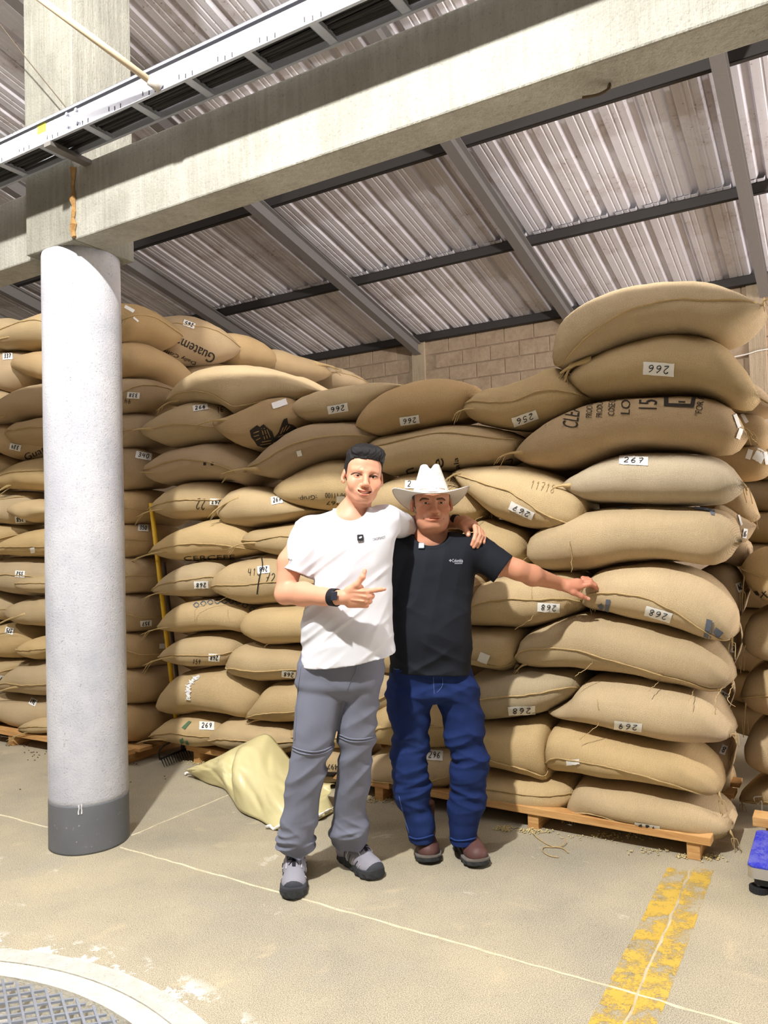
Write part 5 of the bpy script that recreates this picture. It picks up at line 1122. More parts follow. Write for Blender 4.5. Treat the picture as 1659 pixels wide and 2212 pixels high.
armB += chain(pxy([(1000, 1134, 3.48), (1006, 1144, 3.43), (1010, 1151, 3.405), (1012, 1156, 3.395)]), [.018, .0135, .0122, .0105], .008)
armbv = sculpt(armB, .0024)
tint = np.concatenate([head_tint(hA, headv[0], .9, .45), np.ones((len(armv[0]) + len(armbv[0]), 3))])
q = len(headv[0]); sarm = tint[q:]; pr = armv[0]; kn = np.zeros(len(sarm)); 
for x, y, Y in ((795, 1277, 2.955), (798, 1288, 2.955), (794, 1298, 2.958), (788, 1307, 2.966), (831, 1272, 2.95), (788, 1234, 2.948), (784, 1246, 2.945), (814, 1274, 2.95)):
    kn[:len(pr)] += np.exp(-((pr - ony(x, y, Y)) ** 2).sum(1) / .008 ** 2)
sarm *= 1 - np.clip(kn, 0, 1)[:, None] * np.array([.03, .16, .17]); tint[q:] = sarm
bodyA = npmesh('body', [headv, armv, armbv], SKIN_A, pa, tint); sA = Surf(bodyA)
eyes(hA, pa, (-.10, -.03))
# teeth: a curved row just behind the lips
up, lo = hA.lips; tm = MB(); n = 12
for i in range(n):
    t = (i + .5) / n * 2 - 1; x = .025 * t; f = .0935 - .0125 * t * t; z = (-.069 + .010 * t * t) + .0010; wd = .0024 * (1 - .25 * abs(t))
    c = hA.p((x, f, z)); tx = hA.R[0] * math.cos(t * .9) - hA.R[1] * math.sin(t * .9)
    tm.box(c - tx * wd - hA.R[1] * .004 - hA.R[2] * .0045, tx * wd * 1.9, hA.R[1] * .004, hA.R[2] * .0075)
tag(tm.build('teeth', TEETH, pa, bevel=.0006), kind='stuff')
MB().tube([hA.p((.026 * t, .083 - .012 * t * t, -.070 + .010 * t * t)) for t in np.linspace(-1, 1, 9)], .0085 * 1.0, 8).build('mouth', MOUTHD, pa, True)
brows(sA, [[(758, 1025.5), (765, 1022), (774, 1022.5), (783, 1026)], [(797, 1029.5), (804, 1027.3), (811, 1028.3), (816, 1031)]], pa, .0034)
# hair: short faded sides, thick swept top
hp = [('add', hA.ell((0, -.016, .040), (.0795, .1015, .090))), ('add', hA.ell((0, .040, .050), (.0635, .0480, .058)), .03)]
hp += [('add', hA.ell((-.002, .000, .094), (.071, .082, .040)), .025), ('add', hA.ell((.006, .046, .100), (.064, .046, .030)), .025), ('add', hA.ell((.050, .034, .088), (.026, .046, .024)), .025)]
HL = ([-.14, -.06, -.025, -.004, .012, .022, .040, .062, .12], [-.07, -.060, -.052, .012, .000, .006, .048, .066, .072])
def hairline(X, Y, W):
    P_ = np.stack([X.ravel(), Y.ravel(), W.ravel()], 1); L = hA.loc(P_); hl = np.interp(L[:, 1], *HL); d = hl - L[:, 2]
    return d.reshape(X.shape) * .8
def hairdisp(X, Y, W):
    P_ = np.stack([X, Y, W], 1); L = hA.loc(P_); s_ = np.clip((L[:, 2] - .05) / .04, .12, 1)
    a = L[:, 0] * .8 + L[:, 1] * .6
    c1 = L[:, 0] * .85 + L[:, 1] * .5; c2 = L[:, 1] * .85 - L[:, 0] * .5 + L[:, 2] * .4
    return s_ * (.0030 * vnoise(c1 * 30, c2 * 75, L[:, 2] * 30, 3) + .0030 * vnoise(c1 * 45, c2 * 190, L[:, 2] * 60, 4) + .002 * vnoise(c1 * 25, c2 * 25, L[:, 2] * 25, 5)) + np.clip((.012 - (L[:, 2] - np.interp(L[:, 1], *HL))) / .012, 0, 1) * (L[:, 2] > .03) * .004 * vnoise(L[:, 0] * 160, L[:, 1] * 40, L[:, 2] * 30, 6)
hp += [('disp', hairdisp), ('cut', hairline)]
hv_ = sculpt(hp, .0019); L = hA.loc(hv_[0]); hc = np.ones((len(L), 3)); fade = np.clip((.05 - L[:, 2]) / .05, 0, 1); hc = hc + fade[:, None] * np.array([1.9, 1.7, 1.5])
def hair_mat(name, base):
    t = NT(name); vc = t.n('VertexColor', layer_name='tint').outputs['Color']; c = t.mix(1.0, base, vc, 'MULTIPLY'); n = t.noise(t.mapping(t.pos(), (900, 500, 300)), 1, 2)
    return t.out(c, .55, t.bump(n, .7, .003), 0, .35)
npmesh('hair', [hv_], hair_mat('short_black_hair', lin((23, 20, 22))), pa, hc)
# white T-shirt
rws = [row(1100, 722, 806, YA, .070, .02), row(1110, 692, 838, YA, .088, .02), row(1122, 672, 851, YA, .098, .02), row(1145, 663, 856, YA, .110, .01), row(1180, 668, 852, YA, .120, 0), row(1220, 674, 848, YA, .122, 0), row(1260, 672, 846, YA, .122, 0), row(1300, 665, 846, YA, .122, 0), row(1340, 658, 847, YA, .124, 0), row(1380, 654, 848, YA, .126, 0), row(1415, 651, 849, YA, .126, 0), row(1450, 650, 850, YA, .126, 0)]
sh0, sh1 = ony(668, 1150, 3.2), ony(636, 1237, 3.175); ax = (sh1 - sh0) / np.linalg.norm(sh1 - sh0)
sr0, sr1 = ony(834, 1122, 3.23), ony(879, 1140, 3.49); ar = (sr1 - sr0) / np.linalg.norm(sr1 - sr0)
op = [('add', loft(rws, 2.25)), ('add', cap(sh0, sh1 + ax * .03, .068, .066), .035), ('add', cap(sr0, sr1 + ar * .02, .062, .056), .045)]
def shirtfold(X, Y, W):
    zt, zb = 1.50, .95; t = np.clip((zt - W) / (zt - zb), 0, 1)
    a = fold(X, Y, W, .80, 2.6, 13, 11) * .013 * (.25 + .75 * t) + fold(X, Y, W, .62, 4, 30, 12) * .0060 * (.3 + .7 * t)
    a += fold(X, Y, W, 1.15, 3, 20, 13) * .006 * np.clip((X + .10) / .12, 0, 1) * t
    a = a * (1 - .65 * np.clip((X - ony(815, 1300, YA)[0]) / .05, 0, 1))
    sl_ = np.clip((ony(665, 1200, 3.2)[0] - X) / .05, 0, 1); a = a * (1 - .6 * sl_) + sl_ * fold(X, Y, W, -.35, 6, 34, 14) * .0032
    a += np.clip((W - 1.40) / .1, 0, 1) * fold(X, Y, W, -.3, 5, 24, 15) * .004 * np.clip((X + .03) / .08, 0, 1)
    return -a
op += [('disp', shirtfold)]
hem = plane_cut((ony(650, 1436, YA) + ony(848, 1407, YA)) / 2, np.cross(ony(848, 1407, YA) - ony(650, 1436, YA), [0, 1, .10]) * 1); 
_h = hem(*[np.array([q]) for q in ony(750, 1300, YA)])[0]; hemf = hem if _h < 0 else (lambda X, Y, W: -hem(X, Y, W))
op += [('cut', hemf)]
inner = [(z, cx, cy, rx - .020, ry - .020) for z, cx, cy, rx, ry in rws if z < 1.05]; op += [('sub', loft(inner, 2.25), .004)]
def armcut(p, a, lo_=None): return lambda X, Y, W: np.where((X - p[0]) * a[0] + (Y - p[1]) * a[1] + (W - p[2]) * a[2] > -.05, (X - p[0]) * a[0] + (Y - p[1]) * a[1] + (W - p[2]) * a[2], -1.0)
def sleeve_trim(p, a, r): 
    c = p + a * .06; return ('sub', ((lambda X, Y, W: np.maximum(-((X - p[0]) * a[0] + (Y - p[1]) * a[1] + (W - p[2]) * a[2]), np.sqrt((X - c[0]) ** 2 + (Y - c[1]) ** 2 + (W - c[2]) ** 2) - r)), c - r, c + r))
axh = ax * .92 + np.array([.39, 0, 0]) * .0; op += [sleeve_trim(sh1, ax, .115), ('sub', cap(sh1 - ax * .035, sh1 + ax * .04, .0615), .003), sleeve_trim(sr1, ar, .10), ('sub', cap(sr1 - ar * .03, sr1 + ar * .03, .050), .003)]
# neck opening with a ribbed collar
nc = ony(757, 1098, YA - .03); op += [('sub', ell(nc + np.array([0, -.004, .008]), (.074, .100, .050), np.array([[1, 0, 0], [0, .88, .47], [0, -.47, .88]])), .004)]
def rib(prim, wd=.014, h=.0028):
    return ('disp', lambda X, Y, W: -h * (lambda d: ((d > -.004) & (d < wd)) * np.clip(np.minimum(d + .004, wd - d) / .003, 0, 1))(prim[0](X, Y, W)))
op.append(rib(op[-1][1]))
shv = sculpt(op, .0038)
TSH = cloth_mat('white_cotton', lin((220, 220, 226)), .9, .03, 700, .15)
shA = npmesh('shirt', [shv], TSH, pa); sS = Surf(shA)
printed(sS, 'DROPSHOT', 819, 1163, 27, 5.5, -12, INK, .0015); printed(sS, 'FUTURUM', 623, 1208, 17, 3.6, 14, INK, .0015)
# wrist band (fabric fitness band with a dark sensor)
BAND = cloth_mat('black_band', lin((30, 30, 36)), .7, .2, 900, .3)
def bandring(name, c, axis, r, wdt, parent, k=1.0):
    axis = axis / np.linalg.norm(axis); a = np.cross(axis, Z); a /= np.linalg.norm(a); b = np.cross(a, axis); m = MB(); n = 28
    for i in range(n):
        pass
    prof = [(-wdt / 2, r - .004), (-wdt / 2, r + .0028), (wdt / 2, r + .0028), (wdt / 2, r - .004)]; vv = [c + axis * s_ + rr * (math.cos(t) * a * k + math.sin(t) * b) for t in np.linspace(0, 2 * math.pi, n, endpoint=False) for s_, rr in prof]
    return mk(name, vv, [(i * 4 + j, i * 4 + (j + 1) % 4, ((i + 1) % n) * 4 + (j + 1) % 4, ((i + 1) % n) * 4 + j) for i in range(n) for j in range(4)], BAND, parent, False)
wb = bandring('wrist_band', ony(722, 1290.5, 2.987), ony(735, 1292, 2.968) - ony(705, 1289, 3.015), .0320, .031, pa)
c = front(sA, 722, 1288, .0052)
MB().box(c - np.array([.012, .004, .017]), (.025, -.012, .002), (0, .006, 0), (.002, 0, .034)).build('sensor', plain('sensor_dark', lin((44, 46, 56)), .45, 0, .4), wb, bevel=.003)
bandring('wrist_strap', ony(984, 1127, 3.57), ony(997, 1129, 3.545) - ony(965, 1127, 3.595), .031, .022, pa)
for x, y, a in ((787.5, 1235, -70), (829, 1271, 0)): nail(sA, x, y, 5 if a else 4, 4, a, pa)
nail(sA, 1012, 1155, 5, 5, -20, pa)
# grey zip-off trousers
PT = [('add', loft([row(1405, 655, 836, 3.215, .108), row(1425, 651, 828, 3.215, .110), row(1455, 646, 825, 3.218, .113), row(1485, 650, 815, 3.22, .104), row(1502, 690, 795, 3.22, .07)], 2.4))]
def leg(Lr, Yf, ryf): return loft([row(y, a, b, Yf(y), ryf(y)) for y, a, b in Lr], 2.2)
LA = [(1435, 650, 745), (1470, 645, 751), (1500, 642, 749), (1530, 639.5, 738), (1560, 638, 729), (1590, 636, 722), (1606, 634, 718), (1612, 632.5, 719.5), (1622, 632.5, 718), (1632, 633, 713), (1640, 631, 708), (1660, 627, 704), (1690, 621, 697), (1720, 616.5, 690), (1750, 611.5, 686.5), (1780, 607.5, 684), (1805, 603.5, 681.5), (1822, 601, 679), (1834, 606, 673), (1842, 613, 663)]
LB = [(1435, 735, 825), (1470, 744, 823), (1500, 742, 820), (1530, 736, 817), (1560, 732, 814), (1585, 731, 811), (1591, 730.5, 812.5), (1602, 731, 810.5), (1612, 733, 806), (1640, 733.5, 802), (1670, 729, 800), (1700, 726, 796.5), (1730, 722.5, 792), (1760, 721, 788.5), (1785, 719, 791), (1800, 718.5, 788), (1815, 721, 789), (1826, 725, 784)]
fy1 = lambda y: np.interp(y, (1470, 1600, 1840), (3.225, 3.20, 3.265)); fy2 = lambda y: np.interp(y, (1470, 1600, 1830), (3.235, 3.25, 3.35))
PT += [('add', leg(LA, fy1, lambda y: np.interp(y, (1435, 1560, 1620, 1700, 1800, 1842), (.106, .088, .078, .074, .076, .060))), .012), ('add', leg(LB, fy2, lambda y: np.interp(y, (1435, 1560, 1620, 1700, 1800, 1826), (.106, .088, .076, .072, .074, .062))), .012)]
zk = ony(680, 1620, 3.2)[2]; zh = ony(640, 1815, 3.25)[2]
def pantfold(X, Y, W):
    a = fold(X, Y, W, .5, 4, 16, 21) * .006 + fold(X, Y, W, -.6, 4, 20, 22) * .0035 * np.clip((W - .75) / .15, .3, 1)
    hemw = np.exp(-((W - zh) / .07) ** 2); a += hemw * (fold(X, Y, W, .15, 7, 34, 23) * .011 + fold(X, Y, W, -.5, 8, 28, 24) * .006)
    a += np.exp(-((W - zk + .09) / .10) ** 2) * fold(X, Y, W, .7, 4, 18, 25) * .009
    return -a
PT += [('disp', pantfold)]
TRO = cloth_mat('grey_trouser_cloth', lin((116, 119, 134)), .75, .06, 900, .12)
ptv = sculpt(PT, .0042); trA = npmesh('trousers', [ptv], TRO, pa); sT = Surf(trA)
for nm, ln in (('knee_zip', [(632, 1619), (650, 1627), (675, 1630), (700, 1626), (717, 1617)]), ('knee_zip', [(632, 1613), (650, 1620), (675, 1624), (700, 1620), (718, 1611)]), ('knee_zip', [(732, 1592), (755, 1601), (780, 1602), (808, 1597)]), ('knee_zip', [(732, 1586), (755, 1595), (780, 1596.5), (809, 1591)]), ('side_seam', [(650, 1440), (643, 1500), (640, 1560), (637, 1600)]), ('fly_seam', [(772, 1432), (768, 1452), (759, 1468), (750, 1490)])):
    P_ = [front(sT, *p, .0008) for p in spline([np.array(q, float) for q in ln], 20)]; P_ = [p for p in P_ if p is not None]
    if len(P_) > 3: MB().tube(P_, .0042 if 'zip' in nm else .0018, 6, flat=.7).build(nm, TRO, trA, True)
# ---- shoes
SHG = cloth_mat('shoe_grey_mesh', lin((150, 148, 158)), .8, .1, 600, .3); SHD = plain('shoe_dark_rubber', lin((62, 64, 70)), .7, bump=.3, scale=200); SOLE = plain('outsole_dark', lin((52, 54, 56)), .85, bump=.4, scale=150, var=.2); SILV = plain('shoe_pale_trim', lin((196, 192, 198)), .6); LACE = plain('lace_black', lin((24, 24, 34)), .7)
class Foot:
    def __init__(s, heel, toe):
        s.h = np.array([heel[0], heel[1], 0.0]); d = np.array(toe[:2]) - heel[:2]; s.L = np.linalg.norm(d); d = d / s.L; s.d = np.array([d[0], d[1], 0]); s.x = np.array([d[1], -d[0], 0.0]) * -1; s.R = np.array([s.x, s.d, Z])
    def p(s, x, l, z): return s.h + s.x * x + s.d * (l * s.L) + Z * z
    def ell(s, c, r): return ell(s.p(*c), r, s.R)
    def cap(s, a, b, r1, r2): return cap(s.p(*a), s.p(*b), r1, r2)
def soleprof(ft, w, z0, z1, grow=0, name='sole', mat=None, parent=None, lug=0, l0=0, l1=1):
    n = 72; v = []; O = []
    for i in range(n):
        t = 2 * math.pi * i / n; l = .5 - .5 * math.cos(t); sd = 1 if t < math.pi else -1
        ww = w * np.interp(l, (0, .04, .12, .3, .5, .72, .88, .96, 1), (.0, .42, .62, .68, .72, 1.0, .90, .55, .0)); O.append((sd * (ww / 2 + grow * min(1, ww / w * 3)), l0 + l * (l1 - l0) + grow * (l - .5) * 3))
    rows = []
    for k, (z, g) in enumerate(((z0, -.004), (z0 + (z1 - z0) * .3, .001), (z0 + (z1 - z0) * .75, .001), (z1, -.003))):
        ring_ = []
        for i, (x, l) in enumerate(O):
            lg = lug * (1 if (i // 2) % 2 else -1) * (k < 2)
            rise = .012 * max(0, (l - .8) / .2) ** 2 * (z1 > z0)
            ring_.append(ft.p(x * (1 + g / .05) + np.sign(x) * lg * .003, l, z + rise + (0 if k else lug * .004 * ((i // 2) % 2))))
        rows += ring_
    f = [(k * n + i, k * n + (i + 1) % n, (k + 1) * n + (i + 1) % n, (k + 1) * n + i) for k in range(3) for i in range(n)] + [tuple(range(n))[::-1], tuple(3 * n + i for i in range(n))]
    return mk(name, rows, f, mat, parent, False)
def hiking_shoe(heel, toe, lab, seedx):
    ft = Foot(heel, toe); up_ = [('add', ft.cap((0, .14, .058), (0, .55, .062), .040, .042)), ('add', ft.cap((0, .5, .055), (.0, .84, .042), .043, .036), .03), ('add', ft.ell((.0, .76, .04), (.049, .062, .034)), .02), ('add', ft.ell((0, .12, .05), (.036, .036, .045)), .02), ('add', ft.cap((0, .20, .07), (0, .22, .125), .041, .044), .02), ('add', ft.cap((0, .32, .105), (0, .62, .075), .026, .022), .02)]
    up_ += [('cut', lambda X, Y, W: .022 - W)]
    u_ = sculpt(up_, .0028); o = npmesh('shoe', [u_], SHG, pa); o['label'] = lab; sf = Surf(o)
    soleprof(ft, .104, .0, .034, .004, 'outsole', SOLE, o, 1); soleprof(ft, .100, .026, .040, .003, 'midsole', SHD, o)
    tc = [('add', ft.ell((.0, .76, .04), (.0515, .0645, .0365))), ('add', ft.cap((0, .7, .042), (.0, .84, .042), .041, .0385), .02), ('cut', lambda X, Y, W: .02 - W)]
    fr = ft.p(0, .86, 0); tc.append(('cut', lambda X, Y, W: -((X - fr[0]) * ft.d[0] + (Y - fr[1]) * ft.d[1]) + (W - .03) * .55))
    npmesh('toe_cap', [sculpt(tc, .0026)], SHD, o)
    # quick laces: criss-cross cords, dark lace cover, pale overlays on the sides
    bvh = sf.bvh
    def top(x, l, off=.0015):
        h = bvh.ray_cast(Vector(ft.p(x, l, .3)), Vector((0, 0, -1))); return np.array(h[0]) + np.array(h[1]) * off if h[0] is not None else ft.p(x, l, .08)
    ls = [.40, .47, .54, .61, .67]
    for i in range(len(ls) - 1):
        for s_ in (-1, 1): MB().tube([top(s_ * .028 * (1 - .1 * i) + (-s_ * 2 * .028 * (1 - .1 * i)) * t, ls[i] + (ls[i + 1] - ls[i]) * t, .0035) for t in np.linspace(0, 1, 7)], .0017, 5).build('lace', LACE, o)
    mk('lace_cover', [top(x, l, .0045) for l in np.linspace(.36, .70, 10) for x in (-.0065, .0065)], [(2 * i, 2 * i + 1, 2 * i + 3, 2 * i + 2) for i in range(9)], LACE, o)
    def side(s_, l, z, off=.0015):
        c = ft.p(0, l, z); h = bvh.ray_cast(Vector(c + ft.x * s_ * .12), Vector(-ft.x * s_)); return np.array(h[0]) + np.array(h[1]) * off if h[0] is not None else c + ft.x * s_ * .045
    for s_ in (-1, 1):
        for k, l in enumerate((.30, .38, .46, .54, .62, .70)):
            MB().tube([side(s_, l + .06 * t, .034 + (.052 - .006 * k) * t) for t in np.linspace(0, 1, 6)], .0022, 5).build('side_overlay', SILV if k % 2 else SHD, o)
        MB().tube([top(s_ * .030, l, .002) for l in np.linspace(.36, .68, 8)], .0026, 5).build('eyelet_band', SILV, o)
    MB().tube([ft.p(.045 * math.cos(t), .22 + .15 * math.sin(t) , .132 + .004 * math.sin(t)) for t in np.linspace(0, 2 * math.pi, 24)], .007, 6).build('collar_pad', LACE, o, True)
    lk = top(-.02, .34, .008); MB().box(lk - np.array([.008, .006, 0]), (.018, 0, 0), (0, .012, 0), (0, 0, .022)).build('lace_lock', LACE, o, bevel=.003)
    return o
hiking_shoe(onz(641, 1858, 0)[:2], onz(633, 1949, 0)[:2], 'left shoe in the picture, pointing to the camera', 1)
hiking_shoe(onz(736, 1853, 0)[:2], onz(820, 1903, 0)[:2], 'right shoe in the picture, turned out', 2)
# ---------------- PERSON B: shorter man in black T-shirt, jeans and a white hat
YB = 3.45
pb = tag(empty('person', onz(960, 1850, 0)), 'shorter man in white cowboy hat, black T-shirt and blue jeans, hand on a sack', 'person')
hB = Head(ony(932.5, 1091, YB - .02), .04, .01, .07, 1.02, 1.06)
ops = head_ops(hB, 1, 0)
ops += [('add', cap(hB.p((0, -.022, -.07)), ony(931, 1165, YB + .02), .064, .070), .03), ('add', ell(hB.p((0, .030, -.100)), (.050, .040, .024)), .03), ('add', cap(ony(931, 1152, YB + .03), ony(876, 1184, YB + .03), .046, .038), .03), ('add', cap(ony(931, 1152, YB + .03), ony(990, 1184, YB + .03), .046, .038), .03), ('add', ell(ony(930, 1176, YB), (.085, .06, .045)), .03)]
for s in (-1, 1): ops.append(('sub', hB.cap((s * .036, .074, -.066), (s * .040, .052, -.094), .0022, .0018), .007))
tl = .19; hz = np.array([0, math.sin(tl), math.cos(tl)]); hf = np.array([0, -math.cos(tl), math.sin(tl)]); hx_ = np.array([1.0, 0, 0])
hc_ = np.array([ony(930.5, 1070, YB)[0], YB - .022, 1.597]); HP = lambda x, f, z: hc_ + hx_ * x + hf * f + hz * z
ops.append(('cut', plane_cut(HP(0, 0, .016), hz)))          # the hat hides the crown of the head
hbv = sculpt(ops, .0019)
yh = front(ALLS['s22'], 1255, 1288, 0); YS = min(3.60, (yh[1] if yh is not None else 3.6)) - .012
el = ony(1118, 1231, 3.42); wr_ = ony(1209, 1261, YS - .035)
ab = [('add', cap(ony(1028, 1188, YB), ony(1075, 1215, 3.43), .062, .056), .01), ('add', cap(ony(1075, 1215, 3.43), el, .056, .043), .02), ('add', cap(el, ony(1150, 1243, 3.45), .044, .046), .02), ('add', cap(ony(1150, 1243, 3.45), wr_, .045, .029), .02)]
Y0 = YS - .04
ab += [('add', cap(wr_, ony(1226, 1265, Y0), .0285, .030), .014), ('add', ell(ony(1243, 1264, Y0 - .004), (.042, .024, .031), np.array([[.96, 0, .28], [0, 1, 0], [-.28, 0, .96]])), .014), ('add', cap(ony(1228, 1268, Y0 - .01), ony(1254, 1268, Y0 - .014), .016, .013), .012)]
ab += chain(pxy([(1254, 1267, Y0 - .014), (1274, 1262, Y0 - .020), (1285, 1265, Y0 - .010), (1290, 1271, Y0 + .004)]), [.0125, .0108, .0095, .0078])
ab += chain(pxy([(1258, 1259, Y0 + .002), (1276, 1257, Y0 - .004), (1285, 1263, Y0 + .012), (1289, 1277, Y0 + .022)]), [.0125, .0105, .0093, .0078])
ab += chain(pxy([(1260, 1253, Y0 + .018), (1275, 1253, Y0 + .018), (1282, 1262, Y0 + .032), (1284, 1274, Y0 + .038)]), [.012, .0100, .009, .0075])
ab += chain(pxy([(1259, 1249, Y0 + .032), (1270, 1250, Y0 + .036), (1276, 1258, Y0 + .046), (1277, 1268, Y0 + .050)]), [.011, .009, .0082, .007])
ab += chain(pxy([(1222, 1270, Y0 - .006), (1238, 1279, Y0 - .016), (1255, 1287, Y0 - .012), (1272, 1294, Y0 - .004)]), [.018, .0140, .0118, .0092], .008)
abv = sculpt(ab, .0022)
# the other arm reaches behind his friend, fingertips show at the friend's waist
bk = chain(pxy([(852, 1180, YB + .02), (838, 1262, 3.46), (760, 1315, 3.42), (700, 1320, 3.40)]), [.056, .045, .038, .028], .02) + [('add', ell(ony(690, 1319, 3.385), (.036, .018, .032)), .015)]
for k, (y0, y1) in enumerate(((1312, 1313), (1317, 1318), (1322, 1323), (1326, 1328))): bk += chain(pxy([(684, y0, 3.375), (670, y1 - 1, 3.345), (661 + k, y1, 3.325)]), [.0095, .0088, .0075])
bkv = sculpt(bk, .0028)
tb = np.concatenate([head_tint(hB, hbv[0], 1.25, .35), np.ones((len(abv[0]) + len(bkv[0]), 3))])
q0 = len(hbv[0]); hx = abv[0]; rd = np.clip((hx[:, 0] - ony(1205, 1260, YS)[0]) / .05, 0, 1); tb[q0:q0 + len(hx)] *= 1 - rd[:, None] * np.array([.02, .12, .08])
bodyB = npmesh('body', [hbv, abv, bkv], SKIN_B, pb, tb); sB = Surf(bodyB)
eyes(hB, pb, (-.06, -.06)); brows(sB, [[(907, 1081.5), (912, 1077.5), (920, 1077), (927, 1078.5)], [(943, 1078.5), (950, 1077), (956, 1077), (962, 1081)]], pb, .0046)
nail(sB, 1271, 1293, 7, 6, 25, pb)
hg = [('add', hB.ell((0, -.016, .036), (.0785, .100, .089))), ('cut', lambda X, Y, W: (lambda L: (np.interp(L[:, 1], [-.14, -.04, -.012, .0, .014, .03, .06], [-.06, -.05, .005, .0, .006, .05, .08]) - L[:, 2]).reshape(X.shape) * .8)(hB.loc(np.stack([X.ravel(), Y.ravel(), W.ravel()], 1))))]
hg.append(('cut', plane_cut(HP(0, 0, .012), hz))); npmesh('hair', [sculpt(hg, .003)], HAIRG, pb)
# black T-shirt
rws = [row(1152, 884, 985, YB, .080, .02), row(1164, 857, 1022, YB, .105, .02), row(1178, 847, 1040, YB, .120, .015), row(1200, 843, 1034, YB, .135, .005), row(1235, 839, 1024, YB, .145, 0), row(1275, 836, 1018, YB, .150, -.005), row(1315, 837, 1015, YB, .158, -.012), row(1355, 841, 1013, YB, .160, -.014), row(1395, 845, 1014, YB, .156, -.012), row(1430, 847, 1015, YB, .150, -.008), row(1475, 849, 1016, YB, .148, -.006)]
sh0, sh1 = ony(1026, 1186, YB), ony(1087, 1230, 3.425); ax = (sh1 - sh0) / np.linalg.norm(sh1 - sh0)
op = [('add', loft(rws, 2.3)), ('add', cap(sh0, sh1 + ax * .03, .072, .068), .035), ('add', cap(ony(858, 1182, YB + .01), ony(842, 1238, 3.47), .062, .064), .03)]
def bfold(X, Y, W):
    t = np.clip((1.30 - W) / .35, 0, 1); a = fold(X, Y, W, .45, 4, 16, 31) * .0045 * (.3 + t) + fold(X, Y, W, -.5, 4, 18, 32) * .004 * t + fold(X, Y, W, 1.3, 3, 14, 33) * .003
    sl_ = np.clip((X - ony(1040, 1200, YB)[0]) / .05, 0, 1); return -(a * (1 - sl_) + sl_ * fold(X, Y, W, .9, 6, 24, 34) * .005)
op += [('disp', bfold), ('cut', (lambda pc: (lambda X, Y, W: -pc(X, Y, W) if pc(*[np.array([q]) for q in ony(930, 1300, YB)])[0] > 0 else pc(X, Y, W)))(plane_cut(ony(932, 1459, YB - .12), np.cross(ony(1012, 1452, YB) - ony(850, 1447, YB), [0, 1, -.10]))))]
op += [('sub', loft([(z, cx, cy, rx - .016, ry - .016) for z, cx, cy, rx, ry in rws if z < 1.0], 2.3), .004), sleeve_trim(sh1, ax, .115), ('sub', cap(sh1 - ax * .035, sh1 + ax * .04, .064), .003)]
op += [('sub', ell(ony(931, 1149, YB - .035), (.086, .105, .050), np.array([[1, 0, 0], [0, .88, .47], [0, -.47, .88]])), .004)]
BSH = cloth_mat('black_knit', lin((27, 30, 38)), .8, .15, 700, .2)
op.append(rib(op[-1][1]))
bsv = sculpt(op, .0038); shB = npmesh('shirt', [bsv], BSH, pb); sBS = Surf(shB)
LOGO = plain('pale_shirt_print', lin((200, 204, 214)), .7, var=.03)
printed(sBS, 'Columbia', 988, 1211, 23, 7, -1, LOGO, .002); printed(sBS, 'montrail', 990, 1216.5, 16, 3.6, -1, LOGO, .002)
for dx, dy in ((0, -1.7), (0, 1.7), (-1.7, 0), (1.7, 0)):
    p = [front(sBS, 972.6 + dx + a, 1211 + dy + b_, .002) for a, b_ in ((-1.2, 0), (0, -1.2), (1.2, 0), (0, 1.2))]
    if all(q is not None for q in p): mk('logo_diamond', p, [(0, 1, 2, 3)], LOGO, shB)
# jeans
JT = [('add', loft([row(1420, 850, 1012, YB, .128), row(1445, 844, 1014, YB, .132), row(1470, 840, 1020, YB, .130), row(1495, 850, 1018, YB, .118), row(1514, 880, 1000, YB, .07)], 2.4))]
LA = [(1440, 846, 935), (1480, 838, 941), (1508, 836, 938), (1536, 841, 931), (1566, 846.5, 925), (1596, 849.5, 923.5), (1615, 847, 926), (1628, 845.5, 922), (1642, 848, 917.5), (1660, 850, 920), (1690, 855.5, 924), (1720, 861, 925.5), (1745, 870, 929), (1768, 876, 936), (1780, 878, 938.5), (1795, 882, 936), (1811, 884.5, 937)]
LB = [(1440, 925, 1013), (1480, 936, 1029), (1508, 941, 1035), (1536, 948, 1038), (1566, 957, 1041), (1596, 965, 1046), (1615, 970, 1050.5), (1635, 977.5, 1052.5), (1655, 976, 1050), (1675, 975, 1046.5), (1700, 977.5, 1045.5), (1730, 972, 1043), (1755, 970, 1037), (1775, 971, 1033), (1795, 972, 1030), (1815, 972.5, 1027.5)]
f1 = lambda y: np.interp(y, (1480, 1640, 1811), (3.45, 3.44, 3.45)); f2 = lambda y: np.interp(y, (1480, 1640, 1815), (3.45, 3.43, 3.445))
JT += [('add', leg(LA, f1, lambda y: np.interp(y, (1440, 1560, 1640, 1720, 1811), (.124, .094, .084, .078, .070))), .012), ('add', leg(LB, f2, lambda y: np.interp(y, (1440, 1560, 1640, 1720, 1815), (.122, .094, .084, .078, .072))), .012)]
def jfold(X, Y, W):
    kn = np.clip((.86 - W) / .12, 0, 1); low = np.clip((.62 - W) / .2, 0, 1); hm = np.clip((W - .165) / .07, 0, 1)
    a = fold(X, Y, W, .35, 4, 15, 41) * .0045 + kn * (fold(X, Y, W, .30, 5, 21, 42) * .008 + fold(X, Y, W, -.35, 5, 24, 43) * .0065) + low * fold(X, Y, W, .12, 6, 30, 44) * .005
    a += np.clip((W - .80) / .1, 0, 1) * fold(X, Y, W, -.45, 4, 20, 45) * .004
    return -a * (.25 + .75 * hm)
JT += [('disp', jfold)]
DENIM = cloth_mat('dark_denim', lin((25, 42, 90)), .85, .25, 800, .3, wear=lin((42, 64, 122)))
jv = sculpt(JT, .0042); jB = npmesh('jeans', [jv], DENIM, pb); sJ = Surf(jB)
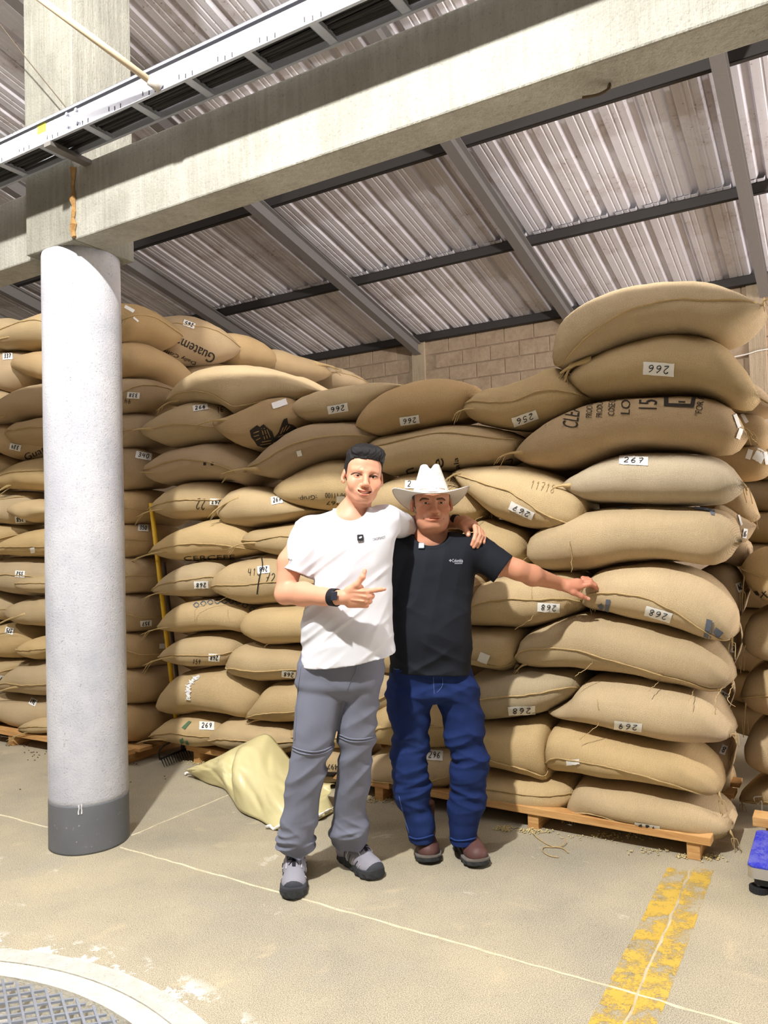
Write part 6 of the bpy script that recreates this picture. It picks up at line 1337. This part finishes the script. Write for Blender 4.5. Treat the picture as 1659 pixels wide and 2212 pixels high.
STI = plain('denim_stitch', lin((110, 130, 176)), .8); HEMD = cloth_mat('denim_hem', lin((40, 62, 118)), .85, .25, 800, .3)
for nm, ln, r, mt in (('hem_band', [(884.5, 1807), (897, 1811.5), (912, 1810.5), (936.5, 1803)], .006, HEMD), ('hem_band', [(972.5, 1809), (985, 1815), (1005, 1815), (1027, 1810)], .006, HEMD), ('pocket_stitch', [(848, 1441), (856, 1446), (868, 1444), (877, 1436)], .0015, STI), ('fly_stitch', [(936, 1462), (937, 1480), (938, 1500)], .0014, STI), ('fly_stitch', [(956, 1464), (955, 1482), (944, 1496)], .0014, STI), ('leg_stitch', [(862, 1720), (872, 1760), (884, 1800)], .0014, STI)):
    Q_ = [front(sJ, *p, .0008) for p in spline([np.array(q, float) for q in ln], 18)]; Q_ = [p for p in Q_ if p is not None]
    if len(Q_) > 3: MB().tube(Q_, r, 6, flat=.6).build(nm, mt, jB, True)
# boots
BOOT = plain('brown_leather', lin((92, 62, 58)), .55, 0, .35, .16, .3, 90); WELT = plain('boot_welt', lin((112, 106, 100)), .8, bump=.4, scale=160)
def boot(heel, toe, lab):
    ft = Foot(heel, toe); o_ = [('add', ft.cap((0, .2, .07), (0, .86, .048), .046, .036)), ('add', ft.ell((0, .75, .052), (.050, .065, .036)), .02), ('add', ft.cap((0, .22, .06), (0, .24, .19), .046, .052), .03), ('add', ft.cap((0, .3, .12), (0, .66, .075), .036, .032), .02), ('cut', lambda X, Y, W: .024 - W), ('cut', lambda X, Y, W: W - .20)]
    o = npmesh('boot', [sculpt(o_, .003)], BOOT, pb); o['label'] = lab
    soleprof(ft, .110, .006, .030, .004, 'sole', SOLE, o, 1, .0, 1.0); soleprof(ft, .108, .024, .036, .005, 'welt', WELT, o)
    soleprof(ft, .098, .0, .02, .0, 'heel_block', SOLE, o, 1, .0, .32); return o
boot(onz(914, 1812, 0)[:2], onz(929, 1872, 0)[:2], 'boot on the left in the picture, pointing forward'); boot(onz(990, 1822, 0)[:2], onz(1040, 1880, 0)[:2], 'boot on the right in the picture, turned out')
# ---------------- hat
hat = tag(empty('cowboy_hat', hc_), 'white straw cowboy hat with leather band, worn by the man in black', 'hat')
def straw(name, c, dark):
    t = NT(name); p = t.coord('Object'); wv = t.n('TexWave', wave_type='BANDS', bands_direction='DIAGONAL', i_Scale=60.0, i_Distortion=1.0); t.link(p, wv.inputs[0])
    return t.out(t.mix(t.math('MULTIPLY', wv.outputs['Fac'], .12), c, dark), .75, t.bump(wv.outputs['Fac'], .25, .002), 0, .25)
STRAW = straw('white_straw', lin((240, 238, 232)), lin((196, 186, 166)))
n = 64; v = []; rows_ = 8
def brimz(x, f): return .036 * (abs(x) / .178) ** 2.0 - .030 * (max(0, f) / .2) ** 2 - .036 * (max(0, -f) / .2) ** 2
for side_ in (0, 1):
    for j in range(rows_ + 1):
        r = j / rows_
        for i in range(n):
            t = 2 * math.pi * i / n; x = math.sin(t) * (.084 + (.182 - .084) * r); f = math.cos(t) * (.102 + (.200 - .102) * r)
            x2 = x * (1 - .05 * r * abs(math.sin(t)) ** 3); v.append(HP(x2, f, brimz(x, f) + (.0022 if side_ == 0 else -.0018)))
K = (rows_ + 1) * n; f = []
for s_ in (0, 1):
    for j in range(rows_):
        for i in range(n):
            q = (s_ * K + j * n + i, s_ * K + j * n + (i + 1) % n, s_ * K + (j + 1) * n + (i + 1) % n, s_ * K + (j + 1) * n + i); f.append(q[::-1] if s_ == 0 else q)
f += [(rows_ * n + i, rows_ * n + (i + 1) % n, K + rows_ * n + (i + 1) % n, K + rows_ * n + i) for i in range(n)]
mk('brim', v, f, STRAW, hat, True)
v = []; f = []; R_ = 22
for j in range(R_ + 1):
    a = j / R_
    for i in range(n):
        t = 2 * math.pi * i / n; s_, c_ = math.sin(t), math.cos(t)
        if a < .62: h_ = a / .62; rx, ry, z = .086 - .042 * h_ ** 1.1, .104 - .026 * h_ ** 1.5, .142 * h_
        else: h_ = (a - .62) / .38; rx, ry, z = .044 * (1 - h_ ** 1.4), .078 * (1 - h_ ** 1.6), .142 + .010 * math.sin(h_ * math.pi * .5)
        x, ff_ = rx * s_, ry * c_; z2 = z
        if z > .06: z2 -= (.026 * math.exp(-(x / .017) ** 2)) * min(1, max(0, (z - .10) / .035)) + .018 * max(0, ff_ / .078) ** 2 * min(1, max(0, (z - .09) / .05)) * .6
        pinch = .012 * math.exp(-((abs(t - .55) if t < math.pi else abs(2 * math.pi - t - .55)) / .30) ** 2) * min(1, max(0, (z - .05) / .06)); x *= 1 - pinch / .06
        v.append(HP(x, ff_, z2))
for j in range(R_): f += [(j * n + i, j * n + (i + 1) % n, (j + 1) * n + (i + 1) % n, (j + 1) * n + i) for i in range(n)]
crown = mk('crown', v, f, STRAW, hat, True); sC = Surf(crown)
HOLE = plain('vent_weave', lin((122, 116, 108)), .9)
m = MB()
for yy, x0, x1 in ((1021.5, 912, 950), (1025, 908, 953), (1032.5, 910, 950), (1036, 906, 956)):
    for k in range(22):
        x = x0 + (x1 - x0) * k / 21; p = front(sC, x, yy + 1.2 * ((x - 931) / 22) ** 2, .0006)
        if p is not None: m.box(p - np.array([.0009, .0004, .0007]), (.0018, 0, 0), (0, .0008, 0), (0, 0, .0013))
tag(m.build('vent_holes', HOLE, hat), kind='stuff')
LEA = plain('tan_leather', lin((176, 120, 72)), .5); SILVR = plain('concho_silver', lin((196, 196, 200)), .3, .8, .5, .3, .6, 300)
for x0, x1 in ((906, 923), (945, 960)):
    q = [HP(math.sin(t) * .0815, math.cos(t) * .0995, .016) for t in np.linspace((x0 - 932) / 38.0, (x1 - 932) / 38.0, 8)]
    MB().tube(q, .0042, 6, flat=.5).build('leather_strip', LEA, hat, True)
MB().tube([HP(math.sin(t) * .0805, math.cos(t) * .0985, .010) for t in np.linspace(0, 2 * math.pi, 49)], .003, 6).build('hat_band', STRAW, hat, True)
cc_ = HP(.004, .1005, .018); m = MB(); m.tube([cc_, cc_ + hf * .004], [.0095, .0075], 10); m.build('concho', SILVR, hat)
for s_ in (-1, 1): MB().tube([cc_ + hx_ * s_ * .011, cc_ + hx_ * s_ * .016], .0045, 8).build('concho_bead', SILVR, hat)
# ---------------- clip-on microphones
def mic(sf, x, y, w_, label, body_c, mark_c):
    c = front(sf, x, y, .002); h = sf.bvh.ray_cast(Vector(CAMP), Vector(ray(x, y)).normalized()); nn = np.array(h[1]); nn = nn if nn @ ray(x, y) < 0 else -nn
    a = np.cross(Z, nn); a /= np.linalg.norm(a); b_ = np.cross(nn, a); s = w_ / 2
    e = tag(empty('clip_microphone', c), label, 'microphone')
    MB().box(c - a * s - b_ * s, a * 2 * s, b_ * 2 * s, nn * .008).build('housing', body_c, e, bevel=.0035)
    P_ = [c + nn * .0084 + a * (s * .5 * math.cos(t)) + b_ * (s * .3 * math.sin(t) + s * .15 * math.cos(t)) for t in np.linspace(0, 2 * math.pi, 14, endpoint=False)]; mk('emblem', P_, [tuple(range(14))], mark_c, e)
mic(sS, 778, 1162, .026, 'black square clip microphone on the white T-shirt', plain('mic_black', lin((34, 34, 40)), .4, 0, .5), plain('mic_mark', lin((226, 226, 230)), .4))
mic(sBS, 911, 1180, .027, 'shiny pale clip microphone on the black T-shirt', plain('mic_pale', lin((150, 166, 176)), .15, .3, .6), plain('mic_mark_pale', lin((176, 190, 198)), .3))
# ================= SMALL THINGS ON THE FLOOR =================
# --- yellow woven plastic sheet slumped against the bottom sacks
def sheetcurve(L, vs_): return [onz(x, y, .012) if v is None else onv(x, y, v) for (x, y), v in zip(L, vs_)]
top = sheetcurve([(418, 1671), (452, 1648), (500, 1620), (540, 1601), (576, 1586), (606, 1615), (640, 1655), (685, 1688), (724, 1694)], [None, 3.50, 3.46, 3.44, 3.44, 3.46, 3.46, 3.46, 3.46])
bot = [onz(x, y, .008) for x, y in ((419, 1675), (448, 1691), (484, 1703), (500, 1722), (520, 1752), (560, 1771), (606, 1793), (668, 1780), (724, 1752))]
NA, NB = 64, 34; Tc, Bc = spline(top, NA), spline(bot, NA); v = []
for i in range(NA):
    for j in range(NB):
        t = j / (NB - 1); p = Tc[i] * (1 - t) + Bc[i] * t; a = i / (NA - 1)
        bul = math.sin(t * math.pi); q = np.array([a * 8, t * 3, 1.0])
        n1 = 1 - 2 * abs(float(vnoise(np.array(a * 9 + t * 2.5), np.array(t * 2.2), np.array(.5), 61))); n2 = 1 - 2 * abs(float(vnoise(np.array(a * 24 - t * 5), np.array(t * 6), np.array(.5), 62))); n3 = float(vnoise(np.array(a * 60), np.array(t * 30), np.array(.5), 63))
        val = -.085 * math.exp(-((a - .36 - .06 * t) / .05) ** 2) * bul + .05 * math.exp(-((a - .5) / .06) ** 2) * bul
        d = (.022 * n1 + .010 * n2 + .0025 * n3) * min(1, bul * 1.6 + .10) + val
        p = p - V * (.05 * bul) + Z * (.035 * bul) + (-V * .8 + Z * .6) * d; p[2] = max(p[2], .004 + .004 * (j % 2)); v.append(p)
f = [(i * NB + j, i * NB + j + 1, (i + 1) * NB + j + 1, (i + 1) * NB + j) for i in range(NA - 1) for j in range(NB - 1)]
def tarp_mat():
    t = NT('yellow_woven_plastic'); p = t.pos(); a = t.noise(p, 5, 4); g = t.noise(p, 300, 2)
    c = t.mix(a, lin((200, 188, 134)), lin((222, 212, 164))); t.out(c, .33, t.bump(g, .2, .002), 0, .45); return t.m
sh = mk('plastic_sheet', v, f, tarp_mat(), None, True); sm_ = sh.modifiers.new('thickness', 'SOLIDIFY'); sm_.thickness = .0025; sm_.offset = 1
tag(sh, 'crumpled pale yellow woven plastic sheet slumped against the bottom sacks', 'sheet')
MB().tube(spline([Tc[0], Tc[0] + U * .03 + Z * .004, Tc[0] + U * .05 - V * .02, Tc[0] + U * .035 - V * .03], 10), .007, 6).build('knotted_corner', PAPER, sh, True)
P_ = [Bc[int(NA * .74)] + (a * np.array([.02, -.01, .004])) + Z * (.012 + .012 * math.sin(a * 2)) for a in range(-3, 4)]
MB().tube(P_, .008, 6).build('torn_white_edge', PAPER, sh, True)
pw = [onz(691, 1750, .01), onz(712, 1736, .01), onz(726, 1728, .01)]
wsc = MB(); wsc.tube(spline([onz(686, 1764, .02), onz(698, 1756, .04), onz(710, 1750, .025), onz(724, 1742, .045)], 14), [.012 + .008 * math.sin(k) for k in range(14)], 7, flat=.4)
tag(wsc.build('paper_scrap', PAPER), 'crumpled white paper scrap on the floor behind the grey trouser legs', 'paper')
# --- steel rake with its yellow handle leaning in the aisle
BLK = plain('black_steel', lin((38, 36, 36)), .5, .4, .4); YH_ = plain('yellow_handle', lin((206, 164, 30)), .45, 0, .4, .15, .1, 30)
b0, b1 = onz(345, 1640, .045), onz(402, 1618, .045); rk = tag(empty('rake', (b0 + b1) / 2), 'black steel rake with yellow handle leaning in the aisle between stacks', 'rake')
m = MB(); m.tube([b0, b1], .007, 8); bd = b1 - b0; m.build('head_bar', BLK, rk)
tn = None
for k in range(12):
    q = b0 + bd * (k / 11); e = np.array([q[0] + .045, q[1] - .05, .008]); tm_ = MB(); tm_.tube([q, q + np.array([.018, -.02, .002]), e], [.0055, .0045, .002], 6)
    tm_.build('tine', BLK, rk)
hb = onu(384, 1585, 3.82); ht = onu(326.5, 1087, 3.955)
MB().tube(spline([b0, onv(343, 1626, b0 @ V), onv(352, 1612, b0 @ V), onv(372, 1601, b1 @ V), hb], 18), .005, 7).build('bow', BLK, rk, True)
hd = (ht - hb) / np.linalg.norm(ht - hb); MB().tube([hb - hd * .02, hb + hd * .05], [.014, .017], 10).build('ferrule', BLK, rk, True)
MB().tube([hb + hd * .03, ht], [.0145, .0155], 14).build('handle', YH_, rk, True)
# second dark handle deeper in the aisle
q0, q1 = onu(394, 1560, 3.88), onu(354, 1215, 3.95)
tag(MB().tube([np.array([q0[0], q0[1], .02]), q0, q1], [.013, .013, .012], 10).build('broom_handle', plain('old_wood_handle', lin((70, 58, 50)), .7)), 'dark wooden handle standing in shade behind the yellow one', 'handle')
# --- platform scale: blue plate, steel skirt, black frame, adjustable foot
pc = ony(1613, 1866, 3.03); zt = pc[2]; uc, vc = pc @ U, pc @ V; vb = onz(1613, 1787, zt) @ V; W_ = .46
scl = tag(empty('platform_scale', uv(uc - W_ / 2, (vc + vb) / 2, 0)), 'low platform scale with dusty blue plate and steel skirt at right edge', 'scale')
def rbox(name, u0, u1, v0, v1, z0, z1, r, mat):
    P = []
    for cu_, cv_, a0 in ((u0 + r, v0 + r, math.pi), (u1 - r, v0 + r, 1.5 * math.pi), (u1 - r, v1 - r, 0), (u0 + r, v1 - r, .5 * math.pi)):
        P += [uv(cu_ + r * math.cos(a0 + t), cv_ + r * math.sin(a0 + t), z0) for t in np.linspace(0, math.pi / 2, 7)]
    m_ = MB(); m_.prism(P, Z * (z1 - z0)); return m_.build(name, mat, scl)
def blue_mat():
    t = NT('blue_plate'); p = t.pos(); a = t.noise(p, 14, 5, .7); g = t.noise(p, 160, 3); c = t.mix(t.ramp(a, [(.44, (0, 0, 0)), (.60, (1, 1, 1))]), lin((36, 48, 188)), lin((92, 98, 190)))
    c = t.mix(t.math('MULTIPLY', t.ramp(g, [(.5, (0, 0, 0)), (.7, (1, 1, 1))]), .35), c, lin((160, 152, 170))); return t.out(c, .5, t.bump(g, .1, .002), 0, .4)
bev(rbox('plate', uc - W_, uc, vc, vb, zt - .012, zt, .03, blue_mat()), .004)
STL = plain('brushed_steel', lin((196, 198, 204)), .28, .9, .5, .1, .1, 200)
rbox('skirt', uc - W_ - .001, uc + .001, vc - .001, vb + .001, zt - .052, zt - .011, .031, STL)
rbox('frame', uc - W_ + .02, uc - .02, vc + .02, vb - .02, .035, zt - .05, .02, plain('scale_frame', lin((58, 60, 66)), .6, .3))
RUB = plain('rubber_foot', lin((40, 40, 42)), .8)
for du, dv in ((-.035, .045), (-W_ + .04, .045), (-.035, vb - vc - .05)):
    c = uv(uc + du, vc + dv, 0); ft_ = MB(); n = 40
    rr = [.034 + .0018 * (k % 2) for k in range(n)]; ring0 = [c + np.array([rr[k] * math.cos(2 * math.pi * k / n), rr[k] * math.sin(2 * math.pi * k / n), .002]) for k in range(n)]
    ft_.prism(ring0, Z * .02); fo = ft_.build('foot', RUB, scl); MB().tube([c + Z * .02, c + Z * .045], .008, 8).build('foot_screw', STL, fo)
# --- coffee beans spilled on the floor
BEAN = plain('green_beans', lin((206, 188, 138)), .7, var=.25, scale=60); BEAND = plain('dark_beans', lin((62, 44, 34)), .7, var=.25, scale=60)
def beans(label, areas, mat, z=.0):
    m_ = MB()
    for x, y, rx_, ry_, n_ in areas:
        for k in range(n_):
            a = random.gauss(0, .5), random.gauss(0, .5); c = onz(x + a[0] * rx_, y + a[1] * ry_, 0) + Z * (.0035 + (random.random() < .25) * .005); th = random.uniform(0, 6.28); s = random.uniform(.8, 1.15) * .0048
            d = np.array([math.cos(th), math.sin(th), 0]); e = np.array([-d[1], d[0], 0])
            m_.add([c - d * s * 1.3, c + e * s, c + d * s * 1.3, c - e * s, c + Z * s * .75, c - Z * s * .6], [(0, 3, 4), (3, 2, 4), (2, 1, 4), (1, 0, 4), (3, 0, 5), (2, 3, 5), (1, 2, 5), (0, 1, 5)])
    return tag(m_.build('spilled_beans', mat, None, True), label, 'beans', None, 'stuff')
beans('pale green coffee beans spilled round the pallet legs of the middle stack', [(440, 1648, 40, 5, 150), (1090, 1791, 22, 6, 90), (1150, 1796, 40, 6, 130), (1330, 1808, 130, 8, 120), (1476, 1852, 16, 5, 50), (1530, 1853, 26, 7, 90), (820, 1728, 40, 8, 160), (1400, 1840, 60, 8, 30)], BEAN)
beans('dark coffee beans scattered on the floor at left', [(70, 1630, 30, 14, 16), (40, 1612, 40, 8, 14), (290, 1640, 20, 20, 5), (250, 1690, 200, 40, 8), (700, 1760, 60, 20, 4)], BEAND)
# --- twine fallen from the tied tassel
m = MB(); m.tube(spline([onz(1150, 1796, .02), onz(1164, 1812, .006), onz(1190, 1827, .005), onz(1215, 1832, .006), onz(1228, 1842, .005)], 24), .0026, 5)
m.tube(spline([onz(1222, 1810, .03), onz(1216, 1826, .008), onz(1196, 1830, .005), onz(1176, 1830, .005), onz(1172, 1838, .005), onz(1186, 1848, .005), onz(1206, 1852, .004)], 30), .0024, 5)
tag(m.build('loose_twine', ROPE), 'loose jute twine curled on the floor below the hanging tassel', 'twine')
